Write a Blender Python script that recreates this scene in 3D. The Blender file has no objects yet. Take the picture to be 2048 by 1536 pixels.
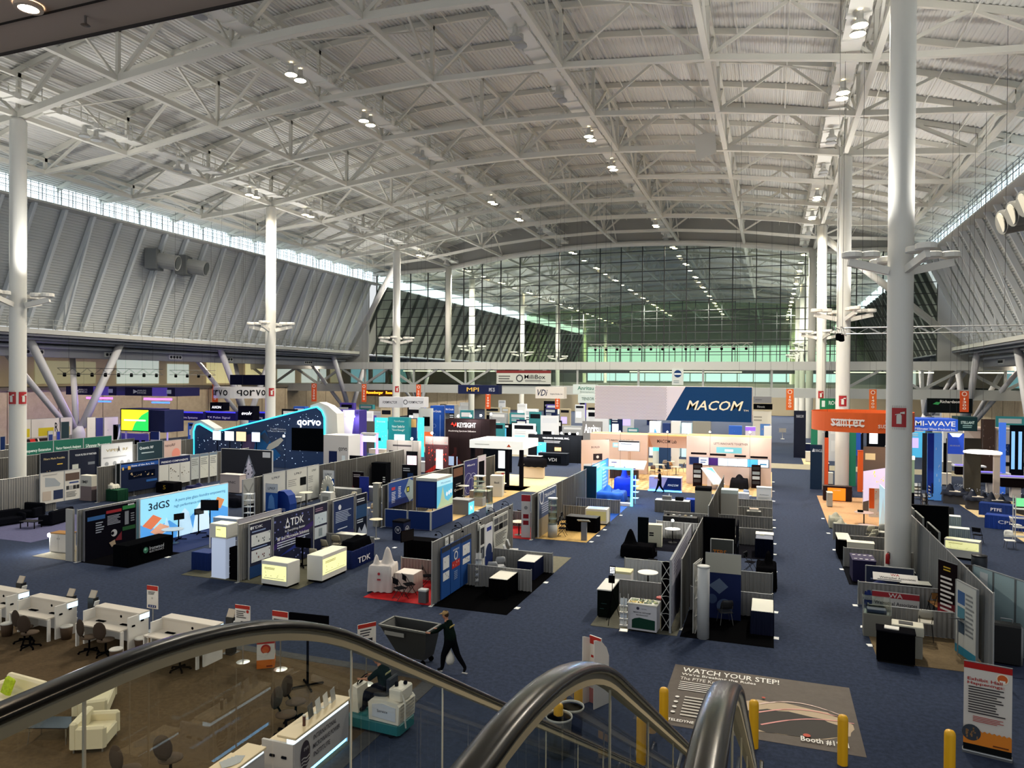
import bpy, math, random
from mathutils import Vector, Matrix
SC = bpy.context.scene
COL = SC.collection
rad = math.radians
random.seed(4)

# ------------------------------------------------------------------ camera
F_PX, CAM_H = 1450.0, 8.7
psi, pit, rol = rad(19.7), rad(-0.42), rad(0.40)
fw = Vector((-math.sin(psi)*math.cos(pit), math.cos(psi)*math.cos(pit), math.sin(pit)))
rt = Vector((math.cos(psi), math.sin(psi), 0.0))
up = rt.cross(fw)
rt, up = rt*math.cos(rol)+up*math.sin(rol), up*math.cos(rol)-rt*math.sin(rol)
cam_data = bpy.data.cameras.new('camera')
cam = bpy.data.objects.new('camera', cam_data)
COL.objects.link(cam)
m3 = Matrix((rt, up, -fw)).transposed()
cam.matrix_world = Matrix.Translation((0, 0, CAM_H)) @ m3.to_4x4()
cam_data.sensor_width = 36.0
cam_data.lens = F_PX/2048*36
cam_data.clip_start = 0.05
cam_data.clip_end = 600
SC.camera = cam
SC.view_settings.view_transform = 'Standard'
SC.view_settings.look = 'None'
SC.view_settings.gamma = 1
SC.view_settings.exposure = 0.0
SC.cycles.adaptive_threshold = 0.02
SC.cycles.max_bounces = 5
SC.cycles.diffuse_bounces = 3
SC.cycles.glossy_bounces = 2
SC.cycles.transmission_bounces = 4
SC.cycles.transparent_max_bounces = 24
SC.cycles.caustics_reflective = False
SC.cycles.caustics_refractive = False

# ------------------------------------------------------------------ daylight
world = bpy.data.worlds.new('daylight')
SC.world = world
world.use_nodes = True
world.node_tree.nodes['Background'].inputs[0].default_value = (0.93, 0.97, 1.0, 1)
world.node_tree.nodes['Background'].inputs[1].default_value = 0.85

# ------------------------------------------------------------------ survey of the hall
def _dir(px, py):
 return rt*((px-1024)/F_PX) - up*((py-768)/F_PX) + fw
def atZ(px, py, z=0.0):
 d = _dir(px, py); t = (z-CAM_H)/d.z
 return t*d.x, t*d.y
def atY(px, py, Y):
 d = _dir(px, py); t = Y/d.y
 return t*d.x, CAM_H+t*d.z
def atX(px, py, X):
 d = _dir(px, py); t = X/d.x
 return t*d.y, CAM_H+t*d.z

# ------------------------------------------------------------------ materials
def lin(c):
 if isinstance(c, str):
  c = [int(c[i:i+2], 16)/255 for i in (0, 2, 4)]
  return tuple(x/12.92 if x <= 0.04045 else ((x+0.055)/1.055)**2.4 for x in c)
 return tuple(c)
_mats = {}
def M(c, rough=0.6, metal=0.0, emit=0.0, bump=None, noise=0.0, nscale=20, alpha=None):
 """A surface of colour c (hex); emit > 0 for lamps, windows, screens, backlit prints and the faint glow of some booth parts."""
 k = (str(c), rough, metal, emit, bump, noise, nscale, alpha)
 if k in _mats:
  return _mats[k]
 m = bpy.data.materials.new('surface_'+str(c))
 m.use_nodes = True
 nt = m.node_tree
 b = nt.nodes['Principled BSDF']
 col = lin(c)
 b.inputs['Base Color'].default_value = (*col, 1)
 b.inputs['Roughness'].default_value = rough
 b.inputs['Metallic'].default_value = metal
 if rough >= .6: b.inputs['Specular IOR Level'].default_value = 0.15 if max(col) > .02 else 0.0
 m.diffuse_color = (*col, 1)
 if emit:
  b.inputs['Emission Color'].default_value = (*col, 1)
  b.inputs['Emission Strength'].default_value = emit
 if noise:
  tc = nt.nodes.new('ShaderNodeTexCoord')
  n = nt.nodes.new('ShaderNodeTexNoise')
  n.inputs['Scale'].default_value = nscale
  n.inputs['Detail'].default_value = 6
  n.inputs['Roughness'].default_value = 0.75
  nt.links.new(tc.outputs['Object'], n.inputs['Vector'])
  r = nt.nodes.new('ShaderNodeMapRange')
  r.inputs[1].default_value = 0.3; r.inputs[2].default_value = 0.7
  r.inputs[3].default_value = 1-noise; r.inputs[4].default_value = 1+noise
  nt.links.new(n.outputs['Fac'], r.inputs[0])
  v = nt.nodes.new('ShaderNodeVectorMath'); v.operation = 'SCALE'
  v.inputs[0].default_value = col
  nt.links.new(r.outputs[0], v.inputs['Scale'])
  nt.links.new(v.outputs[0], b.inputs['Base Color'])
  if bump:
   bp = nt.nodes.new('ShaderNodeBump')
   bp.inputs['Strength'].default_value = bump
   bp.inputs['Distance'].default_value = 0.01
   nt.links.new(n.outputs['Fac'], bp.inputs['Height'])
   nt.links.new(bp.outputs[0], b.inputs['Normal'])
 _mats[k] = m
 return m
def glass(tint='F2F6F5', base=0.06, rough=0.02, strength=0.5):
 k = ('glass', tint, base, rough, strength)
 if k in _mats:
  return _mats[k]
 m = bpy.data.materials.new('clear_glass_'+tint)
 m.use_nodes = True
 nt = m.node_tree
 for n in list(nt.nodes):
  if n.type != 'OUTPUT_MATERIAL':
   nt.nodes.remove(n)
 out = [n for n in nt.nodes if n.type == 'OUTPUT_MATERIAL'][0]
 t = nt.nodes.new('ShaderNodeBsdfTransparent'); t.inputs[0].default_value = (*lin(tint), 1)
 g = nt.nodes.new('ShaderNodeBsdfGlossy'); g.inputs['Roughness'].default_value = rough
 fr = nt.nodes.new('ShaderNodeLayerWeight'); fr.inputs[0].default_value = strength
 mr = nt.nodes.new('ShaderNodeMapRange')
 mr.inputs[3].default_value = base; mr.inputs[4].default_value = 0.75
 nt.links.new(fr.outputs['Fresnel'], mr.inputs[0])
 mx = nt.nodes.new('ShaderNodeMixShader')
 nt.links.new(mr.outputs[0], mx.inputs[0])
 nt.links.new(t.outputs[0], mx.inputs[1]); nt.links.new(g.outputs[0], mx.inputs[2])
 nt.links.new(mx.outputs[0], out.inputs[0])
 _mats[k] = m
 return m

# ------------------------------------------------------------------ mesh building
class MB:
 def __init__(s):
  s.v, s.f, s.m = [], [], Matrix.Identity(4)
 def add(s, vs, fs):
  o = len(s.v)
  s.v += [tuple(s.m @ Vector(p)) for p in vs]
  s.f += [tuple(o+i for i in f) for f in fs]
  return s
 def box(s, x0, y0, z0, x1, y1, z1):
  return s.add([(x0, y0, z0), (x1, y0, z0), (x1, y1, z0), (x0, y1, z0), (x0, y0, z1), (x1, y0, z1), (x1, y1, z1), (x0, y1, z1)],
              [(0, 3, 2, 1), (4, 5, 6, 7), (0, 1, 5, 4), (1, 2, 6, 5), (2, 3, 7, 6), (3, 0, 4, 7)])
 def cb(s, cx, cy, cz, sx, sy, sz):
  return s.box(cx-sx/2, cy-sy/2, cz-sz/2, cx+sx/2, cy+sy/2, cz+sz/2)
 def rbox(s, x0, y0, z0, x1, y1, z1, r=0.02):
  """box with chamfered vertical and top edges"""
  a = [(x0+r, y0), (x1-r, y0), (x1, y0+r), (x1, y1-r), (x1-r, y1), (x0+r, y1), (x0, y1-r), (x0, y0+r)]
  c = [(min(max(x, x0+r), x1-r), min(max(y, y0+r), y1-r)) for x, y in a]
  n = 8
  vs = [(x, y, z0) for x, y in a]+[(x, y, z1-r) for x, y in a]+[(x, y, z1) for x, y in c]
  fs = [tuple(range(n-1, -1, -1)), tuple(range(2*n, 3*n))]
  for k in (0, 1):
   fs += [(k*n+i, k*n+(i+1) % n, (k+1)*n+(i+1) % n, (k+1)*n+i) for i in range(n)]
  return s.add(vs, fs)
 def bar(s, p, q, w, h=None, upv=(0, 0, 1)):
  h = h or w
  p, q = Vector(p), Vector(q)
  d = (q-p)
  if d.length < 1e-6:
   return s
  d.normalize()
  u = Vector(upv)
  if abs(d.dot(u)) > 0.98:
   u = Vector((0, 1, 0)) if abs(d.y) < 0.9 else Vector((1, 0, 0))
  a = d.cross(u).normalized(); b = a.cross(d)
  vs = []
  for c in (p, q):
   for i, j in ((-1, -1), (1, -1), (1, 1), (-1, 1)):
    vs.append(tuple(c+a*(i*w/2)+b*(j*h/2)))
  return s.add(vs, [(3, 2, 1, 0), (4, 5, 6, 7), (0, 1, 5, 4), (1, 2, 6, 5), (2, 3, 7, 6), (3, 0, 4, 7)])
 def tube(s, p, q, r, n=8, r2=None):
  r2 = r if r2 is None else r2
  p, q = Vector(p), Vector(q)
  d = (q-p).normalized()
  u = Vector((0, 0, 1)) if abs(d.z) < 0.98 else Vector((0, 1, 0))
  a = d.cross(u).normalized(); b = a.cross(d)
  vs = []
  for c, rr in ((p, r), (q, r2)):
   for i in range(n):
    t = 2*math.pi*i/n
    vs.append(tuple(c+a*(rr*math.cos(t))+b*(rr*math.sin(t))))
  fs = [(i, (i+1) % n, n+(i+1) % n, n+i) for i in range(n)]
  fs += [tuple(range(n-1, -1, -1)), tuple(range(n, 2*n))]
  return s.add(vs, fs)
 def path(s, pts, r, n=6):
  for a, b in zip(pts, pts[1:]):
   s.tube(a, b, r, n)
  return s
 def lathe(s, prof, cx=0, cy=0, n=20, a0=0.0, a1=2*math.pi, cap=True):
  full = abs(a1-a0-2*math.pi) < 1e-6
  k = n if full else n+1
  vs = []
  for r, z in prof:
   for i in range(k):
    t = a0+(a1-a0)*i/n
    vs.append((cx+r*math.cos(t), cy+r*math.sin(t), z))
  fs = []
  for j in range(len(prof)-1):
   for i in range(n):
    i2 = (i+1) % k
    fs.append((j*k+i, j*k+i2, (j+1)*k+i2, (j+1)*k+i))
  if cap and full and prof[0][0] > 1e-4:
   fs.append(tuple(range(k-1, -1, -1)))
  if cap and full and prof[-1][0] > 1e-4:
   fs.append(tuple((len(prof)-1)*k+i for i in range(k)))
  return s.add(vs, fs)
 def ball(s, c, r, n=10, sz=(1, 1, 1)):
  cx, cy, cz = c
  vs, fs = [], []
  m = n//2+1
  for j in range(1, m):
   a = math.pi*j/m
   for i in range(n):
    t = 2*math.pi*i/n
    vs.append((cx+r*sz[0]*math.sin(a)*math.cos(t), cy+r*sz[1]*math.sin(a)*math.sin(t), cz+r*sz[2]*math.cos(a)))
  vs += [(cx, cy, cz+r*sz[2]), (cx, cy, cz-r*sz[2])]
  T, B = len(vs)-2, len(vs)-1
  for j in range(m-2):
   for i in range(n):
    fs.append((j*n+i, (j+1)*n+i, (j+1)*n+(i+1) % n, j*n+(i+1) % n))
  for i in range(n):
   fs.append((T, i, (i+1) % n)); fs.append((B, (m-2)*n+(i+1) % n, (m-2)*n+i))
  return s.add(vs, fs)
 def prism(s, pts, y0, y1):
  """polygon in the XZ plane, thick along Y"""
  n = len(pts)
  vs = [(x, y0, z) for x, z in pts]+[(x, y1, z) for x, z in pts]
  fs = [tuple(range(n)), tuple(range(2*n-1, n-1, -1))]+[(i, n+i, n+(i+1) % n, (i+1) % n) for i in range(n)]
  return s.add(vs, fs)
 def slab(s, pts, z0, z1):
  n = len(pts)
  vs = [(x, y, z0) for x, y in pts]+[(x, y, z1) for x, y in pts]
  fs = [tuple(range(n-1, -1, -1)), tuple(range(n, 2*n))]+[(i, (i+1) % n, n+(i+1) % n, n+i) for i in range(n)]
  return s.add(vs, fs)
 def pleat(s, x0, y0, x1, y1, z0, z1, amp=0.035, pitch=0.16, lean=0.0):
  L = math.hypot(x1-x0, y1-y0)
  n = max(4, int(L/pitch*4))
  dx, dy = (x1-x0)/L, (y1-y0)/L
  vs = []
  ph = random.random()*6
  for zz, k in ((z0, 1.0), (z0+(z1-z0)*0.55, 0.85), (z1, 0.45)):
   for i in range(n+1):
    t = L*i/n
    a = amp*k*(math.sin(2*math.pi*t/pitch+ph)+0.45*math.sin(2*math.pi*t/(pitch*2.7)+ph*2))
    a += lean*(z1-zz)
    vs.append((x0+dx*t-dy*a, y0+dy*t+dx*a, zz))
  fs = []
  for j in (0, 1):
   o = j*(n+1)
   fs += [(o+i, o+i+1, o+n+2+i, o+n+1+i) for i in range(n)]
  return s.add(vs, fs)
 def mesh(s, name):
  me = bpy.data.meshes.new(name)
  me.from_pydata(s.v, [], s.f)
  me.update()
  return me
 def build(s, name, mat, par=None, smooth=False, label=None):
  if not s.v:
   return None
  me = s.mesh(name)
  me.materials.append(mat)
  if smooth:
   me.shade_smooth()
  o = bpy.data.objects.new(name, me)
  COL.objects.link(o)
  if par is not None:
   o.parent = par
  if label:
   o['label'] = label
  return o
_labels = {}
def tag(o, label, cat, group=None):
 o['label'] = label; o['category'] = cat
 if group:
  o['group'] = group
 _labels.setdefault(label.lower(), []).append(o)
 return o
def T(name, label, cat, x=0, y=0, z=0, rz=0, group=None):
 o = bpy.data.objects.new(name, None)
 o.empty_display_size = 0.2
 COL.objects.link(o)
 o.location = (x, y, z); o.rotation_euler = (0, 0, rz)
 return tag(o, label, cat, group)
def S(name, par=None):
 o = bpy.data.objects.new(name, None)
 COL.objects.link(o)
 o['kind'] = 'structure'
 return o
def st(mb, name, mat, par=None, smooth=False):
 o = mb.build(name, mat, par, smooth)
 if par is None:
  o['kind'] = 'structure'
 return o
def dup(root, x, y, z=0, rz=0, label=None, group=None, sc=1):
 r = root.copy(); COL.objects.link(r)
 r.location = (x, y, z); r.rotation_euler = (0, 0, rz); r.scale = (sc, sc, sc)
 for ch in root.children:
  c = ch.copy(); COL.objects.link(c); c.parent = r
  for g in ch.children:
   d = g.copy(); COL.objects.link(d); d.parent = c
 if label:
  r['label'] = label
 if group:
  r['group'] = group
 _labels.setdefault(r['label'].lower(), []).append(r)
 return r
def txt(par, s, cx, cz, w, h, mat, y=0.0, bold=0.0, shear=0.0, m=None, name='lettering', depth=0.004):
 """lettering in the local XZ plane, facing -Y, fitted into w x h"""
 cu = bpy.data.curves.new(name, 'FONT')
 cu.body = s; cu.size = 1; cu.offset = bold; cu.shear = shear
 cu.resolution_u = 2; cu.extrude = 0.0
 cu.align_x = 'CENTER'
 tmp = bpy.data.objects.new('tmp', cu)
 me = bpy.data.meshes.new_from_object(tmp)
 bpy.data.objects.remove(tmp)
 xs = [v.co.x for v in me.vertices]; ys = [v.co.y for v in me.vertices]
 if not xs:
  return None
 x0, x1, y0, y1 = min(xs), max(xs), min(ys), max(ys)
 sx = w/(x1-x0)
 sy = (h if h else sx*(y1-y0))/(y1-y0)
 for v in me.vertices:
  p = Vector((cx+(v.co.x-(x0+x1)/2)*sx, y, cz+(v.co.y-(y0+y1)/2)*sy))
  v.co = m @ p if m is not None else p
 me.materials.append(mat)
 me.name = name
 o = bpy.data.objects.new(name, me)
 COL.objects.link(o); o.parent = par
 return o
def art(par, x0, z0, w, h, y, spec, m=None):
 """printed graphics on a panel face; spec in fractions of the panel"""
 by = {}
 k = 0
 for e in spec:
  k += 1
  yy = y-0.0025*k
  kind = e[0]
  if kind == 't':
   _, s, cx, cz, tw, th, c = e[:7]
   txt(par, s, x0+cx*w, z0+cz*h, tw*w, (th*h if th else None), mm(c), yy, bold=0.012 if len(e) > 7 else 0.0, m=m, shear=(0.3 if len(e) > 8 else 0))
   continue
  c = e[-1]
  b = by.setdefault(str(c), (MB(), c))[0]
  if m is not None:
   b.m = m
  if kind == 'r':
   b.box(x0+e[1]*w, yy, z0+e[2]*h, x0+e[3]*w, yy+0.0015, z0+e[4]*h)
  elif kind == 'l':
   a0, b0, a1, b1, n = e[1:6]
   rr = random.Random(k*7+n)
   st_ = (b1-b0)/n
   for i in range(n):
    L = a1-(a1-a0)*rr.uniform(0, .35)
    b.box(x0+a0*w, yy, z0+(b1-(i+.75)*st_)*h, x0+L*w, yy+0.0015, z0+(b1-(i+.3)*st_)*h)
  elif kind == 'c':
   b.prism([(x0+e[1]*w+e[3]*w*math.cos(t*math.pi/10), z0+e[2]*h+e[3]*w*math.sin(t*math.pi/10)) for t in range(20)], yy, yy+0.0015)
  elif kind == 'o':
   pts = [(x0+e[1]*w+e[3]*w*math.cos(t*math.pi/12), z0+e[2]*h+e[3]*w*math.sin(t*math.pi/12)) for t in range(25)]
   for p, q in zip(pts, pts[1:]):
    b.bar((p[0], yy, p[1]), (q[0], yy, q[1]), e[4]*w, 0.0015, (0, 1, 0))
  elif kind == 'g':
   b.prism([(x0+p*w, z0+q*h) for p, q in e[1]], yy, yy+0.0015)
  elif kind == 'n':      # scattered small spots, a printed texture
   a0, b0, a1, b1, n = e[1:6]
   rr = random.Random(n)
   for i in range(n):
    u, v = rr.uniform(a0, a1), rr.uniform(b0, b1); s_ = rr.uniform(.004, .02)
    b.box(x0+(u-s_)*w, yy, z0+(v-s_)*h, x0+(u+s_)*w, yy+0.0015, z0+(v+s_)*h)
 for b, c in by.values():
  b.build('printed_graphic', mm(c), par)
def mm(c):
 if isinstance(c, str):
  return M(c)
 if isinstance(c, tuple):
  return M(*c)
 return c

# ================================================================== THE HALL
WHITE = M('E6E3DA', 0.55)
TRUSS = M('E2DFD4', 0.5)
GREYP = M('A9AAA8', 0.5)
DARKM = M('1B1D1E', 0.5)
XC = -22.4
def zroof(x):
 u = abs(x-XC); return 33.6-0.0041*u*u
def zbot(x):
 u = abs(x-XC)
 if u <= 27.8:
  return 29.4-0.0031*u*u
 return 27.0-(u-27.8)*0.075
YN = [36.5+9.15*k for k in range(-2, 9)]         # truss lines
XN = [-50.2, -40.93, -31.67, -22.4, -13.13, -3.87, 5.4]
XS = [-59.5] + XN + [14.7]
XEL, XER = -64.0, 19.2                            # eaves
YF = 262.0

# roof deck: ribs as real folds
b = MB()
nrib = int((XER-XEL)/0.30)
pr = []
for i in range(nrib):
 x = XEL+i*0.30
 for dx, dz in ((0, 0), (.13, 0), (.17, .075), (.26, .075)):
  xx = x+dx; pr.append((xx, zroof(xx)+dz))
vs, fs = [], []
for Yv in (12.0, YF):
 vs += [(x, Yv, z) for x, z in pr]
n = len(pr)
fs = [(i, i+1, n+i+1, n+i) for i in range(n-1)]
b.add(vs, fs)
st(b, 'ceiling', M('DEDDD8', 0.6))

# beams under the deck
for gi, (ya, yb, stp) in enumerate(((18.2, 110, 4.575), (118.8, YF-4, 9.15))):
 k = 0
 Yv = ya
 while Yv < yb:
  b = MB()
  m_ = 22
  for i in range(m_):
   xa = XEL+(XER-XEL)*i/m_; xb = XEL+(XER-XEL)*(i+1)/m_
   b.bar((xa, Yv, zroof(xa)-.22), (xb, Yv, zroof(xb)-.22), 0.22, 0.40)
  o = st(b, 'roof_beam', TRUSS)
  Yv += stp

def transverse(Yv, full=True):
 root = S('roof_truss'); root.location = (0, 0, 0)
 b = MB()
 seg = []
 xs = [XEL+0.6]+XS+[XER-0.6]
 for a, c in zip(xs, xs[1:]):
  k = 2 if full else 1
  for i in range(k):
   xa = a+(c-a)*i/k; xb = a+(c-a)*(i+1)/k
   za = zbot(xa) if XS[0] <= xa <= XS[-1] else zroof(xa)-.5
   zb = zbot(xb) if XS[0] <= xb <= XS[-1] else zroof(xb)-.5
   w = 0.42 if full else 0.32
   b.bar((xa, Yv, za), (xb, Yv, zb), w, w*1.1)
 b.build('bottom_chord', TRUSS, root)
 b = MB()
 for j, x in enumerate(XS):
  b.bar((x, Yv, zbot(x)), (x, Yv, zroof(x)-.3), 0.24)
  for s in (-1, 1):
   xm = x+s*4.63
   if xm < XEL+1 or xm > XER-1:
    continue
   b.bar((x, Yv, zbot(x)), (xm, Yv, zroof(xm)-.35), 0.26 if full else 0.18)
 b.build('web_member', TRUSS, root)
 return root
for k, Yv in enumerate(YN):
 transverse(Yv, (k % 3) == 2 or k == 8)
for k in range(1, 9):
 transverse(109.7+18.3*k-9.15, False)

# trusses running the length of the hall
for x in XS:
 root = S('roof_truss')
 b = MB()
 b.bar((x, 18, zbot(x)), (x, 109.5, zbot(x)), 0.36, 0.34)
 b.bar((x, 109.5, zbot(x)), (x, YF, zbot(x)), 0.34, 0.34)
 b.bar((x, 18, zroof(x)-.6), (x, YF, zroof(x)-.6), 0.24, 0.3)
 b.build('bottom_chord', TRUSS, root)
 b = MB()
 Yv = 18.2
 while Yv < 240:
  step = 9.15
  b.bar((x, Yv, zbot(x)), (x, Yv+step/2, zroof(x)-.6), 0.16)
  b.bar((x, Yv+step, zbot(x)), (x, Yv+step/2, zroof(x)-.6), 0.16)
  Yv += step
 b.build('web_member', TRUSS, root)

# thin sprinkler pipes along the deck
i = 0
x = XEL+3
while x < XER-2:
 b = MB()
 b.tube((x, 18, zroof(x)-.75), (x, 125, zroof(x)-.75), 0.045, 5)
 st(b, 'sprinkler_pipe', TRUSS)
 x += 3.09
 i += 1

# rods bracing crosswise between trusses
b = MB()
for k in range(2, 8, 1):
 Y0 = YN[k]
 for j, x in enumerate(XN[:-1]):
  if (j+k) % 2 == 0:
   b.tube((x, Y0, zbot(x)+.1), (XN[j+1], Y0+9.15, zroof(XN[j+1])-.8), 0.06, 5)
st(b, 'brace_rod', TRUSS)

# columns
def column(x, y, top=26.6, r=0.53):
 b = MB()
 b.lathe([(r, 0), (r, top), (r*.55, top+.25), (r*.45, top+.9)], x, y, 28)
 o = b.build('column', M('D9D8D1', 0.5), None, True)
 o['kind'] = 'structure'
 mod = o.modifiers.new('e', 'EDGE_SPLIT'); mod.split_angle = rad(40)
 return o
COLS = [(x, 36.5+27.45*k) for x in (-50.2, 5.4) for k in (0, 1, 2)]
for x, y in COLS:
 column(x, y)
for k in range(3, 8):
 for x in (-50.2, 5.4):
  column(x, 36.5+27.45*k)

# uplight arms on the columns
def uplight(x, y, where, on=True, power=3000):
 t = T('uplight_bracket', 'four-armed uplight bracket '+where, 'uplight', x, y, 14.0, 0.0)
 for a in (0.3, 1.87, 3.44, 5.01):
  ca, sa = math.cos(a), math.sin(a)
  b = MB(); b.bar((.53*ca, .53*sa, -.35), (2.3*ca, 2.3*sa, .05), 0.2, 0.34)
  ar = b.build('arm', WHITE, t)
  for d in (1.35, 2.15):
   b = MB(); b.lathe([(.3, .22), (.42, .26), (.42, .46), (.38, .5)], d*ca, d*sa, 14)
   b.build('lamp_head', WHITE, ar)
 if on:
  for sx in (-1, 1):
   L = bpy.data.lights.new('uplight_beam', 'SPOT')
   L.energy = power; L.color = (1.0, 0.97, 0.92); L.spot_size = rad(118); L.spot_blend = 0.8; L.shadow_soft_size = 0.4
   lo = bpy.data.objects.new('uplight_beam', L); COL.objects.link(lo)
   lo.parent = t; lo.location = (2.5*sx, 0, 0.6); lo.rotation_euler = (math.pi, 0, 0)
 return t
wh = {(5.4, 36.5): 'on the thick column beside the stone-grey aisle', (5.4, 63.95): 'on the column behind the orange ring banner',
      (5.4, 91.4): 'on the slim column next to the green banner', (-50.2, 36.5): 'on the column near the dark sofas',
      (-50.2, 63.95): 'on the column touching the curved white banner', (-50.2, 91.4): 'on the column above the white ring banner'}
for (x, y) in COLS:
 uplight(x, y, wh[(x, round(y, 2))])
for k in (3, 4, 5):
 for x in (-50.2, 5.4):
  uplight(x, 36.5+27.45*k, 'on a column beyond the glass, '+('first', 'second', 'third')[k-3]+(' of the far row' if x < 0 else ' of the near row'), True, 5200)

# ------------------------------------------------------------ gangways and high-bay lamps under the roof
LAMP_MESH = {}
def lamp(x, y, z, lit, label, power=2300, group=None):
 t = T('high_bay_lamp', label, 'ceiling light', x, y, z, 0, group)
 if 'h' not in LAMP_MESH:
  LAMP_MESH['h'] = MB().lathe([(.10, .75), (.16, .7), (.18, .3), (.36, .12), (.40, 0), (.385, .01)], 0, 0, 14, cap=False).mesh('housing')
  LAMP_MESH['h'].materials.append(M('C9C8C2', 0.4))
  for kk, mt in (('on', M('FFEFC8', 0.5, 0, 30)), ('off', M('D8DADA', 0.3))):
   me = MB().lathe([(.001, .0), (.38, .0)], 0, 0, 14).mesh('lens'); me.materials.append(mt); LAMP_MESH[kk] = me
 h = bpy.data.objects.new('housing', LAMP_MESH['h']); COL.objects.link(h); h.parent = t
 l = bpy.data.objects.new('lens', LAMP_MESH['on' if lit else 'off']); COL.objects.link(l); l.parent = t
 if lit and power:
  L = bpy.data.lights.new('lamp_light', 'SPOT')
  L.energy = power; L.color = (1.0, 0.92, 0.78); L.spot_size = rad(158); L.spot_blend = 0.8; L.shadow_soft_size = 0.3
  lo = bpy.data.objects.new('lamp_light', L); COL.objects.link(lo); lo.parent = t; lo.location = (0, 0, -0.15)
 return t
GANG = {'D': (-50.2, 1.35, (2, 3, 6)), 'A': (-31.67, 1.35, (0, 1, 4, 5)), 'B': (-13.13, -1.35, (2, 3, 6)), 'C': (5.4, -1.35, (0, 1, 4, 5))}
rowname = {'D': 'beside the far column row', 'A': 'between the ridge and the far column row', 'B': 'near the roof ridge', 'C': 'above the near column row'}
for g, (x0, dx, lit) in GANG.items():
 x = x0+dx
 z = zbot(x0)+0.55
 root = S('gangway')
 b = MB()
 Yv = 20.0
 while Yv < 108:
  b.box(x-.55, Yv, z, x+.55, Yv+2.6, z+.12)
  b.box(x-.62, Yv+2.6, z-.10, x+.62, Yv+3.0, z+.3)
  Yv += 3.05
 b.build('walkway', M('EEECE4', 0.5), root)
 b = MB()
 sx = x+(.6 if dx > 0 else -.6)
 sx2 = x-(.6 if dx > 0 else -.6)
 for s_ in (sx, sx2):
  for zz in (.6, 1.15):
   b.bar((s_, 20, z+zz), (s_, 108, z+zz), 0.05)
  Yv = 20.0
  while Yv < 108:
   b.bar((s_, Yv, z-.05), (s_, Yv, z+1.2), 0.05)
   Yv += 1.525
 b.build('railing', TRUSS, root)
 for k in range(-1, 8):
  Yv = 36.5+9.15*k+4.1
  on = k in lit
  for j in (0, 1):
   if on:
    lb = 'lit round high-bay lamp under the roof gangway '+rowname[g]
   else:
    lb = 'unlit round high-bay lamp under the roof gangway '+rowname[g]
   lamp(x, Yv+j*1.0, z-.85, on, lb, 7600 if on else 0, lb)
# the hall beyond the glass: lamps along the same lines
for g, xx in (('D', -48.8), ('A', -30.3), ('B', -14.4), ('C', 4.1)):
 for k in range(9, 24):
  Yv = 36.5+9.15*k*0.92
  if Yv < 112 or Yv > 250:
   continue
  lb = 'lit round high-bay lamp beyond the glass partition '+rowname[g]
  lamp(xx, Yv, zbot(xx)-.3, True, lb, (26000 if Yv < 185 else 60000) if k % 3 == 0 else 0, lb)
  if k % 2:
   lamp(xx+.2, Yv+1.3, zbot(xx)-.3, True, lb, 0, lb)

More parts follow.
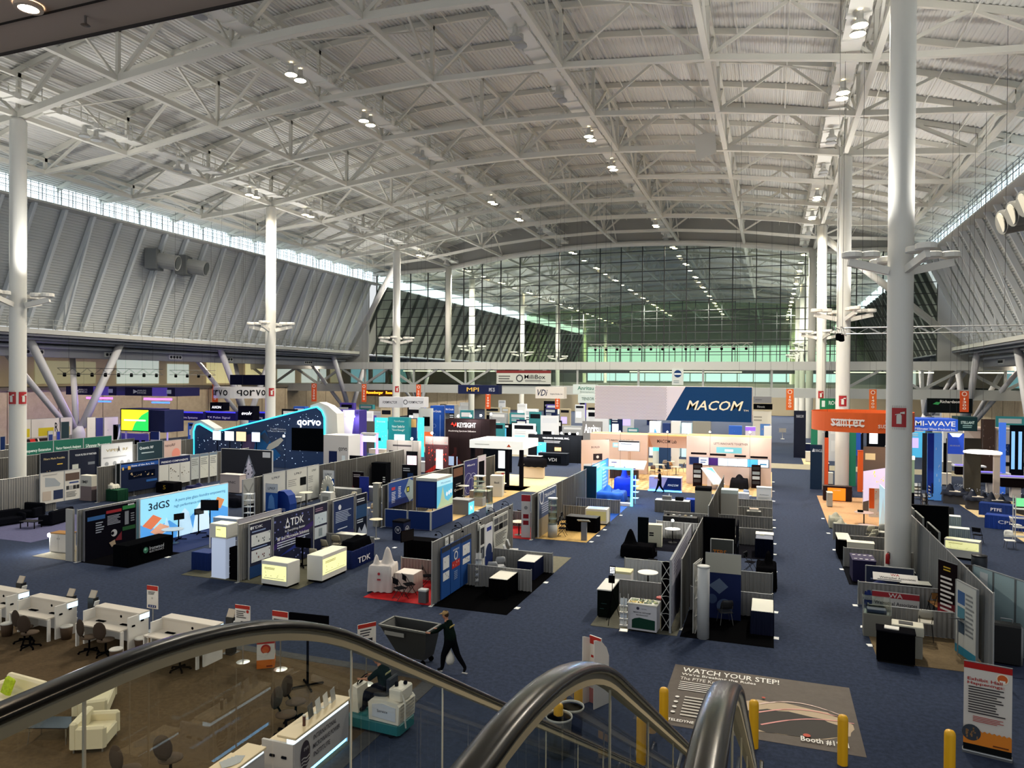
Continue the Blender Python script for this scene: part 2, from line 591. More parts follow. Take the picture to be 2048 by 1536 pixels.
# ------------------------------------------------------------ side walls
def side(sg):
 """sg=-1 far side, +1 near side; u measured from the hall's centre line"""
 def X(u): return XC+sg*u
 uT, zT, uB, zB = 41.4, 24.55, 46.6, 13.4
 nm = 'left' if sg < 0 else 'right'
 wall = S('wall_'+nm)
 # leaning sheet-metal wall with horizontal ribs
 b = MB()
 n = 44
 pts = []
 for i in range(n):
  f0 = i/n; f1 = (i+.55)/n
  for f_, d in ((f0, 0), (f1, 0), (f1+.02/n, .09), ((i+1)/n-.02/n, .09)):
   pts.append((X(uB+(uT-uB)*f_+d), zB+(zT-zB)*f_))
 vs = [(x, 5, z) for x, z in pts]+[(x, 107.5, z) for x, z in pts]
 m_ = len(pts)
 b.add(vs, [(i, i+1, m_+i+1, m_+i) for i in range(m_-1)])
 b.build('cladding', M('D0D3D3', 0.6), wall)
 b = MB()
 Yv = 8.0
 k = 0
 while Yv < 108:
  b.bar((X(uB-.4), Yv, zB), (X(uT-.4), Yv, zT), 0.3, 0.5)
  if k % 3 == 0:
   b.bar((X(uB-1.6), Yv, zB), (X(uT-.35), Yv, zT-.4), 0.2)
   b.bar((X(uB-1.6), Yv, zB-.1), (X(uB-2.2), Yv, zB+6.5), 0.15)
   b.bar((X(uB-1.1), Yv, zB+6.4), (X(uT+2.0), Yv, zB+6.4), 0.12)
  Yv += 3.05; k += 1
 b.build('rib', M('D5DADE', 0.55), wall)
 # clerestory
 win = S('window_1' if sg < 0 else 'window_2')
 b = MB()
 b.box(min(X(41.5), X(41.56)), 5, 24.9, max(X(41.5), X(41.56)), 108, 26.9)
 b.build('pane', M('DDF0F8', 0.4, 0, 2.3), win)
 b = MB()
 b.box(min(X(41.2), X(41.7)), 5, 24.5, max(X(41.2), X(41.7)), 109, 24.9)
 b.box(min(X(41.3), X(41.9)), 5, 26.85, max(X(41.3), X(41.9)), 109, 27.3)
 Yv = 5.0
 k = 0
 while Yv < 109:
  b.bar((X(41.42), Yv, 24.8), (X(41.42), Yv, 26.9), 0.05 if k % 6 else 0.09)
  Yv += 0.76; k += 1
 for zz in (25.4, 25.9, 26.4):
  b.bar((X(41.42), 5, zz), (X(41.42), 108, zz), 0.04)
 b.build('window_frame', M('B8BCBE', 0.5), win)
 # walkway rail in front of the clerestory
 b = MB()
 for zz in (25.3, 25.75, 26.1):
  b.bar((X(40.3), 5, zz), (X(40.3), 108, zz), 0.045)
 Yv = 5.0
 while Yv < 108:
  b.bar((X(40.3), Yv, 24.7), (X(40.3), Yv, 26.15), 0.05)
  Yv += 1.53
 b.build('railing', M('6F7476', 0.5), win)
 b = MB()
 b.box(min(X(40.2), X(41.6)), 5, 24.45, max(X(40.2), X(41.6)), 109, 24.62)
 b.build('ledge', M('C9C8C2', 0.5), win)
 # lower gallery edge
 led = S('trim_1' if sg < 0 else 'trim_2')
 b = MB()
 b.box(min(X(44.6), X(48.0)), 5, 12.75, max(X(44.6), X(48.0)), 109, 13.2)
 b.build('gallery_deck', M('C4C4BE', 0.5), led)
 b = MB()
 for zz in (13.7, 14.2):
  b.bar((X(44.8), 5, zz), (X(44.8), 109, zz), 0.05)
 Yv = 5.0
 while Yv < 109:
  b.bar((X(44.8), Yv, 13.2), (X(44.8), Yv, 14.25), 0.05)
  Yv += 1.53
 b.build('railing', M('A8AAA8', 0.5), led)
 b = MB()
 for zz, uu, r in ((12.3, 45.4, .12), (12.1, 46.4, .16), (12.4, 47.6, .12), (11.6, 46.9, .2), (11.9, 48.8, .14)):
  b.tube((X(uu), 5, zz), (X(uu), 108, zz), r, 8)
 b.build('service_pipe', M('8D9198', 0.5), led)
 b = MB()
 b.box(min(X(47.5), X(49.6)), 5, 10.6, max(X(47.5), X(49.6)), 108, 11.5)
 b.build('air_duct', M('9A9CA4', 0.5), led)
 b = MB()
 Yv = 24.0
 while Yv < 105:
  b.box(min(X(47.35), X(47.5)), Yv, 10.8, max(X(47.35), X(47.5)), Yv+2.0, 11.35)
  Yv += 9.15
 b.build('outlet_grille', M('D5D6D2', 0.5), led)
 b = MB()
 Yv = 24.0
 while Yv < 105:
  for q in range(4):
   b.tube((X(47.3), Yv+.28+q*.48, 11.07), (X(47.36), Yv+.28+q*.48, 11.07), 0.17, 10)
  Yv += 9.15
 b.build('vent_hole', M('2A2C2E', 0.6), led)
 b = MB()
 b.box(min(X(44.7), X(66)), 5, 12.5, max(X(44.7), X(66)), 260, 12.7)
 b.build('soffit', M('6E7078', 0.7), led)
 # concrete wall and the upper floor slab above it
 low = S('wall_back_'+nm)
 b = MB()
 b.box(min(X(57.4), X(58)), 5, 0, max(X(57.4), X(58)), 195, 7.0)
 b.build('concrete_wall', M('B0A28C', 0.8, noise=0.12, nscale=1.5), low)
 b = MB()
 Yv = 8.0
 while Yv < 190:
  b.box(min(X(57.37), X(57.41)), Yv, 0, max(X(57.37), X(57.41)), Yv+.06, 6.9)
  Yv += 6.1
 b.build('joint', M('5C5348', 0.8), low)
 b = MB()
 b.box(min(X(57.2), X(66)), 5, 6.95, max(X(57.2), X(66)), 260, 7.3)
 b.build('floor_slab', M('5A554F', 0.7), low)
 b = MB()
 b.box(min(X(65.5), X(66)), 5, 7.3, max(X(65.5), X(66)), 260, 12.5)
 b.build('upper_wall', M('D9C9AE', 0.8), low)
 b = MB()
 Yv = 66.0
 rr = random.Random(2)
 while Yv < 190:
  w = rr.uniform(3, 9)
  b.box(min(X(65.3), X(65.45)), Yv, 7.6, max(X(65.3), X(65.45)), Yv+w, rr.choice((10.6, 11.6, 11.6)))
  if rr.random() < .6 or len(b.v) > 60:
   b.build('lit_window', rr.choice((M('EADFA6', 0.5, 0, .5), M('D8E6DC', .5, 0, .5), M('B9B48E', .5, 0, .3), M('8AC8CC', .5, 0, .4))), low); b = MB()
  Yv += w+rr.uniform(1, 4)
 for k in range(8):  # lamps added under the soffit to brighten the concrete wall
  t = T('added_gallery_downlight', 'added small downlight under the %s gallery soffit' % ('far' if sg < 0 else 'near'), 'ceiling light', X(51.5), 28+k*13, 12.3, 0, 'added downlights under the %s gallery' % ('far' if sg < 0 else 'near'))
  MB().lathe([(.2, .2), (.24, 0), (.22, .0)], 0, 0, 10, cap=False).build('housing', WHITE, t)
  MB().lathe([(.001, .01), (.22, .01)], 0, 0, 10).build('lens', M('FFF0D0', .5, 0, 12), t)
  L = bpy.data.lights.new('added_gallery_light', 'SPOT'); L.energy = 2600; L.color = (1, .88, .7); L.spot_size = rad(150); L.spot_blend = .8; L.shadow_soft_size = .3
  lo = bpy.data.objects.new('added_gallery_light', L); COL.objects.link(lo); lo.parent = t; lo.location = (0, 0, -.1); lo.rotation_euler = (0, rad(22)*sg*-1, 0)
 # V struts
 for k in range(-1, 4):
  Yv = 56.3+26.2*k
  b = MB()
  for s in (-1, 1):
   b.tube((X(46.2), Yv+s*.5, 3.3), (X(46.2), Yv+s*5.4, 12.5), 0.4, 14)
   b.tube((X(47.0), Yv+s*.5, 3.3), (X(52.5), Yv+s*4.4, 12.5), 0.3, 12)
  b.lathe([(.85, 0), (.85, 2.7), (.62, 3.4)], X(46.4), Yv, 18)
  st(b, 'column', M('C2C2C6', 0.5), None, True)
side(-1); side(1)

# big round air nozzles high on the leaning wall
for Yv in (62.5, 66.8):
 t = T('air_nozzle', 'large round grey air nozzle on the leaning wall'+(' nearer the sofas' if Yv < 64 else ' nearer the glass partition'), 'air nozzle', -64.3, Yv, 21.6, rad(25))
 b = MB(); b.tube((0, 0, 0), (2.3, -.2, -.35), 0.85, 18)
 b.build('duct_barrel', M('9FA1A0', 0.5), t)
 b = MB(); b.tube((2.31, -.2, -.35), (2.36, -.2, -.36), 0.74, 18)
 b.build('grille', M('4A4E50', 0.5), t)
 b = MB(); b.box(-.9, -1.1, -1.1, .3, 1.1, 1.1)
 b.build('mounting_frame', M('6E7274', 0.5), t)

# ------------------------------------------------------------ glass partition at the end of the first hall
YG = 109.5
W3 = S('window_3')
b = MB()
MX0, MX1 = -64.0, 20.6
zlow = 11.3
def ztop(x):
 u = abs(x-XC)
 return zbot(x)-.3 if u < 28.0 else 26.3
x = MX0
nx = 26
for i in range(nx+1):
 x = MX0+(MX1-MX0)*i/nx
 b.bar((x, YG, zlow), (x, YG, ztop(x)), 0.13, 0.2)
z = zlow
while z < 29.3:
 # horizontal rails only where the opening is that high
 us = [x_ for x_ in [MX0+(MX1-MX0)*i/nx for i in range(nx+1)] if ztop(x_) >= z]
 b.bar((us[0], YG, z), (us[-1], YG, z), 0.12, 0.10)
 z += 1.52
b.build('mullion', DARKM, W3)
b = MB()
for i in range(nx):
 xa = MX0+(MX1-MX0)*i/nx; xb = MX0+(MX1-MX0)*(i+1)/nx
 b.add([(xa, YG+.05, zlow), (xb, YG+.05, zlow), (xb, YG+.05, ztop(xb)), (xa, YG+.05, ztop(xa))], [(0, 1, 2, 3)])
b.build('pane', glass('DCE6DF', 0.03, 0.05, 0.12), W3)
# gable above the partition, ends beside it
g = S('wall_end')
b = MB()
n = 40
vs = []
for i in range(n+1):
 x = XEL+(XER-XEL)*i/n
 vs += [(x, YG-.2, ztop(x)), (x, YG-.2, zroof(x))]
b.add(vs, [(2*i, 2*i+2, 2*i+3, 2*i+1) for i in range(n)])
b.build('gable', M('A9A9A4', 0.7), g)
b = MB()
n = 24
for i in range(n):
 xa = XS[1]+(XS[-2]-XS[1])*i/n; xb = XS[1]+(XS[-2]-XS[1])*(i+1)/n
 b.tube((xa, YG-.5, ztop(xa)+.05), (xb, YG-.5, ztop(xb)+.05), 0.42, 10)
for s in (-1, 1):
 b.tube((XC+s*27.8, YG-.5, 26.7), (XC+s*42, YG-.5, 26.4), 0.3, 10)
b.build('arch_beam', WHITE, g)
for sg in (-1, 1):
 b = MB()
 xa, xb = XC+sg*43.0, XC+sg*50
 b.box(min(xa, xb), YG-.3, 11.3, max(xa, xb), YG, 27)
 b.build('end_panel', M('A3A4A2', 0.65), g)
 # slanting pipe prop and slim column
 b = MB()
 b.tube((XC+sg*27.8, 91.9, 25.6), (XC+sg*46, 108, 13.0), 0.42, 12)
 st(b, 'column', WHITE, None, True)
 b = MB()
 b.tube((XC+sg*27.6, YG-1.0, 11.2), (XC+sg*27.6, YG-1.0, 26.7), 0.5, 14)
 st(b, 'column', WHITE, None, True)
# footbridge
fb = S('trim_3')
b = MB(); b.box(-92, 106.2, 10.15, 46, 106.9, 11.3); b.box(-92, 108.6, 10.15, 46, 109.6, 11.3)
b.build('upper_beam', M('BFC1BD', 0.5), fb)
b = MB(); b.box(-92, 106.2, 6.35, 46, 106.9, 7.65); b.box(-92, 108.6, 6.35, 46, 109.6, 7.65); b.box(-92, 106.9, 7.0, 46, 108.6, 7.2)
b.build('lower_beam', M('B2B5B3', 0.5), fb)
b = MB()
x = -92.0
k = 0
while x < 46:
 if x < -33 or x > 6:
  s = 1 if k % 2 else -1
  b.bar((x+(4.5 if s > 0 else 0), 106.5, 7.6), (x+(0 if s > 0 else 4.5), 106.5, 10.3), 0.35)
 if k % 2 == 0:
  b.bar((x, 106.5, 7.6), (x, 106.5, 10.3), 0.3)
 x += 4.6; k += 1
b.build('lattice', M('9FA2A0', 0.5), fb)
b = MB()
b.box(-60, 106.45, 7.7, 18, 106.5, 10.1)
b.build('pane', glass('DDE6DC', 0.03, 0.05, 0.15), fb)
b = MB()
for xa, xb in ((-58, -40), (-36, -33), (-20, -4), (8, 20), (24, 34)):
 b.box(xa, 108.0, 12.0-2.2, xb, 108.3, 12.0-2.05)
b.build('light_strip', M('F2F2D0', 0.5, 0, 2.5), fb)

# second hall: mullions of its own partition, end wall with bright windows
W4 = S('window_4')
b = MB()
for i in range(27):
 x = MX0+(MX1-MX0)*i/26
 b.bar((x, 190, 11), (x, 190, ztop(x)), 0.16)
z = 11.3
while z < 29:
 us = [x_ for x_ in [MX0+(MX1-MX0)*i/26 for i in range(27)] if ztop(x_) >= z]
 b.bar((us[0], 190, z), (us[-1], 190, z), 0.14)
 z += 1.9
b.bar((-70, 190, 10.8), (26, 190, 10.8), 0.5, 0.9)
b.build('mullion', DARKM, W4)
b = MB()
b.add([(MX0, 190.1, 11), (MX1, 190.1, 11), (MX1, 190.1, 26.6), (XC, 190.1, 29), (MX0, 190.1, 26.6)], [(0, 1, 2, 3, 4)])
b.build('pane', glass('C9DDB8', 0.03, 0.05, 0.15), W4)
ew = S('wall_far')
b = MB(); b.box(-80, YF, 0, 36, YF+.5, 34)
b.build('far_wall', M('A5AB98', 0.7), ew)
b = MB()
for i in range(16):
 xa = -64+i*5.3
 b.box(xa, YF-.3, 15.0, xa+4.9, YF-.1, 20.5)
 b.box(xa, YF-.3, 8.2, xa+4.9, YF-.1, 12.0)
b.build('lit_window', M('CFEFF2', 0.5, 0, 1.6), ew)
b = MB(); b.box(-80, 191, 0, 36, 191.5, 6.6)
b.build('concrete_wall', M('C3B79C', 0.8), ew)
b = MB(); b.box(-80, 188.5, 6.6, 36, 192, 7.8)
b.build('footbridge_beam', M('A5A79C', 0.7), ew)
# leaning walls of the second hall
for sg in (-1, 1):
 w2 = S('wall_left_far' if sg < 0 else 'wall_right_far')
 b = MB()
 xa, xb = XC+sg*46.6, XC+sg*41.4
 b.add([(xa, 110, 13), (xa, 260, 13), (xb, 260, 24.6), (xb, 110, 24.6)], [(0, 1, 2, 3)])
 b.build('cladding', M('A9ACA4', 0.7), w2)
 b = MB()
 Yv = 112
 while Yv < 258:
  b.bar((xa-sg*.3, Yv, 13), (xb-sg*.3, Yv, 24.6), 0.3, 0.5)
  Yv += 4.2
 b.build('rib', M('5A5E5C', 0.6), w2)
 b = MB()
 b.box(min(XC+sg*41.5, XC+sg*41.6), 110, 24.8, max(XC+sg*41.5, XC+sg*41.6), 258, 26.7)
 b.build('lit_window', M('DCEBF2', 0.4, 0, 1.9), w2)

# ------------------------------------------------------------ floor
NAVY = M('2A3347', 0.95, noise=0.38, nscale=7, bump=0.3)
b = MB()
b.box(-82, 16.0, -.3, 36, 262, 0)
b.box(-82, -6, -.3, 36, 16.0, 0)
st(b, 'floor', NAVY)
BROWN = M('55452F', 0.95, noise=0.25, nscale=8, bump=0.3)
b = MB()
b.box(-60, -4, 0, -9.35, 18.75, .012)
st(b, 'floor_brown_carpet', BROWN)
b = MB(); b.slab([(-12.6, 18.76), (-9.35, 18.76), (-9.35, 2), (-8.9, 2), (-8.9, 19.15), (-17, 19.15), (-17, 18.76)], 0, .012)
st(b, 'floor_border', M('4C4B4A', 0.9, noise=.2, nscale=6))
b = MB(); b.box(-60, 76.5, 0, 36, 81.0, .012)
st(b, 'floor_cross_aisle', M('8C8674', 0.8, noise=.1, nscale=4))

# ================================================================== OVERHEAD SOFFIT, LANDING, ESCALATORS
sf = S('ceiling_landing')
xe0, ye0 = atZ(0, 106, 12.1); xe1, ye1 = atZ(488, 0, 12.1); se = (ye1-ye0)/(xe1-xe0)
def ye(x, d=0): return ye0+se*(x-xe0)+d
b = MB(); b.slab([(-42, -8), (16, -8), (16, ye(16)), (-42, ye(-42))], 12.1, 12.6)
b.build('soffit_panel', M('BFB2A8', 0.6), sf)
b = MB()
for yy in (-.45, -2.2, -4.0):
 b.slab([(-42, ye(-42, yy)), (16, ye(16, yy)), (16, ye(16, yy+.014)), (-42, ye(-42, yy+.014))], 12.085, 12.1)
for i in range(16):
 b.box(-40.6+i*3.6, -4, 12.085, -40.585+i*3.6, ye(-40.6+i*3.6, -.45), 12.1)
b.build('panel_joint', M('2A2624', 0.8), sf)
b = MB(); b.slab([(-42, ye(-42)), (16, ye(16)), (16, ye(16, .03)), (-42, ye(-42, .03))], 12.08, 12.7)
b.build('edge_trim', M('3A3634', 0.6), sf)
sx, sy = atZ(57, 14, 12.08)
t = T('recessed_downlight', 'small lit recessed downlight in the dark panelled soffit', 'ceiling light', sx, sy, 12.06)
MB().lathe([(.085, 0), (.12, .0), (.12, .035)], 0, 0, 18, cap=False).build('trim_ring', M('C8B8A8', 0.4), t)
MB().lathe([(.001, .002), (.085, .002)], 0, 0, 18).build('lens', M('FFE2C0', 0.5, 0, 20), t)
DL0 = t
for k in range(5):  # second row of downlights, added out of view
 o = dup(DL0, sx+5*(k-2) if k != 2 else sx, sy-3.0, 12.06, 0, 'added unseen downlight of the second soffit row, above the landing', 'added second row of soffit downlights')
for x_, y_ in ((sx-9, sy), (sx+9, sy), (sx, sy)):  # the two outer lamps are added out of view to brighten the floor
 L = bpy.data.lights.new('downlight_beam', 'SPOT'); L.energy = 3200; L.color = (1.0, .80, .56); L.spot_size = rad(120); L.spot_blend = 1; L.shadow_soft_size = .15
 if x_ != sx: d_ = dup(DL0, x_, y_, 12.06, 0, 'added unseen downlight of the first soffit row, '+('over the brown carpet' if x_ < sx else 'over the escalators'))
 else: d_ = DL0
 lo = bpy.data.objects.new('downlight_beam', L); COL.objects.link(lo); lo.parent = d_; lo.location = (0, 0, -.05)
sx, sy = atZ(171, 36, 12.08)
t = T('sprinkler_head', 'tiny sprinkler head in the dark panelled soffit', 'sprinkler', sx, sy, 12.0)
MB().lathe([(.02, 0), (.045, .01), (.012, .03), (.012, .1)], 0, 0, 8).build('nozzle', M('7A7470', 0.4, 0.5), t)

ld = S('floor_landing')
b = MB(); b.box(-6, -8, 6.6, 8, 1.0, 6.9)
b.build('slab', M('8A8780', 0.7), ld)

def zrail(y):
 y0, r = 1.42, 2.6       # start of the curve, radius
 a = rad(30)
 ye = y0+r*math.sin(a)
 if y <= y0: return 7.9
 if y <= ye: return 7.9-(r-math.sqrt(max(0, r*r-(y-y0)**2)))
 z = 7.9-r*(1-math.cos(a))-(y-ye)*math.tan(a)
 return z
yend = 1.42
while zrail(yend) > 1.0: yend += 0.01
RUBBER = M('0C0C0C', 0.24)
RUBBER.node_tree.nodes['Principled BSDF'].inputs['Specular IOR Level'].default_value = 0.35
STEEL = M('96917F', 0.5, 0.1)
GL = glass('EAF0EE', 0.05, 0.0, 0.45)
def escalator(xa, xb, where):
 t = T('escalator', 'glass-sided escalator '+where, 'escalator', 0, 0, 0)
 ys = [-3+0.25*i for i in range(19)]
 ys = [y for y in ys if y < 1.5]+[1.5+.12*i for i in range(16)]
 y = ys[-1]+.4
 while y < yend:
  ys.append(y); y += .4
 ys += [yend, yend+.4, yend+.8, yend+1.3]
 def zz(y): return max(zrail(y), 1.0)
 for x in (xa, xb):
  prof = [(-.040, .006), (-.042, .016), (-.035, .027), (-.016, .033), (.016, .033), (.035, .027), (.042, .016), (.040, .006), (.03, 0), (-.03, 0)]
  n = len(prof)
  vs, fs = [], []
  for y in ys:
   z = zz(y)
   sl = (zz(y+.01)-zz(y-.01))/.02
   nn = math.hypot(1, sl)
   for dx, dz in prof:
    vs.append((x+dx, y-dz*sl/nn, z+dz/nn))
  # newel return at the lower end
  y1 = ys[-1]
  for k in range(1, 9):
   a = math.pi*k/8
   for dx, dz in prof:
    rr = .34+dz
    vs.append((x+dx, y1+rr*math.sin(a), 1.0-.34+rr*math.cos(a)))
  m_ = len(vs)//n
  for j in range(m_-1):
   for i in range(n):
    i2 = (i+1) % n
    fs.append((j*n+i, j*n+i2, (j+1)*n+i2, (j+1)*n+i))
  b = MB(); b.add(vs, fs)
  b.build('handrail', RUBBER, t, True)
  b = MB()
  for p, q in zip(ys, ys[1:]):
   b.bar((x, p, zz(p)-.018), (x, q, zz(q)-.018), .05, .038)
  b.build('guide_rail', STEEL, t)
  b = MB()
  for p, q in zip(ys, ys[1:]):
   b.add([(x, p, zz(p)-.9), (x, q, zz(q)-.9), (x, q, zz(q)-.035), (x, p, zz(p)-.035)], [(0, 1, 2, 3)])
  b.build('balustrade_pane', GL, t)
  for yj in (1.4, 2.68, 3.6, 4.6, 5.56, 6.6, 7.7):
   MB().box(x-.004, yj-.003, zz(yj)-.9, x+.004, yj+.003, zz(yj)-.035).build('pane_joint', M('D8D2C0', 0.3, 0.3), t)
  b = MB()
  for p, q in zip(ys, ys[1:]):
   s_ = -1 if x == xa else 1
   b.bar((x+s_*.03, p, zz(p)-.95), (x+s_*.03, q, zz(q)-.95), .3, .1)
  b.build('deck_cover', STEEL, t)
  b = MB()
  for p, q in zip(ys, ys[1:]):
   s_ = -1 if x == xa else 1
   b.bar((x+s_*.17, p, zz(p)-1.5), (x+s_*.17, q, zz(q)-1.5), .03, 1.05)
  b.build('side_cladding', M('C9C2AF', 0.4, 0.3), t)
 b = MB()
 y = 1.6
 while y < yend+.4:
  z = max(zrail(y)-1.0, 0.02)
  b.box(xa+.14, y, z-.35, xb-.14, y+.4, z)
  y += .4
 b.build('step', M('5E5E5C', 0.4, 0.5), t)
 b = MB(); b.box(xa+.14, -3, 6.88, xb-.14, 1.6, 6.92)
 b.build('landing_plate', STEEL, t)
escalator(-1.68, -0.56, 'whose long black handrail arches over the brown carpet')
escalator(-0.12, 1.16, 'whose steep black handrail rises in front of the floor poster')

# ================================================================== GENERIC FURNITURE
BLK = M('0B0B0D', 0.6)
def pole(b, x, y, z0, z1, r=.02, n=8):
 return b.tube((x, y, z0), (x, y, z1), r, n)
_cache = {}
def proto(key, fn, x, y, rz, label, cat, group=None, z=0):
 """first use builds the thing, later ones copy it with its parts"""
 if key in _cache:
  o = dup(_cache[key], x, y, z, rz, label, group)
  o['category'] = cat
  if not group and 'group' in o: del o['group']
  return o
 o = fn(); o.location = (x, y, z); o.rotation_euler = (0, 0, rz)
 tag(o, label, cat, group)
 _cache[key] = o
 return o
def E(name):
 o = bpy.data.objects.new(name, None); COL.objects.link(o); o.empty_display_size = .2
 return o
def office_chair(x, y, rz, label):
 def fn():
  t = E('office_chair')
  MB().ball((0, 0, .50), .26, 12, (1, 1, .22)).build('seat', M('5A4C3E', 0.9), t, True)
  MB().ball((0, .27, .86), .25, 12, (.95, .22, 1.1)).build('backrest', M('42372E', 0.9), t, True)
  b = MB(); b.tube((0, 0, .1), (0, 0, .46), .03); b.bar((0, .1, .46), (0, .29, .7), .05, .02)
  b.build('gas_stem', BLK, t)
  b = MB()
  for k in range(5):
   a = k*2*math.pi/5
   b.bar((0, 0, .11), (.29*math.cos(a), .29*math.sin(a), .07), .04)
   b.ball((.29*math.cos(a), .29*math.sin(a), .035), .035, 6)
  b.build('star_base', BLK, t)
  return t
 return proto('office', fn, x, y, rz, label, 'chair')
def shell_chair(x, y, rz, label, col='A9A69B', legs='6A6A68', h=.45):
 def fn():
  t = E('side_chair')
  b = MB(); b.rbox(-.23, -.22, h-.02, .23, .22, h+.02, .018)
  b.build('seat', M(col, 0.5), t)
  b = MB()
  vs = []; n = 6
  for j in range(4):
   for i in range(n+1):
    u = -1+2*i/n
    z = h+.14+j*.11
    wdt = .22*(1 if j < 2 else (.97 if j == 2 else .78))
    vs.append((wdt*u, .22-.06*u*u+.04*j, z+(0.02*(1-u*u) if j == 3 else 0)))
  fs = [(j*(n+1)+i, j*(n+1)+i+1, (j+1)*(n+1)+i+1, (j+1)*(n+1)+i) for j in range(3) for i in range(n)]
  b.add(vs, fs)
  o = b.build('backrest', M(col, 0.5), t, True)
  sd = o.modifiers.new('s', 'SOLIDIFY'); sd.thickness = .02
  for sx in (-1, 1):
   for sy in (-1, 1):
    b = MB(); b.tube((sx*.17, sy*.17, h-.02), (sx*.23, sy*.24, 0), .011, 6)
    if sy > 0: b.tube((sx*.17, .19, h-.02), (sx*.19, .27, h+.25), .011, 6)
    b.build('leg', M(legs, 0.3, 0.7), t)
  return t
 return proto('shell'+col+legs+str(h), fn, x, y, rz, label, 'chair')
def folding_chair(x, y, rz, label, col='17171A'):
 def fn():
  t = E('folding_chair')
  b = MB(); b.rbox(-.2, -.2, .43, .2, .19, .455, .012); b.build('seat', M(col, .6), t)
  b = MB(); b.rbox(-.2, .2, .62, .2, .225, .84, .01); b.build('backrest', M(col, .6), t)
  b = MB()
  for s in (-1, 1):
   b.tube((s*.21, -.26, 0), (s*.21, .24, .86), .012, 6)
   b.tube((s*.19, .26, 0), (s*.19, -.16, .44), .012, 6)
  b.tube((-.21, .24, .86), (.21, .24, .86), .012, 6); b.tube((-.19, .2, .09), (.19, .2, .09), .01, 6)
  b.build('tube_frame', M('2A2A2C', .35, .6), t)
  return t
 return proto('fold'+col, fn, x, y, rz, label, 'chair')
def stool(x, y, rz, label, col='D8D8D4', h=.75):
 def fn():
  t = E('bar_stool')
  MB().lathe([(.17, h-.03), (.19, h), (.17, h+.03)], 0, 0, 16).build('seat', M(col, .5), t)
  b = MB(); b.tube((0, 0, .03), (0, 0, h-.02), .025, 8); b.lathe([(.2, 0), (.19, .02), (.03, .035)], 0, 0, 16)
  b.build('pedestal', M('B9BABA', .25, .9), t)
  return t
 return proto('stool'+col+str(h), fn, x, y, rz, label, 'stool')
def round_table(x, y, label, col='E8E6DC', h=.74, r=.38, stem='1A1A1C'):
 def fn():
  t = E('round_table')
  MB().lathe([(r*.97, h-.03), (r, h-.015), (r*.98, h)], 0, 0, 28).build('tabletop', M(col, .4), t)
  b = MB(); b.tube((0, 0, .03), (0, 0, h-.03), .035, 10); b.lathe([(r*.6, 0), (r*.58, .02), (.05, .04)], 0, 0, 20)
  b.build('pedestal', M(stem, .35, .4), t)
  return t
 return proto('rt'+col+str(h)+str(r)+stem, fn, x, y, 0, label, 'table')
def skirted(x, y, rz, w, d, label, cloth='101012', top='E6E4DA', h=.76, pleat=.018, text=None, tcol='E8E8E8', name='draped_table'):
 t = T(name, label, 'table', x, y, 0, rz)
 b = MB(); b.rbox(-w/2, -d/2, h-.03, w/2, d/2, h, .012)
 b.build('tabletop', mm(top), t)
 b = MB()
 c = [(-w/2-.01, -d/2-.01), (w/2+.01, -d/2-.01), (w/2+.01, d/2+.01), (-w/2-.01, d/2+.01)]
 for i in range(4):
  b.pleat(*c[i], *c[(i+1) % 4], .01, h-.012, pleat, .09)
 b.build('table_skirt', mm(cloth), t)
 if text:
  txt(t, text[0], 0, text[1], text[2], text[3], M(tcol), -d/2-.05, bold=.01)
 return t
def counter(x, y, rz, w, d, h, label, body='E4E2DA', top='E4E2DA', spec=None, emit=None, name='display_counter', cat='counter', kick='1A1A1A', side=None):
 t = T(name, label, cat, x, y, 0, rz)
 b = MB(); b.rbox(-w/2, -d/2, .06, w/2, d/2, h-.04, .012); b.build('body', mm(body), t)
 b = MB(); b.rbox(-w/2-.02, -d/2-.02, h-.04, w/2+.02, d/2+.02, h, .012); b.build('countertop', mm(top), t)
 b = MB(); b.box(-w/2+.03, -d/2+.03, 0, w/2-.03, d/2-.03, .06); b.build('plinth', mm(kick), t)
 if spec: art(t, -w/2, .06, w, h-.12, -d/2-.003, spec)
 if side: art(t, -d/2, .06, d, h-.12, -w/2-.003, side, m=Matrix.Rotation(rad(90), 4, 'Z'))
 return t
def panel(x, y, rz, w, z0, z1, label, base='E9E9E6', spec=(), name='display_board', cat='display board', th=.05, frame='9A9C9E', feet=True):
 """free-standing printed panel; origin at its middle, face towards local -Y"""
 t = T(name, label, cat, x, y, 0, rz)
 b = MB(); b.box(-w/2, -th/2, z0, w/2, th/2, z1); b.build('printed_sheet', mm(base), t)
 if frame:
  b = MB()
  for xx in (-w/2-.02, w/2-.015):
   b.box(xx, -th/2-.012, 0 if feet else z0, xx+.035, th/2+.012, z1+.02)
  b.box(-w/2, -th/2-.012, z1, w/2, th/2+.012, z1+.03)
  b.build('frame', mm(frame), t)
 if spec: art(t, -w/2, z0, w, z1-z0, -th/2-.002, spec)
 return t
def panX(X, pa, pb, z0, z1, label, sgn=1, **k):
 """panel standing in a lengthwise row: pa, pb are where its two ends show in the survey"""
 ya, _ = atX(pa, 820, X); yb, _ = atX(pb, 820, X)
 return panel(X, (ya+yb)/2, rad(90)*sgn, abs(yb-ya), z0, z1, label, **k)
def panY(Y, pa, pb, z0, z1, label, **k):
 xa, _ = atY(pa, 820, Y); xb, _ = atY(pb, 820, Y)
 return panel((xa+xb)/2, Y, 0, abs(xb-xa), z0, z1, label, **k)
DRAPE = M('8C8A86', 0.85)
DRAPED = M('5E5C58', 0.85)
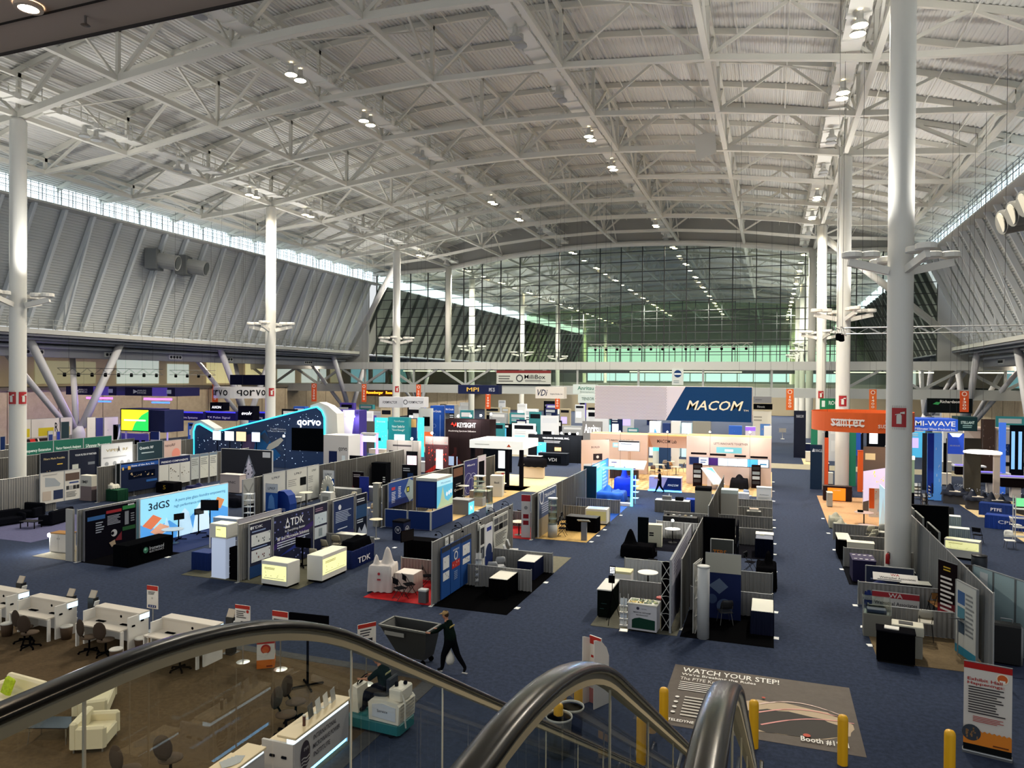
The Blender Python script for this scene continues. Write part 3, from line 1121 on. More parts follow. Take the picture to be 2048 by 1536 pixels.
def drape(x0, y0, x1, y1, h, label, mat=None, low=False):
 L = math.hypot(x1-x0, y1-y0)
 t = T('pipe_and_drape', label, 'curtain', x0, y0, 0, math.atan2(y1-y0, x1-x0))
 b = MB(); b.pleat(0, 0, L, 0, .02, h-.02, .035, .15); b.build('curtain', mat or DRAPE, t)
 n = max(1, int(round(L/3.05)))
 for i in range(n+1):
  MB().tube((L*i/n, 0, 0), (L*i/n, 0, h+.03), .024, 8).build('upright_pole', M('B8B8B4', .35, .6), t)
 b = MB(); b.tube((0, 0, h-.02), (L, 0, h-.02), .02, 6); b.build('top_rail', M('B8B8B4', .35, .6), t)
 for i in (range(n+1) if y0 < 60 and h > 1 else ()):
  MB().box(L*i/n-.15, -.07, .004, L*i/n+.15, .07, .012).build('base_plate', M('C9C9C5', .4, .4), t)
 return t
def mat_(x0, y0, x1, y1, c, label, z=.012, name='booth_carpet'):
 b = MB(); b.box(0, 0, 0, x1-x0, y1-y0, z)
 o = b.build(name, c if not isinstance(c, (str, tuple)) else (M(c, .95, noise=.15, nscale=6) if isinstance(c, str) else M(*c)))
 o.location = (x0, y0, .001)
 tag(o, label, 'carpet')
 return o
def monitor(x, y, rz, label, w=.9, h=.52, zc=1.5, on=None, stand=True, spec=None, wheels=False):
 t = T('display_screen', label, 'screen', x, y, 0, rz)
 b = MB(); b.rbox(-w/2, -.03, zc-h/2, w/2, .03, zc+h/2, .008); b.build('bezel', BLK, t)
 b = MB(); b.box(-w/2+.02, -.034, zc-h/2+.02, w/2-.02, -.03, zc+h/2-.02)
 b.build('screen', mm(on) if on else M('0A0B0E', .15), t)
 if spec: art(t, -w/2+.02, zc-h/2+.02, w-.04, h-.04, -.036, spec)
 if stand:
  b = MB(); b.bar((0, .05, .03), (0, .05, zc), .05)
  for s in ((-.3, -.25), (.3, -.25), (-.3, .35), (.3, .35)):
   b.bar((0, .05, .05), (s[0], s[1], .05), .04)
   if wheels: b.ball((s[0], s[1], .035), .035, 6)
  b.build('stand', BLK, t)
 return t
def rollup(x, y, rz, w, h, label, base, spec, name='banner_stand'):
 t = T(name, label, 'banner', x, y, 0, rz)
 b = MB(); b.box(-w/2, -.008, .07, w/2, .008, h); b.build('printed_sheet', mm(base), t)
 b = MB(); b.rbox(-w/2-.02, -.1, 0, w/2+.02, .1, .07, .015); b.build('cassette', M('8F9294', .35, .7), t); MB().box(-w/2, -.015, h, w/2, .015, h+.02).build('top_rail', M('8F9294', .35, .7), t)
 art(t, -w/2, .07, w, h-.07, -.012, spec)
 return t
def box_(x, y, z, rz, w, d, h, label, col, name='carton', cat='box', spec=None, lid=None):
 t = T(name, label, cat, x, y, z, rz)
 b = MB(); b.rbox(-w/2, -d/2, 0, w/2, d/2, h*.9, .006); b.build('carton_body', mm(col), t)
 b = MB(); b.rbox(-w/2-.004, -d/2-.004, h*.9, w/2+.004, d/2+.004, h, .004); b.build('lid', mm(lid or col), t)
 if spec: art(t, -w/2, 0, w, h*.9, -d/2-.003, spec)
 return t
def cloaked(x, y, rz, w, d, h, label, col, seed=1, lumps=None, z0=0.02, name='cloth_covered_display', spec=None):
 """a cloth thrown over equipment"""
 rr = random.Random(seed)
 n, m_ = 22, 16
 hs = lumps or [(rr.uniform(-.3, .3), rr.uniform(-.3, .3), rr.uniform(.5, 1.0), rr.uniform(.12, .3)) for _ in range(5)]
 def H(u, v):
  z = .62
  for a, c, k, s in hs:
   z = max(z, k*math.exp(-((u-a)**2+(v-c)**2)/(2*s*s))) if k > .62 else z
  return z*h
 vs = []
 for j in range(m_+1):
  for i in range(n+1):
   u, v = -1+2*i/n, -1+2*j/m_
   e = max(abs(u), abs(v))
   if e < .8:
    uu, vv = u/.8, v/.8
    vs.append((uu*w/2, vv*d/2, H(uu*.5, vv*.5)+.012*math.sin(9*uu+seed)*math.cos(7*vv)))
   else:
    k = (e-.8)/.2
    a = math.atan2(v, u)
    s = .8/e
    fl = 1+.10*k*(1+math.sin(a*11+seed*2))*.6
    vs.append((u*s/.8*w/2*fl, v*s/.8*d/2*fl, H(u*s/.8*.5, v*s/.8*.5)*(1-k)+z0*k+.02*k*(1+math.sin(a*13+seed))))
 fs = [(j*(n+1)+i, j*(n+1)+i+1, (j+1)*(n+1)+i+1, (j+1)*(n+1)+i) for j in range(m_) for i in range(n)]
 t = T(name, label, 'covered display', x, y, 0, rz)
 b = MB(); b.add(vs, fs); b.build('cloth', mm(col), t, True)
 b = MB(); b.box(-w*.44, -d*.44, 0, w*.44, d*.44, h*.55); b.build('display_body', M('3A3A3C', .6), t)
 if spec: art(t, -w/2, 0, w, h*.6, -d/2*1.16, spec)
 return t
def rack(x, y, rz, label, h=1.3, w=.28, n=4, col='B8B9BA'):
 t = T('literature_rack', label, 'brochure rack', x, y, 0, rz)
 b = MB()
 for s in (-1, 1): b.bar((s*w/2, .1, 0), (s*w/2, .16, h), .02)
 b.box(-w/2, -.12, 0, w/2, .16, .03)
 b.build('frame', M(col, .35, .7), t)
 for i in range(n):
  z = .22+i*(h-.35)/n
  b = MB(); b.bar((0, -.02, z), (0, .08, z+.26), w*.9, .012, (1, 0, 0)); b.box(-w/2, -.06, z-.04, w/2, .06, z)
  tr = b.build('tray', M(col, .4, .5), t)
  b = MB()
  b.m = Matrix.Translation((0, .0, z+.1)) @ Matrix.Rotation(rad(-20), 4, 'X')
  b.box(-w*.4, -.02, -.1, w*.4, .0, .14)
  b.build('brochure', M(('E8E6DE', 'C9CFD6', 'E0DCC8', 'D2D8DA')[i % 4], .6), tr)
 return t
def marker(x, y):
 return (x, y)
_mk = {}
def markers(pts, label):
 for x, y in pts:
  if 'm' not in _mk:
   me = MB().box(-.09, -.12, 0, .09, .12, .012).mesh('booth_marker'); me.materials.append(M('F2F2EE', .6)); _mk['m'] = me
  o = bpy.data.objects.new('booth_marker', _mk['m']); COL.objects.link(o); o.location = (x, y, .001)
  o.rotation_euler = (0, 0, random.uniform(-.2, .2))
  tag(o, label, 'floor card', label)

# ================================================================== PEOPLE
def person(label, joints, limbs, mats, loc, rz, extra=None):
 """joints: name -> (x, y, z, r); limbs: (a, b); one skinned surface, colours by limb"""
 t = T('person', label, 'person', *loc, rz)
 names = list(joints)
 me = bpy.data.meshes.new('figure')
 me.from_pydata([joints[n][:3] for n in names], [(names.index(a), names.index(c)) for a, c, _ in limbs], [])
 o = bpy.data.objects.new('figure', me); COL.objects.link(o)
 md = o.modifiers.new('skin', 'SKIN')
 md.use_smooth_shade = True
 md.branch_smoothing = 0.4
 for i, n in enumerate(names):
  r = joints[n][3]
  if not n[1:].startswith(('palm', 'f', 't', 'wrist')): r = (r[0]*1.38, r[1]*1.38) if isinstance(r, tuple) else r*1.34
  rr = r if isinstance(r, tuple) else (r, r)
  me.skin_vertices[0].data[i].radius = rr
 me.skin_vertices[0].data[names.index('pelvis')].use_root = True
 sb = o.modifiers.new('sub', 'SUBSURF'); sb.levels = 2; sb.render_levels = 2
 dg = bpy.context.evaluated_depsgraph_get()
 nm = bpy.data.meshes.new_from_object(o.evaluated_get(dg))
 nm.name = 'figure'
 bpy.data.objects.remove(o)
 o = bpy.data.objects.new('figure', nm); COL.objects.link(o); o.parent = t
 nm.materials.clear()
 order = []
 for a, c, mt in limbs:
  if mt not in order: order.append(mt)
 for mt in order: nm.materials.append(mats[mt])
 segs = [(Vector(joints[a][:3]), Vector(joints[c][:3]), order.index(mt)) for a, c, mt in limbs]
 for p in nm.polygons:
  c = p.center
  best, bi = 1e9, 0
  for A, B, i in segs:
   d = B-A; k = max(0, min(1, (c-A).dot(d)/max(1e-9, d.length_squared)))
   q = (A+d*k-c).length
   if q < best: best, bi = q, i
  p.material_index = bi
 nm.shade_smooth()
 return t
SKIN = M('B98367', .6)
def hand_joints(j, L, pre, wx, wy, wz, dx, dy, dz, side=(0, 0, 1)):
 """palm and five curled fingers after the wrist"""
 d = Vector((dx, dy, dz)).normalized(); s = Vector(side).normalized(); n = d.cross(s)
 w = Vector((wx, wy, wz))
 p = w+d*.075
 j[pre+'palm'] = (*p, .026)
 L.append((pre+'wrist', pre+'palm', 'skin'))
 for k, (o, ln) in enumerate(((-.03, .07), (-.01, .078), (.012, .072), (.032, .058))):
  a = p+d*.03+s*o; c = a+d*ln*.6; e = c+d*ln*.2-n*ln*.5
  for q, (nm, v) in enumerate((('a', a), ('b', c), ('c', e))):
   j[pre+'f%d%s' % (k, nm)] = (*v, .010-.001*q)
  L += [(pre+'palm', pre+'f%da' % k, 'skin'), (pre+'f%da' % k, pre+'f%db' % k, 'skin'), (pre+'f%db' % k, pre+'f%dc' % k, 'skin')]
 a = w+d*.03-s*.035; c = a+d*.035-s*.02-n*.02
 j[pre+'ta'] = (*a, .012); j[pre+'tb'] = (*c, .010)
 L += [(pre+'palm', pre+'ta', 'skin'), (pre+'ta', pre+'tb', 'skin')]
def head(t, x, y, z, ry, hair, cap=None, tilt=0, beard=False):
 """head with face, facing local -Y turned by ry"""
 mt = Matrix.Translation((x, y, z)) @ Matrix.Rotation(ry, 4, 'Z') @ Matrix.Rotation(tilt, 4, 'X')
 b = MB(); b.m = mt
 b.ball((0, 0, 0), .1, 16, (.78, .95, 1.18)); b.ball((0, -.035, -.065), .06, 12, (.85, .9, .8))
 b.tube((0, -.088, .02), (0, -.118, -.022), .009, 6, .016)
 for s in (-1, 1):
  b.ball((s*.079, .005, -.005), .026, 8, (.4, .7, 1.2))
 b.tube((0, .01, -.15), (0, .015, -.05), .052, 10)
 o = b.build('head', SKIN, t, True)
 b = MB(); b.m = mt
 for s in (-1, 1): b.ball((s*.03, -.087, .016), .011, 8)
 b.build('eye', M('1A1410', .3), o)
 b = MB(); b.m = mt; b.ball((0, -.088, -.055), .02, 8, (1.2, .4, .35)); b.build('mouth', M('8A4A42', .6), o)
 b = MB(); b.m = mt; b.ball((0, .018, .03), .105, 14, (.82, .95, 1.1))
 b.build('hair', M(hair, .8), t, True)
 if cap:
  b = MB(); b.m = mt; b.ball((0, .008, .055), .108, 14, (.86, .98, .8)); b.box(-.06, -.17, .045, .06, -.08, .06)
  b.build('cap', M(cap, .8), t, True)

# ---- cart pusher (faces -X: built facing -Y then turned)
TOPG = M('101A16', .85); PANT = M('0E0F13', .85); SHOE = M('1B1B1D', .6); NAVYP = M('131722', .85)
px, py = atZ(897, 1343)
J = {'pelvis': (0, .08, .93, (.15, .12)), 'belly': (0, .03, 1.1, (.15, .125)), 'chest': (0, -.04, 1.32, (.165, .12)), 'neck': (0, -.07, 1.5, .055), 'skull': (0, -.1, 1.56, .05),
     'lsh': (.17, -.06, 1.42, .062), 'lel': (.22, -.28, 1.22, .045), 'lwrist': (.2, -.5, 1.12, .030),
     'rsh': (-.17, -.06, 1.42, .062), 'rel': (-.22, -.3, 1.24, .045), 'rwrist': (-.2, -.52, 1.13, .030),
     'lhip': (.095, .07, .86, .105), 'lkn': (.1, -.12, .5, .065), 'lan': (.1, -.16, .09, .042), 'lto': (.1, -.33, .035, .034),
     'rhip': (-.095, .1, .86, .105), 'rkn': (-.1, .25, .5, .065), 'ran': (-.1, .52, .17, .042), 'rto': (-.1, .46, .03, .034)}
Ls = [('pelvis', 'belly', 'top'), ('belly', 'chest', 'top'), ('chest', 'neck', 'top'), ('neck', 'skull', 'skin'), ('chest', 'lsh', 'top'), ('lsh', 'lel', 'top'), ('lel', 'lwrist', 'top'),
      ('chest', 'rsh', 'top'), ('rsh', 'rel', 'top'), ('rel', 'rwrist', 'top'), ('pelvis', 'lhip', 'pant'), ('lhip', 'lkn', 'pant'), ('lkn', 'lan', 'pant'), ('lan', 'lto', 'shoe'),
      ('pelvis', 'rhip', 'pant'), ('rhip', 'rkn', 'pant'), ('rkn', 'ran', 'pant'), ('ran', 'rto', 'shoe')]
hand_joints(J, Ls, 'l', .2, -.5, 1.12, 0, -1, -.1, (-1, 0, 0)); hand_joints(J, Ls, 'r', -.2, -.52, 1.13, 0, -1, -.1, (1, 0, 0))
t = person('person in dark work clothes and tan cap, pushing the grey cart', J, Ls, {'top': TOPG, 'pant': PANT, 'skin': SKIN, 'shoe': SHOE}, (px, py, 0), rad(-97))
head(t, 0, -.12, 1.66, 0, '3A2A20', cap='A8895A', tilt=rad(12))
b = MB(); b.m = Matrix.Translation((0, .12, 1.36)) @ Matrix.Rotation(rad(-12), 4, 'X'); b.box(-.13, -.01, -.02, .13, .0, .03); b.build('back_print', M('C9B46A', .7), t)
b = MB()
for s in ((.1, -.25), (-.1, .5)):
 b.box(s[0]-.04, s[1]-.09, .0, s[0]+.04, s[1]+.09, .014)
b.build('shoe_sole', M('8A8A8A', .6), t)
PUSH = (px, py)
# white bag hanging at the hip
t = T('rubbish_bag', 'white plastic bag held beside the legs of the person pushing the cart', 'bag', px+.06, py-.02, .22, 0); t.scale = (.8, .8, .75)
b = MB()
b.lathe([(.02, .0), (.12, .03), (.17, .16), (.14, .34), (.05, .52), (.02, .6)], 0, 0, 12); b.build('bag_body', M('D9D5C8', .5), t, True)
b = MB(); b.path([(0, 0, .58), (.03, 0, .72), (0, 0, .8)], .008); b.build('tied_neck', M('E8E4D8', .5), t)

# ---- tilt cart
cx, cy = atZ(827, 1322)
t = T('tilt_cart', 'dark grey plastic tilt cart with pale rim, pushed along the navy aisle', 'cart', cx, cy, 0, rad(-5))
def hull(x0, x1, y0, y1, z): return [(x0, y0, z), (x1, y0, z), (x1, y1, z), (x0, y1, z)]
lv = [hull(-.35, .55, -.28, .28, .2), hull(-.6, .62, -.33, .33, .55), hull(-.98, .70, -.42, .42, 1.1)]
vs = [p for l in lv for p in l]
inn = [hull(-.93, .65, -.37, .37, 1.1), hull(-.32, .5, -.24, .24, .26)]
vs += [p for l in inn for p in l]
fs = [(3, 2, 1, 0)]
for k in range(2):
 for i in range(4):
  fs.append((4*k+i, 4*k+(i+1) % 4, 4*k+4+(i+1) % 4, 4*k+4+i))
for i in range(4):
 fs.append((8+i, 8+(i+1) % 4, 12+(i+1) % 4, 12+i)); fs.append((12+i, 12+(i+1) % 4, 16+(i+1) % 4, 16+i))
fs.append((16, 17, 18, 19))
MB().add(vs, fs).build('tub', M('2A2B29', .55), t)
b = MB()
r_ = lv[2]
for i in range(4): b.bar(r_[i], r_[(i+1) % 4], .07, .05)
b.build('rim', M('5C5E58', .5), t)
b = MB(); b.box(-.75, -.475, .86, -.05, -.462, .98)
b.m = Matrix.Identity(4); b.build('side_label', M('8C8B84', .6), t)
for sx in (-.25, .48):
 for sy in (-.24, .24):
  b = MB(); b.tube((sx, sy-.025, .085), (sx, sy+.025, .085), .085, 12); b.bar((sx, sy, .09), (sx, sy, .2), .04); b.build('wheel', BLK, t)

# ---- ride-on floor scrubber with its rider (drives towards -X)
wx, wy = atZ(752, 1474)
t = T('floor_scrubber', 'white and teal ride-on floor scrubber driven across the brown carpet', 'floor scrubber', wx+.05, wy+.45, 0, rad(-3)); SCR = t
TEAL = M('1E6A6C', .45); CREAM = M('E3DCCB', .45)
MB().rbox(-1.05, -.42, .10, .62, .42, .40, .06).build('skirt_body', TEAL, t)
b = MB()
prof = [(-.30, .40), (.60, .38), (.62, .85), (.55, .93), (.10, .98), (-.25, .93), (-.33, .85)]
b.prism(prof, -.42, .42)
b.build('tank_shell', CREAM, t)
b = MB(); b.prism([(-.2, .50), (.52, .46), (.52, .82), (.1, .88), (-.2, .82)], -.435, -.42)
b.build('side_panel', M('C9CCD2', .4), t)
txt(t, 'Service', .12, .68, .32, .075, M('2A2E38'), -.44)
b = MB(); b.rbox(.22, -.30, .95, .62, .30, 1.26, .04); b.build('recovery_tank', CREAM, t)
b = MB(); b.rbox(-.30, -.24, .95, .12, .24, 1.06, .03); b.rbox(.10, -.24, 1.02, .2, .24, 1.45, .03); b.build('seat', M('2A3038', .6), t)
b = MB(); b.prism([(-1.0, .4), (-.75, .4), (-.80, 1.05), (-.95, 1.12), (-1.08, .95)], -.25, .25); b.build('dash_column', CREAM, t)
b = MB()
for i in range(16):
 a0, a1 = 2*math.pi*i/16, 2*math.pi*(i+1)/16
 def wpt(a): return (-.80+.10*math.sin(a), .19*math.cos(a), 1.22+.14*math.sin(a))
 b.tube(wpt(a0), wpt(a1), .014, 6)
b.tube((-.92, 0, 1.05), (-.8, 0, 1.22), .02, 6)
b.build('steering_wheel', BLK, t)
b = MB()
for s in (-1, 1):
 b.tube((.35, s*.36-.04, .11), (.35, s*.36+.04, .11), .11, 14)
b.tube((-.8, -.05, .10), (-.8, .05, .10), .10, 14)
b.build('wheel', BLK, t)
b = MB()
for i in range(5): b.box(.621, -.34, .45+i*.09, .63, .34, .50+i*.09)
b.build('rear_vent', M('A39E92', .5), t)
b = MB(); b.path([(.66, -.3, 1.15), (.74, -.3, .9), (.72, -.28, .5), (.7, -.2, .25)], .022, 8); b.build('drain_hose', M('D8D4C8', .5), t)
b = MB(); b.tube((.35, -.1, 1.26), (.35, -.1, 1.36), .05, 8); b.ball((.5, .1, 1.30), .06, 8)
b.build('filler_cap', BLK, t)
sx0, sy0 = wx+.05, wy+.45
J = {'pelvis': (0, .07, 1.13, (.15, .12)), 'belly': (0, .05, 1.28, (.15, .13)), 'chest': (0, -.05, 1.48, (.17, .13)), 'neck': (0, -.12, 1.65, .055), 'skull': (0, -.17, 1.70, .05),
     'lsh': (.18, -.08, 1.57, .065), 'lel': (.22, -.3, 1.35, .043), 'lwrist': (.15, -.52, 1.30, .028),
     'rsh': (-.18, -.08, 1.57, .065), 'rel': (-.24, -.28, 1.35, .043), 'rwrist': (-.16, -.52, 1.30, .028),
     'lhip': (.1, .0, 1.1, .095), 'lkn': (.14, -.42, 1.02, .07), 'lan': (.13, -.5, .56, .045), 'lto': (.13, -.66, .49, .036),
     'rhip': (-.1, .0, 1.1, .095), 'rkn': (-.14, -.42, 1.02, .07), 'ran': (-.13, -.5, .56, .045), 'rto': (-.13, -.66, .49, .036)}
Ls = [('pelvis', 'belly', 'top'), ('belly', 'chest', 'top'), ('chest', 'neck', 'top'), ('neck', 'skull', 'skin'), ('chest', 'lsh', 'top'), ('lsh', 'lel', 'top'), ('lel', 'lwrist', 'skin'),
      ('chest', 'rsh', 'top'), ('rsh', 'rel', 'top'), ('rel', 'rwrist', 'skin'), ('pelvis', 'lhip', 'pant'), ('lhip', 'lkn', 'pant'), ('lkn', 'lan', 'pant'), ('lan', 'lto', 'shoe'),
      ('pelvis', 'rhip', 'pant'), ('rhip', 'rkn', 'pant'), ('rkn', 'ran', 'pant'), ('ran', 'rto', 'shoe')]
hand_joints(J, Ls, 'l', .15, -.52, 1.30, -.1, -1, -.25, (-1, 0, 0)); hand_joints(J, Ls, 'r', -.16, -.52, 1.30, .1, -1, -.25, (1, 0, 0))
TOPD = M('12211D', .85)
t = person('person in dark green shirt and navy trousers, seated on the floor scrubber and steering', J, Ls, {'top': TOPD, 'pant': NAVYP, 'skin': SKIN, 'shoe': SHOE}, (sx0-.09, sy0, -.10), rad(-93))
head(t, 0, -.22, 1.80, 0, '15110F', tilt=rad(25))
b = MB(); b.m = Matrix.Translation((0, .11, 1.5)) @ Matrix.Rotation(rad(-14), 4, 'X'); b.box(-.12, -.005, -.02, .12, .005, .03); b.build('back_print', M('C4C08A', .7), t)

SCR.scale = (.92, .92, .92)
# ---- walker in front of the pale booth
px, py = atZ(1319, 986)
J = {'pelvis': (0, 0, .95, (.14, .11)), 'belly': (0, 0, 1.12, (.14, .11)), 'chest': (0, -.01, 1.34, (.16, .115)), 'neck': (0, -.02, 1.51, .052), 'skull': (0, -.03, 1.56, .05),
     'lsh': (.17, 0, 1.43, .06), 'lel': (.2, -.05, 1.16, .042), 'lwrist': (.14, -.25, 1.12, .03),
     'rsh': (-.17, 0, 1.43, .06), 'rel': (-.2, -.04, 1.16, .042), 'rwrist': (-.12, -.24, 1.16, .03),
     'lhip': (.09, 0, .88, .1), 'lkn': (.09, -.12, .5, .065), 'lan': (.09, -.3, .1, .042), 'lto': (.09, -.46, .06, .034),
     'rhip': (-.09, 0, .88, .1), 'rkn': (-.09, .05, .5, .065), 'ran': (-.09, .33, .13, .042), 'rto': (-.09, .22, .03, .034)}
Ls = [('pelvis', 'belly', 'top'), ('belly', 'chest', 'top'), ('chest', 'neck', 'top'), ('neck', 'skull', 'skin'), ('chest', 'lsh', 'top'), ('lsh', 'lel', 'top'), ('lel', 'lwrist', 'skin'),
      ('chest', 'rsh', 'top'), ('rsh', 'rel', 'top'), ('rel', 'rwrist', 'skin'), ('pelvis', 'lhip', 'pant'), ('lhip', 'lkn', 'pant'), ('lkn', 'lan', 'pant'), ('lan', 'lto', 'shoe'),
      ('pelvis', 'rhip', 'pant'), ('rhip', 'rkn', 'pant'), ('rkn', 'ran', 'pant'), ('ran', 'rto', 'shoe')]
hand_joints(J, Ls, 'l', .14, -.25, 1.12, -.2, -1, 0, (0, 0, 1)); hand_joints(J, Ls, 'r', -.12, -.24, 1.16, .2, -1, 0, (0, 0, 1))
t = person('person dressed all in black, walking past the glowing reception counter of the pale booth', J, Ls, {'top': M('0D0E12', .8), 'pant': M('0C0D11', .8), 'skin': SKIN, 'shoe': SHOE}, (px, py, 0), rad(-95))
head(t, 0, -.04, 1.68, 0, '120E0C', cap='101014')

# ================================================================== REGISTRATION AREA
WOOD = M('D9CFBE', .5); WHT = M('E6E2D8', .45)
def reg_desk(xa, xb, y, label, items=True):
 w = abs(xb-xa)
 t = T('registration_desk', label, 'desk', (xa+xb)/2, y, 0, rad(-2))
 b = MB(); b.box(-w/2-.03, -.62, .72, w/2-.05, .08, .76); b.build('worktop', WOOD, t)
 b = MB(); b.rbox(-w/2, .04, 1.08, w/2+.04, .44, 1.13, .01); b.build('raised_shelf', WOOD, t)
 b = MB(); b.box(-w/2, .34, .03, w/2, .4, 1.08); b.build('front_panel', WHT, t)
 b = MB(); b.box(-w/2, .06, .76, w/2, .10, 1.08); b.build('upstand', WOOD, t)
 for s in (-1, 1):
  b = MB(); b.box(s*w/2-.03, -.35, .0, s*w/2+.03, .4, 1.08 if s < 0 else 1.10); sd = b.build('side_panel', WHT, t)
  b = MB()
  for yy in (-.18, .15):
   b.tube((s*(w/2+.031)-.003, yy-.05, .80 if yy < 0 else .88), (s*(w/2+.031)+.003, yy+.05, .80 if yy < 0 else .88), .03, 8)
  b.build('hand_hole', BLK, sd)
  b = MB(); b.box(s*w/2-.05, -.6, 0, s*w/2+.0, -.5, .72); b.build('leg', WHT, t)
 b = MB(); b.box(w/2+.031, .06, .92, w/2+.045, .42, 1.08); b.build('light_strip', M('BFE6FF', .4, 0, 2.2), t)
 b = MB()
 b.tube((w*.1, .055, .93), (w*.1, .06, .93), .045, 12)
 b.build('cable_port', BLK, t)
 if items:
  for q, xx in enumerate((-w*.22, w*.3)):
   b = MB(); b.rbox(-.17, -.06, 0, .17, .06, .018, .006)
   o = b.build('keyboard', BLK); o.location = ((xa+xb)/2+xx, y-.15, .765)
   tag(o, 'black keyboard on the '+items+(', lit end' if q else ', other end'), 'keyboard')
 return t
def desk_at(p0, p1, label, it):
 xa, ya = atZ(*p0); xb, yb = atZ(*p1)
 return reg_desk(xa, xb, (ya+yb)/2+.45, label, it), (xa, xb, (ya+yb)/2+.45)
d1, q1 = desk_at((-70, 1247), (12, 1258), 'white registration desk cut by the edge of the brown carpet view', 'edge desk')
d2, q2 = desk_at((27, 1268), (108, 1281), 'white registration desk with two chairs, a clear sign frame on its shelf', 'sign-frame desk')
d3, q3 = desk_at((161, 1291), (252, 1308), 'white registration desk with two dark chairs beside the standing notice', 'notice desk')
d4, q4 = desk_at((294, 1318), (405, 1336), 'white registration desk with papers on its shelf, behind the escalator handrail', 'papers desk')
for (px, py), lb, r in (((40, 1288), 'dark padded office chair under the sign-frame desk, outer of two', 170), ((72, 1292), 'dark padded office chair under the sign-frame desk, inner of two', 195),
                   ((170, 1309), 'dark padded office chair at the desk beside the notice, outer of two', 165), ((203, 1315), 'dark padded office chair at the desk beside the notice, inner of two', 190),
                   ((352, 1345), 'dark padded office chair peeking over the escalator handrail', 180), ((330, 1570), 'brown office chair alone on the brown carpet, backrest to the counter', 190),
                   ((245, 1595), 'brown office chair of which only the top of the back shows', 170), ((564, 1475), 'grey-brown office chair behind the lit counter, near its corner', 90),
                   ((584, 1448), 'grey-brown office chair behind the lit counter, beside the acrylic frames', 90)):
 x, y = atZ(px, py)
 office_chair(x, y+.15, rad(r), lb)
for (px, py), lb in (((14, 1272), 'brown waste bin with white liner at the edge desk'), ((133, 1278), 'brown waste bin with white liner beside the sign-frame desk'),
                     ((232, 1326), 'brown waste bin under the desk beside the notice'), ((282, 1303), 'small dark waste bin between the notice desk and the papers desk')):
 x, y = atZ(px, py)
 t = T('waste_bin', lb, 'waste bin', x, y, 0)
 MB().lathe([(.15, 0), (.19, .42), (.17, .42), (.14, .03)], 0, 0, 14).build('bin_body', M('4A3A2C', .6), t, True)
 MB().lathe([(.175, .38), (.2, .43), (.17, .45), (.10, .40)], 0, 0, 14).build('liner', M('C9C6BC', .6), t, True)
def brochure_kiosk(px, py, lb):
 x, y = atZ(px, py)
 t = T('brochure_kiosk', lb, 'brochure rack', x, y, 0, rad(0))
 b = MB(); b.box(-.13, -.1, .02, .13, .1, 1.15); b.box(-.2, -.2, 0, .2, .2, .02); b.build('body', M('0E0F12', .5), t)
 b = MB(); b.m = Matrix.Translation((0, 0, 1.25)) @ Matrix.Rotation(rad(-25), 4, 'X'); b.box(-.13, -.02, -.12, .13, .02, .14); b.build('tilted_tray', M('C7B7A0', .5), t)
 for i in range(4):
  b = MB(); b.m = Matrix.Translation((.15, 0, .30+i*.22)) @ Matrix.Rotation(rad(20), 4, 'Y'); b.box(-.01, -.09, -.08, .02, .09, .1)
  b.build('brochure', M(('E8E8E4', 'BFD4E6', 'D8D4C8', 'E8E8E4')[i], .6), t)
brochure_kiosk(42, 1228, 'tall black brochure kiosk between the edge desk and the sign-frame desk')
brochure_kiosk(142, 1258, 'tall black brochure kiosk at the lit end of the sign-frame desk')
brochure_kiosk(186, 1262, 'tall black brochure kiosk behind the desk beside the notice')
brochure_kiosk(462, 1306, 'black brochure kiosk on twin poles just behind the handrail')
RED, ORG, OFF = 'B5352B', 'E0782E', 'E9E2D6'
def notice(px, py, w, h, ztop, lb, spec, rz=0, base=OFF):
 x, y = atZ(px, py)
 t = T('sign_stand', lb, 'sign', x, y, 0, rz)
 b = MB(); b.box(-w/2, -.012, ztop-h, w/2, .012, ztop); b.build('notice_board', M(base), t)
 b = MB(); b.tube((0, .02, .02), (0, .02, ztop-.05), .02, 8); b.build('pole', M('C5C5C0', .3, .8), t)
 MB().lathe([(.2, 0), (.2, .015), (.03, .03)], 0, .02, 22).build('round_base', M('D2D2CE', .25, .8), t)
 art(t, -w/2, ztop-h, w, h, -.014, spec)
 return t
notice(305, 1262, .48, .78, 1.55, 'notice on a pole with red header and blue footer beside the papers desk',
       [('r', 0, .80, 1, 1, RED), ('l', .12, .60, .88, .76, 3, '3A3A40'), ('c', .5, .46, .07, 'B9B4AA'), ('r', .15, .05, .85, .16, '2A3F7A'), ('r', .3, .07, .36, .14, OFF), ('r', .5, .07, .56, .14, OFF), ('r', .7, .07, .76, .14, OFF)])
notice(485, 1325, .55, .8, 1.75, 'notice on a pole with round steel base beside the orange box stand',
       [('r', 0, .86, 1, 1, RED), ('c', .85, .78, .09, RED), ('l', .1, .5, .8, .8, 4, '4A4644'), ('r', .4, .12, .62, .4, '2A2A2E'), ('r', 0, 0, 1, .08, ORG)])
notice(560, 1340, .55, .8, 1.75, 'notice with red header and orange footer on the other side of the orange box stand',
       [('r', 0, .8, 1, 1, RED), ('l', .1, .45, .9, .74, 3, '4A4644'), ('r', 0, 0, 1, .35, ORG), ('r', .1, .37, .3, .42, '4A4644')])
notice(733, 1370, .55, .82, 1.75, 'narrow-looking notice standing in front of the grey tilt cart',
       [('r', 0, .86, 1, 1, RED), ('l', .12, .55, .88, .82, 3, '3A3A40'), ('r', .2, .35, .8, .48, '2A2A2E'), ('r', .2, .18, .45, .32, '2A2A2E'), ('r', .55, .18, .8, .32, '2A2A2E'), ('r', 0, 0, 1, .12, ORG)], rz=rad(55))
x, y = atZ(530, 1337)
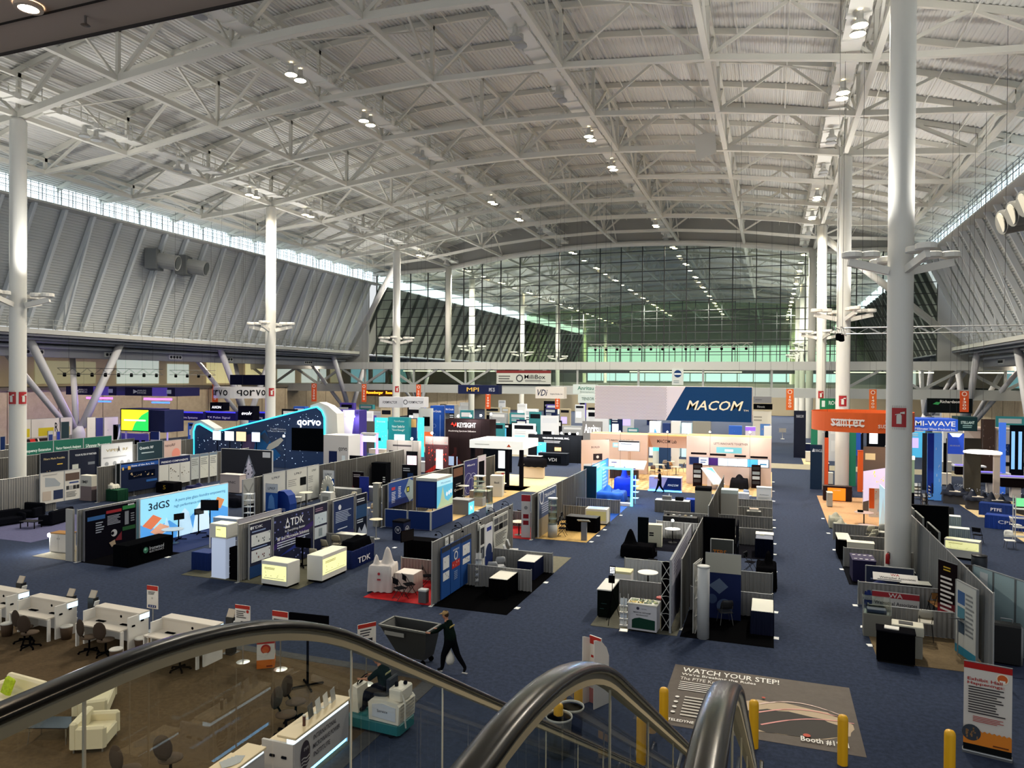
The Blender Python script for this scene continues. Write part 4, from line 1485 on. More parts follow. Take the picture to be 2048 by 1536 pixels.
t = T('display_plinth', 'square cardboard plinth in white, red and orange with a round badge', 'plinth', x-.12, y+.2, 0, rad(35))
MB().box(-.25, -.25, 0, .25, .25, .95).build('carton_body', M(OFF), t)
for m_ in (None, Matrix.Rotation(rad(90), 4, 'Z'), Matrix.Rotation(rad(-90), 4, 'Z')):
 art(t, -.25, 0, .5, .95, -.252, [('r', 0, .78, 1, 1, RED), ('r', 0, 0, 1, .28, ORG), ('c', .5, .62, .28, RED), ('c', .5, .60, .2, 'D8653A'), ('r', .4, .42, .6, .5, OFF), ('r', .55, .06, .9, .1, '7A2A1E')], m=m_)
x, y = atZ(617, 1372)
t = monitor(x, y, rad(184), 'large black screen seen from behind on a wheeled stand by the orange plinth', 1.25, .62, 1.72, wheels=True)
# illuminated institute counter along Y, face towards +X
xa, ya = atZ(592, 1478, 1.05); xb, yb = atZ(700, 1396, 1.05)
cxm, cym, Lc = (xa+xb)/2-.05, (ya+yb)/2, (yb-ya)
t = T('reception_counter', 'long white reception counter with dark oval emblem and blue glow along its foot', 'counter', cxm-.1, cym, 0, rad(90))
w = Lc
MB().box(-w/2, -.12, .14, w/2, .1, .92).build('front_panel', M('B9B4B4', .5), t)
MB().box(-w/2, -.1, .92, w/2, .08, 1.02).build('glowing_band', M('DDF2FF', .4, 0, 2.4), t)
MB().rbox(-w/2-.02, -.16, 1.02, w/2+.02, .32, 1.07, .01).build('raised_shelf', M('E6CFA8', .45), t)
MB().box(-w/2-.02, .2, .72, w/2+.02, .75, .76).build('worktop', M('E6CFA8', .45), t)
for s in (-1, 1):
 b = MB(); b.box(s*w/2-.03, -.1, 0, s*w/2+.03, .7, .92 if s < 0 else .72); sd = b.build('side_panel', M('C9C3C0', .5), t)
b = MB()
for yy in (.12, .42): b.tube((-w/2-.035, yy-.06, .72-.1), (-w/2-.035, yy+.06, .72-.1), .028, 8)
b.build('hand_hole', BLK, sd)
MB().box(-w/2, -.06, .02, w/2, .0, .14).build('foot_light', M('7CC8FF', .4, 0, 5), t)
zz = .53
art(t, -w/2, .14, w, .78, -.124, [('t', 'INTERNATIONAL', .53, .80, .42, .14, '4A4448', 1), ('t', 'MICROWAVE POWER', .56, .56, .50, .14, '4A4448', 1), ('t', 'INSTITUTE', .47, .32, .30, .14, '4A4448', 1)])
b = MB(); b.prism([(-w/2+.37+.17*math.cos(a*math.pi/16), .54+.3*math.sin(a*math.pi/16)) for a in range(32)], -.130, -.124); b.build('oval_emblem', M('33262E', .5), t)
txt(t, 'IMPI', -w/2+.39, .66, .16, .07, M('B9B4B4'), -.134)
b = MB()
for i in range(3):
 for k in range(8):
  x0_ = -w/2+.23+k*.035
  b.bar((x0_, -.133, .47-i*.075+.018*math.sin(k*.9)), (x0_+.037, -.133, .47-i*.075+.018*math.sin((k+1)*.9)), .004, .022)
b.build('printed_graphic', M('B9B4B4', .5), t)
# acrylic sign holders and a can on it
for i in range(4):
 f_ = .38+.14*i
 t2 = T('acrylic_sign_holder', ('dark', 'pale', 'blank', 'clear')[i]+' acrylic sign holder on the glowing counter, '+('next to the can', 'next to the dark one', 'third from the can', 'at the end of the row')[i], 'sign holder',
           cxm-.2, cym-w/2+w*f_+.1, 1.07, rad(100))
 b = MB(); b.m = Matrix.Rotation(rad(-8), 4, 'X'); b.box(-.12, -.006, 0, .12, 0, .3); b.build('printed_sheet', M(('25282E', 'C9CCCC', 'E6E2DA', 'A9A8A4')[i], .3), t2)
 b = MB(); b.box(-.12, -.01, 0, .12, .08, .01); b.build('foot', M('D8D8D4', .2), t2)
t2 = T('drinks_can', 'tall brown can with white lid on the glowing counter', 'can', cxm-.12, cym-w/2+w*.25, 1.07)
MB().lathe([(.035, 0), (.035, .2), (.03, .21)], 0, 0, 14).build('can_body', M('5A332A', .4), t2, True)
MB().lathe([(.036, .21), (.036, .235), (.02, .24)], 0, 0, 14).build('lid', M('E0DAD0', .4), t2, True)
xa, ya = atZ(533, 1500, 1.05)
t = T('reception_counter', 'white counter corner with leaflets at the bottom edge, before the emblem counter', 'counter', xa-.25, ya-.65, 0, rad(90))
MB().box(-.75, -.12, .14, .75, .1, .92).build('front_panel', M('B9B4B4', .5), t)
MB().box(-.75, -.1, .92, .75, .08, 1.0).build('glowing_band', M('DDF2FF', .4, 0, 2.0), t)
MB().rbox(-.77, -.16, 1.0, .77, .32, 1.05, .01).build('raised_shelf', M('E6CFA8', .45), t)
MB().box(-.77, .2, .72, .77, .75, .76).build('worktop', M('E6CFA8', .45), t)
t2 = T('leaflet_fan', 'fanned grey leaflets lying on the bottom-edge counter', 'leaflets', xa-.3, ya-.5, 1.056)
b = MB()
for i in range(5):
 b.m = Matrix.Translation((-.02*i, -.06*i, .002*i)) @ Matrix.Rotation(rad(20+8*i), 4, 'Z'); b.box(-.1, -.14, 0, .1, .14, .002)
b.build('leaflet_paper', M('A9ACAE', .5), t2)
# cream lounge seats
CR = M('E4DAB8', .6)
def lounge(x, y, rz, w, lb, low=False):
 t = T('lounge_sofa' if w > 1 else 'lounge_armchair', lb, 'sofa' if w > 1 else 'armchair', x, y, 0, rz)
 MB().rbox(-w/2+.14, -.36, .12, w/2-.14, .3, .42, .04).build('seat_cushion', CR, t)
 MB().rbox(-w/2, .22, .12, w/2, .40, .74, .05).build('backrest', CR, t)
 for s in (-1, 1):
  b = MB(); b.rbox(min(s*w/2, s*(w/2-.16)), -.38, .12, max(s*w/2, s*(w/2-.16)), .3, .62, .05); b.build('armrest', CR, t)
 for sx in (-1, 1):
  for sy in (-.3, .32):
   b = MB(); b.tube((sx*(w/2-.08), sy, 0), (sx*(w/2-.08), sy, .12), .02, 8); b.build('leg', M('C0C0BC', .3, .8), t)
 return t
x, y = atZ(18, 1432); lounge(x-.2, y+.3, rad(-4), 1.5, 'cream two-seat sofa with green cushion at the edge of the brown carpet')
b = MB(); b.rbox(-.22, -.06, -.2, .22, .06, .2, .05)
t2 = T('throw_cushion', 'lime green patterned cushion leaning in the cream sofa', 'cushion', x-.25, y+.16, .68, rad(-10)); t2.rotation_euler = (rad(-20), 0, rad(-15))
b.build('cushion_cover', M('A9C02A', .7, noise=.35, nscale=14), t2)
x, y = atZ(205, 1432); lounge(x-.35, y+.1, rad(130), 1.6, 'cream two-seat sofa turned away, partly hidden by the escalator handrail')
x, y = atZ(165, 1503); lounge(x, y+.35, rad(118), .95, 'cream armchair with chrome feet, back to the escalator')
x, y = atZ(70, 1500)
t = T('coffee_table', 'low glass coffee table with chrome legs by the cream armchair', 'table', x+.3, y+.5, 0, rad(20))
MB().rbox(-.5, -.3, .40, .5, .3, .42, .008).build('tabletop', M('1E1E20', .1), t)
for sx in (-1, 1):
 for sy in (-1, 1):
  MB().tube((sx*.45, sy*.25, 0), (sx*.42, sy*.22, .4), .015, 8).build('leg', M('C8C8C4', .2, .9), t)

# ================================================================== BOLLARDS, BINS, POSTER AT THE ESCALATOR FOOT
YEL = M('E8AE12', .45)
for i, ((px, py), w_) in enumerate((((1328, 1375), 'before the corner of the floor poster'), ((1686, 1430), 'overlapping the poster corner with the booth number'), ((1900, 1460), 'beside the exhibit programme banner'),
       ((1508, 1400), 'half hidden behind the steep handrail'), ((1117, 1406), 'in front of the two barrels'), ((1125, 1347), 'seen through glass under the handrail bend'),
       ((1157, 1357), 'close to the red and white pillar'), ((1283, 1428), 'behind the lower glass pane'))):
 x, y = atZ(px, py, 1.12)
 t = T('bollard', 'yellow round-topped ribbed bollard '+w_, 'bollard', x, y, 0)
 b = MB()
 n = 36
 vs = []
 pr_ = [(.112, 0), (.112, 1.02), (.104, 1.07), (.08, 1.105), (.04, 1.122), (.003, 1.126)]
 for r, z in pr_:
  for k in range(n):
   a = 2*math.pi*k/n
   rr = r*(1-.06*max(0, math.cos(a*6))**6)
   vs.append((rr*math.cos(a), rr*math.sin(a), z))
 b.add(vs, [(j*n+k, j*n+(k+1) % n, (j+1)*n+(k+1) % n, (j+1)*n+k) for j in range(len(pr_)-1) for k in range(n)])
 b.build('sleeve', YEL, t, True)
for (px, py), r, lb in (((1118, 1432), .30, 'grey rubbish barrel with pale rim behind the front bollard'), ((1143, 1412), .29, 'dark blue rubbish barrel behind the grey one')):
 x, y = atZ(px, py, .9)
 t = T('rubbish_barrel', lb, 'barrel', x, y, 0)
 MB().lathe([(r*.8, 0), (r, .86), (r*.97, .88), (r*.94, .86), (r*.76, .03), (.01, .03)], 0, 0, 26).build('barrel_body', M('23304F' if 'blue' in lb else '5A5E60', .55), t, True)
 MB().lathe([(r*1.0, .85), (r*1.06, .88), (r*1.04, .92), (r*.96, .9), (r*.96, .85)], 0, 0, 26).build('rim', M('B9B9B2', .45), t, True)
# red and white pillar
x, y = atZ(1188, 1412)
t = T('information_pillar', 'white curved-top cardboard pillar with red header and red foot print', 'sign', x, y+.15, 0, rad(-28))
b = MB()
side_ = [(-.30, 0), (.30, 0), (.30, 1.28), (.2, 1.52), (0, 1.72), (-.2, 1.80), (-.3, 1.82)]
for s in (-1, 1):
 b.m = Matrix.Translation((s*.2, 0, 0)) @ Matrix.Rotation(rad(90), 4, 'Z')
 b.prism(side_, -.012, .012)
b.build('side_wing', M('E6E0D6', .5), t)
MB().box(-.2, -.02, 0, .2, .02, 1.80).build('printed_sheet', M(OFF, .5), t)
art(t, -.2, 0, .4, 1.8, -.022, [('r', 0, .88, 1, 1, RED), ('c', .7, .86, .12, 'D8653A'), ('l', .15, .66, .85, .74, 1, RED), ('r', 0, 0, 1, .22, 'B86A5A'), ('l', .1, .3, .6, .36, 1, RED)])
# floor poster
P4 = [atZ(1350, 1327.5), atZ(1701, 1377.5), atZ(1729, 1510), atZ(1311, 1450)]
x0p, x1p = (P4[0][0]+P4[3][0])/2, (P4[1][0]+P4[2][0])/2
y1p, y0p = (P4[0][1]+P4[1][1])/2, (P4[2][1]+P4[3][1])/2
wP, hP = x1p-x0p, y1p-y0p
t = T('floor_poster', 'large brown floor poster warning to watch your step, with cables crossing a cracked pit', 'floor poster', x0p, y0p, .002)
MB().box(0, 0, 0, wP, hP, .004).build('printed_sheet', M('5A5149', .6, noise=.12, nscale=3), t)
fl = Matrix.Translation((0, 0, .006)) @ Matrix.Rotation(rad(-90), 4, 'X')
rr = random.Random(5)
pit = [(.50+.33*math.cos(a)*(1+rr.uniform(-.06, .06))+.14, .34+.24*math.sin(a)*(1+rr.uniform(-.10, .10))) for a in [k*math.pi/14 for k in range(28)]]
pit2 = [(.66+(x-.64)*.78, .28+(z-.34)*.72) for x, z in pit]
art(t, 0, 0, wP, hP, 0, [
 ('g', pit, 'B9A386'), ('g', pit2, '2C2722'),
 ('t', 'WATCH YOUR STEP!', .335, .915, .56, .085, 'F2EFE6', 1), ('t', "We're Breaking the Rules", .27, .825, .43, .055, 'F2EFE6', 1), ('t', 'The PTFE Knee Goes', .22, .75, .33, .055, 'E6E2D8'),
 ('l', .06, .54, .32, .70, 5, 'CFCAC0'), ('l', .11, .14, .34, .46, 7, 'BDB7AC'), ('c', .07, .42, .012, 'E6E2D8'), ('c', .07, .34, .012, 'E6E2D8'), ('c', .07, .26, .012, 'E6E2D8'), ('c', .07, .18, .012, 'E6E2D8'),
 ('t', 'TELEDYNE | STORM', .18, .06, .25, .045, 'F2EFE6', 1), ('t', 'Booth #1911', .82, .09, .22, .07, 'F2EFE6', 1),
 ('c', .74, .14, .018, 'C0503A'), ('c', .53, .60, .01, 'C0503A')], m=fl)
for k, (za, zb_) in enumerate(((.46, .52), (.36, .47), (.20, .42))):
 b = MB(); b.m = fl
 for i in range(14):
  u0, u1 = i/14, (i+1)/14
  def cp(u): return (wP*(.46+.03*k+.46*u), -.012, hP*(za+(zb_-za)*u+.12*math.sin(u*math.pi)*(1-.2*k)))
  b.tube(cp(u0), cp(u1), .035*(1-.5*u0), 6)
 b.m = fl @ Matrix.Translation((0, .012, 0)) @ Matrix.Diagonal((1, .05, 1, 1))
 b2 = MB(); b2.v = [(x, y, .0145+.0005*k+ (z % .002)) for x, y, z in b.v]; b2.f = b.f
 b2.build('printed_graphic', M(('D8B8A8', 'D88A80', 'D07A74')[k], .5), t)
# exhibit programme banner
xa, ya = atZ(1926, 1500); xb, yb = atZ(2023, 1523)
ww = math.hypot(xb-xa, yb-ya)
t = rollup((xa+xb)/2, (ya+yb)/2, math.atan2(yb-ya, xb-xa), ww, 2.12, 'tall exhibit programme banner in white with red header and orange foot', 'CFC9C0', [
 ('r', 0, .93, 1, 1, 'A3201E'), ('c', .80, .865, .13, 'E6D8C0'), ('c', .80, .865, .105, 'C8602E'), ('r', .74, .82, .86, .85, OFF),
 ('t', 'Exhibit Hall', .44, .815, .72, .036, 'A3201E', 1), ('t', 'Happenings:', .46, .765, .76, .042, 'A3201E', 1),
 ('l', .1, .42, .92, .74, 11, '3A3638'), ('l', .2, .33, .9, .40, 4, 'B0504A'),
 ('r', 0, .06, 1, .22, 'D9822E'), ('g', [(.2, .22)]+[(.2+.05*i, .22+.02*(i % 2)+.0) for i in range(1, 17)]+[(1, .22)], 'D9822E'), ('c', .17, .20, .20, '3A4048'), ('n', .04, .12, .3, .26, 18, '8A6A4A'), ('r', 0, 0, 1, .07, '15181A'), ('r', .62, .09, .94, .105, '6A3A1E')])

# ================================================================== BOOTH ROWS NEAR THE ESCALATOR
def showcase(x, y, rz, w, d, h, label, glow=1.6, band=(.28, .86), body='E2E0D6', name='lit_showcase', z=0, items=True):
 t = T(name, label, 'showcase', x, y, z, rz)
 b = MB(); b.rbox(-w/2, -d/2, .1 if z == 0 else 0, w/2, d/2, h, .012); b.build('cabinet_body', mm(body), t)
 if z == 0:
  MB().box(-w/2+.04, -d/2+.04, 0, w/2-.04, d/2-.04, .1).build('plinth', BLK, t)
 b = MB(); b.box(-w/2+.05, -d/2-.006, h*band[0], w/2-.05, -d/2, h*band[1]); b.build('glowing_front', M('E4E2A0', .4, 0, glow*.62), t)
 b = MB(); b.box(-w/2+.05, -d/2+.05, h+.001, w/2-.05, d/2-.05, h+.006); b.build('glass_top', M('E6E4B4', .2, 0, glow*.35), t)
 if items: art(t, -w/2+.05, h*band[0], w-.1, h*(band[1]-band[0]), -d/2-.008, [('n', .06, .15, .94, .6, 14, '5A6070'), ('l', .1, .68, .6, .85, 2, 'B9B070'), ('r', .08, .10, .92, .13, '9FA8B4')])
 return t
def cliplights(pts, lb):
 if 'cl' not in _cache:
  t = E('clip_light')
  MB().path([(0, 0, 0), (0, 0, .12), (.22, 0, .2), (.42, 0, .14)], .012, 5).build('swan_neck', BLK, t)
  MB().lathe([(.03, .06), (.06, .0), (.055, .0)], .43, 0, 8).build('lamp_head', BLK, t)
  _cache['cl'] = t; t.location = (*pts[0][:2], pts[0][2]); t.rotation_euler = (0, 0, pts[0][3]); tag(t, lb, 'clip lamp', lb); pts = pts[1:]
 for x, y, z, r in pts:
  dup(_cache['cl'], x, y, z, r, lb, lb)
def popframe(x, y, rz, w, h, lb, cloth='0C0C0E'):
 t = T('pop_up_frame', lb, 'display frame', x, y, 0, rz)
 MB().box(-w/2, .02, 0, w/2, .05, h).build('fabric_panel', mm(cloth), t)
 b = MB()
 n = max(1, int(round(h/.55)))
 for i in range(n):
  z0, z1 = h*i/n, h*(i+1)/n
  b.tube((-w/2, -.03, z0), (w/2, -.03, z1), .012, 5); b.tube((w/2, -.03, z0), (-w/2, -.03, z1), .012, 5)
  b.tube((-w/2, -.03, z1), (0, -.12, z1+.06), .01, 5); b.tube((w/2, -.03, z1), (0, -.12, z1+.06), .01, 5)
 b.build('lattice', M('D5D3CC', .4, .3), t)
 return t
XD = {'L1': -2.9, 'L2': -12.15, 'L3': -21.2, 'L4': -30.4}

# ---------------- row L1: circuit-board booth, black-carpet booths
mat_(-5.95, 25.0, -2.95, 34.15, '5A584C', 'olive grey booth carpet under the circuit board counter')
mat_(-2.85, 25.0, .15, 34.15, ('0B0B0C', .9), 'black booth carpet under the curved display column')
drape(-2.9, 25.8, -2.9, 34.15, 2.44, 'tall grey drape wall between the circuit board booth and the black-carpet booth', DRAPED)
drape(-5.9, 28.05, -3.0, 28.05, .91, 'low grey side drape directly behind the circuit board counter')
drape(-5.9, 31.1, -3.0, 31.1, 1.0, 'low pale side drape behind the white round table', M('B9BBBA', .8))
drape(-2.8, 28.05, .1, 28.05, .91, 'low grey side drape behind the white-topped navy table')
drape(-2.8, 31.1, .1, 31.1, .91, 'low grey side drape behind the black-cloaked counter')
x, y = atZ(1284, 1266)
t = counter(x, y+.35, rad(-3), 1.02, .6, .98, 'pale demo counter with green panel and slogan, circuit boards on its top', 'C4C3C6', 'D9D6C8',
  [('t', '"MAKE IN VIETNAM"', .5, .72, .62, .055, '3A3A40', 1), ('t', 'TECHNOLOGY', .5, .62, .42, .05, '3A3A40', 1), ('c', .36, .88, .05, '3A3A48'), ('t', 'VIETEL', .56, .87, .22, .035, '5A5A60'),
         ('g', [(.16, .08), (.16, .40), (.25, .47), (.42, .52), (.55, .50), (.94, .46), (.94, .08)], '12382A')])
bx, by = x, y+.35
for i, (dx, dy, w, d, c) in enumerate(((-.34, .12, .26, .2, '4E6A3A'), (-.08, .13, .2, .22, '6A7A3E'), (.2, .12, .24, .24, '2C4A3A'), (-.36, -.12, .24, .2, 'C9A93C'), (-.1, -.14, .22, .16, 'D9C05A'), (.16, -.12, .26, .2, '33503E'), (.4, .02, .14, .3, '8A9A4A'))):
 t2 = T('circuit_board', ('green', 'olive', 'dark green', 'yellow', 'pale yellow', 'deep green', 'mossy')[i]+' circuit board on the slogan counter '+('at its back corner', 'in the back row', 'near its far end', 'at its front corner', 'in the front row', 'towards the red stool', 'at the stool side edge')[i],
           'circuit board', bx+dx, by+dy, .982, rad(4*i-8))
 MB().box(-w/2, -d/2, 0, w/2, d/2, .01).build('board', M(c, .5), t2)
 b = MB(); rr = random.Random(i)
 for k in range(9):
  u, v = rr.uniform(-.42, .42)*w, rr.uniform(-.42, .42)*d
  b.box(u-.018, v-.012, .01, u+.018, v+.012, .02+rr.random()*.02)
 b.build('chip_pattern', M(('D9D8C0', '1A1A1C', 'E8E4B0')[i % 3], .4), t2)
x, y = atZ(1205, 1236)
counter(x+.05, y+.75, 0, .5, 1.5, 1.05, 'narrow black-fronted counter with white top on the aisle side of the circuit board booth', '0D1210', 'E2E0D6', [('r', .3, .5, .7, .515, '2A4A4A'), ('r', .2, .3, .5, .315, '2A4A4A')])
t = T('camera_tripod', 'black tripod carrying a small panel lamp beside the narrow black counter', 'tripod', *atZ(1224, 1247), 0)
for k in range(3):
 a = k*2.1+.3
 MB().tube((0, 0, 1.15), (.33*math.cos(a), .33*math.sin(a), 0), .014, 6).build('leg', BLK, t)
MB().tube((0, 0, 1.1), (0, 0, 1.8), .014, 6).build('centre_column', BLK, t)
MB().box(-.13, -.05, 1.45, .08, .05, 1.7).build('camera_body', BLK, t)
b = MB(); b.box(-.1, -.02, 1.78, .1, .02, 2.05); lp = b.build('panel_lamp', BLK, t)
b = MB()
for i in range(3):
 for j in range(4): b.box(-.08+i*.06, -.025, 1.80+j*.06, -.04+i*.06, -.02, 1.84+j*.06)
b.build('led_pattern', M('F4F6F8', .4, 0, 2), lp)
rack(*atZ(1247, 1262), rad(5), 'white literature rack between tripod and slogan counter', 1.25, .28, 4, 'DDDCD6')
x, y = atZ(1296, 1145, .74); round_table(x, y, 'white round table with black pedestal behind the low side drape', h=.76, r=.42)
x, y = atZ(1246, 1142, .9); box_(x, y, 0, 0, .75, .6, .95, 'white cupboard with open top by the low pale drape', 'E2E0DA', 'cupboard', 'cupboard', lid='D8D2A8')
x, y = atZ(1322, 1228); stool(x, y, 0, 'dark stool with red seat by the tall black frame', 'A83A34', .6)
popframe(-3.35, 25.35, 0, .36, 2.4, 'narrow black pop-up display end with crossed white struts, aisle corner')
popframe(-2.35, 25.9, rad(80), .9, 2.4, 'see-through pop-up display frame with crossed struts beside the curved column', 'B9B8B2')
x, y = atZ(1405, 1280)
t = T('curved_display_column', 'pale grey rounded end column of the curved display at the aisle corner', 'display column', x, y+.2, 0)
MB().lathe([(.2, 0), (.2, 2.4)], 0, 0, 20).build('wrapped_sheet', M('B5B7B6', .45), t, True)
MB().lathe([(.21, 2.4), (.21, 2.44), (.1, 2.45)], 0, 0, 20).build('top_cap', M('C9C9C4', .4), t, True)
panel(-1.6, 27.4, 0, 1.25, 0, 2.4, 'curved-booth back wall, grey header over a deep blue print', '14204A', [('r', 0, .70, 1, 1, 'A9A89C'), ('g', [(.1, .5), (.4, .62), (.65, .5), (.4, .38)], '5A6880'), ('c', .55, .2, .22, '4A5A7A'), ('c', .2, .3, .14, '3A4A6A')], frame=None)
x, y = atZ(1525, 1211, .8); skirted(x-.0, y, 0, .72, 1.5, 'navy skirted table with bare white top at the black-carpet corner', '10152B', 'E4E2D4', .82)
x, y = atZ(1450, 1222, .45); shell_chair(x, y, rad(200), 'dark folding-frame chair behind the curved column', '2A2A2C', '8A8A88')
x, y = atZ(1532, 1180); cloaked(x, y+.6, 0, .8, 1.5, 1.5, 'counter under a black cloth rising to a point beside the empty aisle', '0B0B0D', 3, [(.1, .1, 1.0, .24), (-.2, -.1, .75, .2)])
x, y = atZ(1500, 1143); folding_chair(x, y, rad(70), 'black folding chair standing in the cross aisle gap')
# left of the drape, behind: black-cloaked table, cabinets
x, y = atZ(1272, 1118); cloaked(x, y+.5, 0, 1.5, .9, 1.0, 'low table under black cloth with a peak, beside the dark screen', '0C0C0E', 7, [(-.25, .05, 1.35, .18)])
x, y = atZ(1286, 1092); box_(x, y, 0, 0, .55, .12, 1.5, 'upright black flat panel beside the cream cabinet', '0E1416', 'flat_panel', 'panel')
x, y = atZ(1310, 1092); t = box_(x, y, 0, rad(5), .72, .5, 1.15, 'cream display cabinet with black drawers stacked in front', 'D9D4B8', 'display_cabinet', 'cabinet', [('r', .1, .55, .42, .62, '1A1A1C'), ('r', .1, .66, .42, .73, '1A1A1C')])
for k in range(4):
 x, y = atZ(1305, 1128-k*17); box_(x, y, 0, 0, .42, .3, .22, 'ribbed black storage drawer on the floor before the cream cabinet, '+('first', 'second', 'third', 'last')[k]+' towards it', '17181B', 'storage_drawer', 'drawer box')
x, y = atZ(1345, 1085); round_table(x, y, 'grey round table under the glaring lamp', 'C9C8C0', .74, .4)
t = T('work_lamp', 'glaring bare work lamp on the grey round table', 'lamp', x, y, .76)
MB().tube((0, 0, 0), (0, 0, .35), .012).build('stem', BLK, t)
MB().ball((0, 0, .42), .07, 10).build('glowing_bulb', M('FFFFF0', .4, 0, 40), t)
L = bpy.data.lights.new('work_lamp_light', 'POINT'); L.energy = 90; L.shadow_soft_size = .08; lo = bpy.data.objects.new('work_lamp_light', L); COL.objects.link(lo); lo.parent = t; lo.location = (0, -.12, .45)
panel(-3.05, 31.0, rad(90), 2.6, 0, 2.2, 'dark-backed printed wall of the cabinet booth', '1A1B20', [('l', .1, .6, .9, .9, 5, '5A6070')], frame=None)
t = panX(-3.2, 1344, 1384, .2, 2.5, 'slanting white product panel with small print above the grey round table', base='C9C8D6', spec=[('l', .1, .7, .9, .95, 5, '7A7A90'), ('c', .3, .4, .15, '8A8AA0'), ('c', .7, .35, .12, '9A9AB0')])
panel(-1.9, 31.6, 0, .9, .9, 2.0, 'grey sign panel with orange letters and a red corner, in front of tall black panels', '4A4B47', [('t', 'TERS', .4, .5, .6, .22, 'D8832E', 1), ('r', .6, 0, 1, .25, '9A2A26')], frame='C9C8C4')
panel(-2.2, 34.1, 0, 1.4, 0, 2.44, 'tall black booth panel closing the first block', '0C0D11', [], frame='1A1A1E')
panel(-1.35, 33.2, rad(90), 1.4, 0, 2.44, 'tall black wing panel turned to the aisle', '0D1118', [('r', .1, .6, .9, .65, '2A3A52')], frame='1A1A1E')

# ---------------- row L1 second block
mat_(-5.95, 37.2, .15, 46.3, ('15151A', .9), 'dark booth carpet of the second block beside the wide aisle')
drape(-2.9, 37.2, -2.9, 49.4, 2.44, 'long tall grey drape wall of the second block', DRAPED)
for k, yy in enumerate((40.25, 43.3, 46.4, 49.4)):
 drape(-2.8, yy, .1, yy, 1.0 if k else .91, 'low grey side drape, '+('first', 'second', 'third', 'fourth')[k]+' across the second block on the wide-aisle side')
for k, yy in enumerate((40.25, 43.3)):
 drape(-5.9, yy, -3.0, yy, .95, 'low grey side drape, '+('first', 'second')[k]+' across the second block on the bottles side')
x, y = atZ(1528, 1118); skirted(x, y+.9, 0, .8, 1.5, 'navy skirted table with a white fitted cloth on its far end', '0E1222', '6A7080', .95)
t2 = T('table_runner', 'white cloth with hanging leaflet over the end of the navy table', 'cloth', x, y+1.35, .955)
MB().rbox(-.42, -.3, 0, .44, .38, .04, .01).build('cloth_sheet', M('E2E0DA', .8), t2)
MB().box(-.2, -.5, .0, 0, -.3, .012).build('leaflet', M('8A8C7C', .6), t2)
x, y = atZ(1468, 1090); shell_chair(x, y, rad(195), 'pale grey shell chair in the dark second-block booth')
x, y = atZ(1453, 1106); box_(x, y, .0, 0, .45, .35, .5, 'low stack of pale leaflets boxes by the black panels', 'C9C6B8')
x, y = atZ(1508, 1020, 1.0); skirted(x, y, 0, .8, .5, 'small grey draped table holding the flat boxes', '6A6A66', '8A8A84', .95); box_(x, y, .952, 0, .5, .35, .14, 'flat white and red boxes on the low drape table', 'D8D4CA', lid='C9B0A0')
t = T('booth_sign_card', 'small white booth card hanging on the grey side drape', 'card', *atY(1505, 1022, 46.3), 0); t.location = (atY(1505, 1022, 46.3)[0], 46.42, .35)
MB().box(-.28, -.1, 0, .28, -.085, .36).build('card_sheet', M('D9D8CE', .6), t); txt(t, 'Moxxy', 0, .18, .3, .07, M('3A3A3A'), -.105)
for k, (px, py, w, h) in enumerate(((1405, 1040, .95, 2.0), (1458, 1055, .95, 2.2))):
 x, y = atZ(px, py); box_(x, y+.5, 0, 0, w, .9, h, 'tall plain grey cabinet '+('with open top' if k == 0 else 'with slanting white top')+' before the pale booth', 'A5A49C' if k else '9A998F', 'tall_cabinet', 'cabinet', lid='C5D2D0' if k else '1A1A1C')
x, y = atZ(1442, 1012); shell_chair(x, y, rad(150), 'cream shell chair tucked behind the tall grey cabinet', 'D0CDB4')
x, y = atZ(1495, 1004); shell_chair(x, y, rad(160), 'light blue-grey chair beside the white stepped counter', 'AEBCD6', 'C9C9C9')
x, y = atZ(1528, 1006); counter(x, y, 0, 1.0, .6, 1.15, 'white stepped counter with grey logo strip at the wide aisle', 'D2D4D2', 'DADCD6', [('t', 'Anokiwave', .5, .55, .6, .06, '3A4248', 1), ('l', .1, .1, .9, .4, 4, 'B5B8B4')])
x, y = atZ(1484, 1008); skirted(x, y+.3, 0, .9, .6, 'small white table with splayed legs beside the blue-grey chair', 'B9BCC4', 'E4E6E6', .75)
# bottles side
x, y = atZ(1360, 1060); skirted(x, y+.2, 0, 1.9, .7, 'long dark skirted table with small parts scattered on top', '2E2E30', '4A4A4A', .78)
for k in range(5):
 box_(x-.7+.33*k, y+.15, .785, rad(20*k), .14, .1, .07, 'small '+('black', 'white', 'silver', 'beige', 'clear')[k]+' product sample on the long dark table', ('1A1A1C', 'E0E0DA', '9A9CA0', 'B5A68A', 'C9D2D6')[k], 'product_sample', 'sample')
x, y = atZ(1345, 1024); skirted(x, y, 0, 2.2, .7, 'grey-skirted table with shipping cases and a water bottle', '6A6A68', 'E6EAF0', .8)
box_(x-.35, y-.1, .81, 0, .6, .35, .25, 'grey shipping case on the bottle table', '7A7A7A'); box_(x+.45, y-.1, .81, 0, .5, .35, .2, 'black shipping case on the bottle table', '1A1A1C')
t2 = T('water_bottle', 'pale blue water bottle on the case table', 'bottle', x-.25, y+.22, .8)
MB().lathe([(.05, 0), (.055, .16), (.045, .24), (.018, .3), (.018, .33)], 0, 0, 12).build('bottle_body', M('B9D2EE', .2), t2, True); MB().lathe([(.021, .33), (.021, .36), (.001, .36)], 0, 0, 10).build('cap', M('E8E8E8', .4), t2)
skirted(-4.6, 48.6, 0, 1.4, .7, 'royal blue skirted table before the pale booth', '1A3A9A', '2A4AA8', .8)

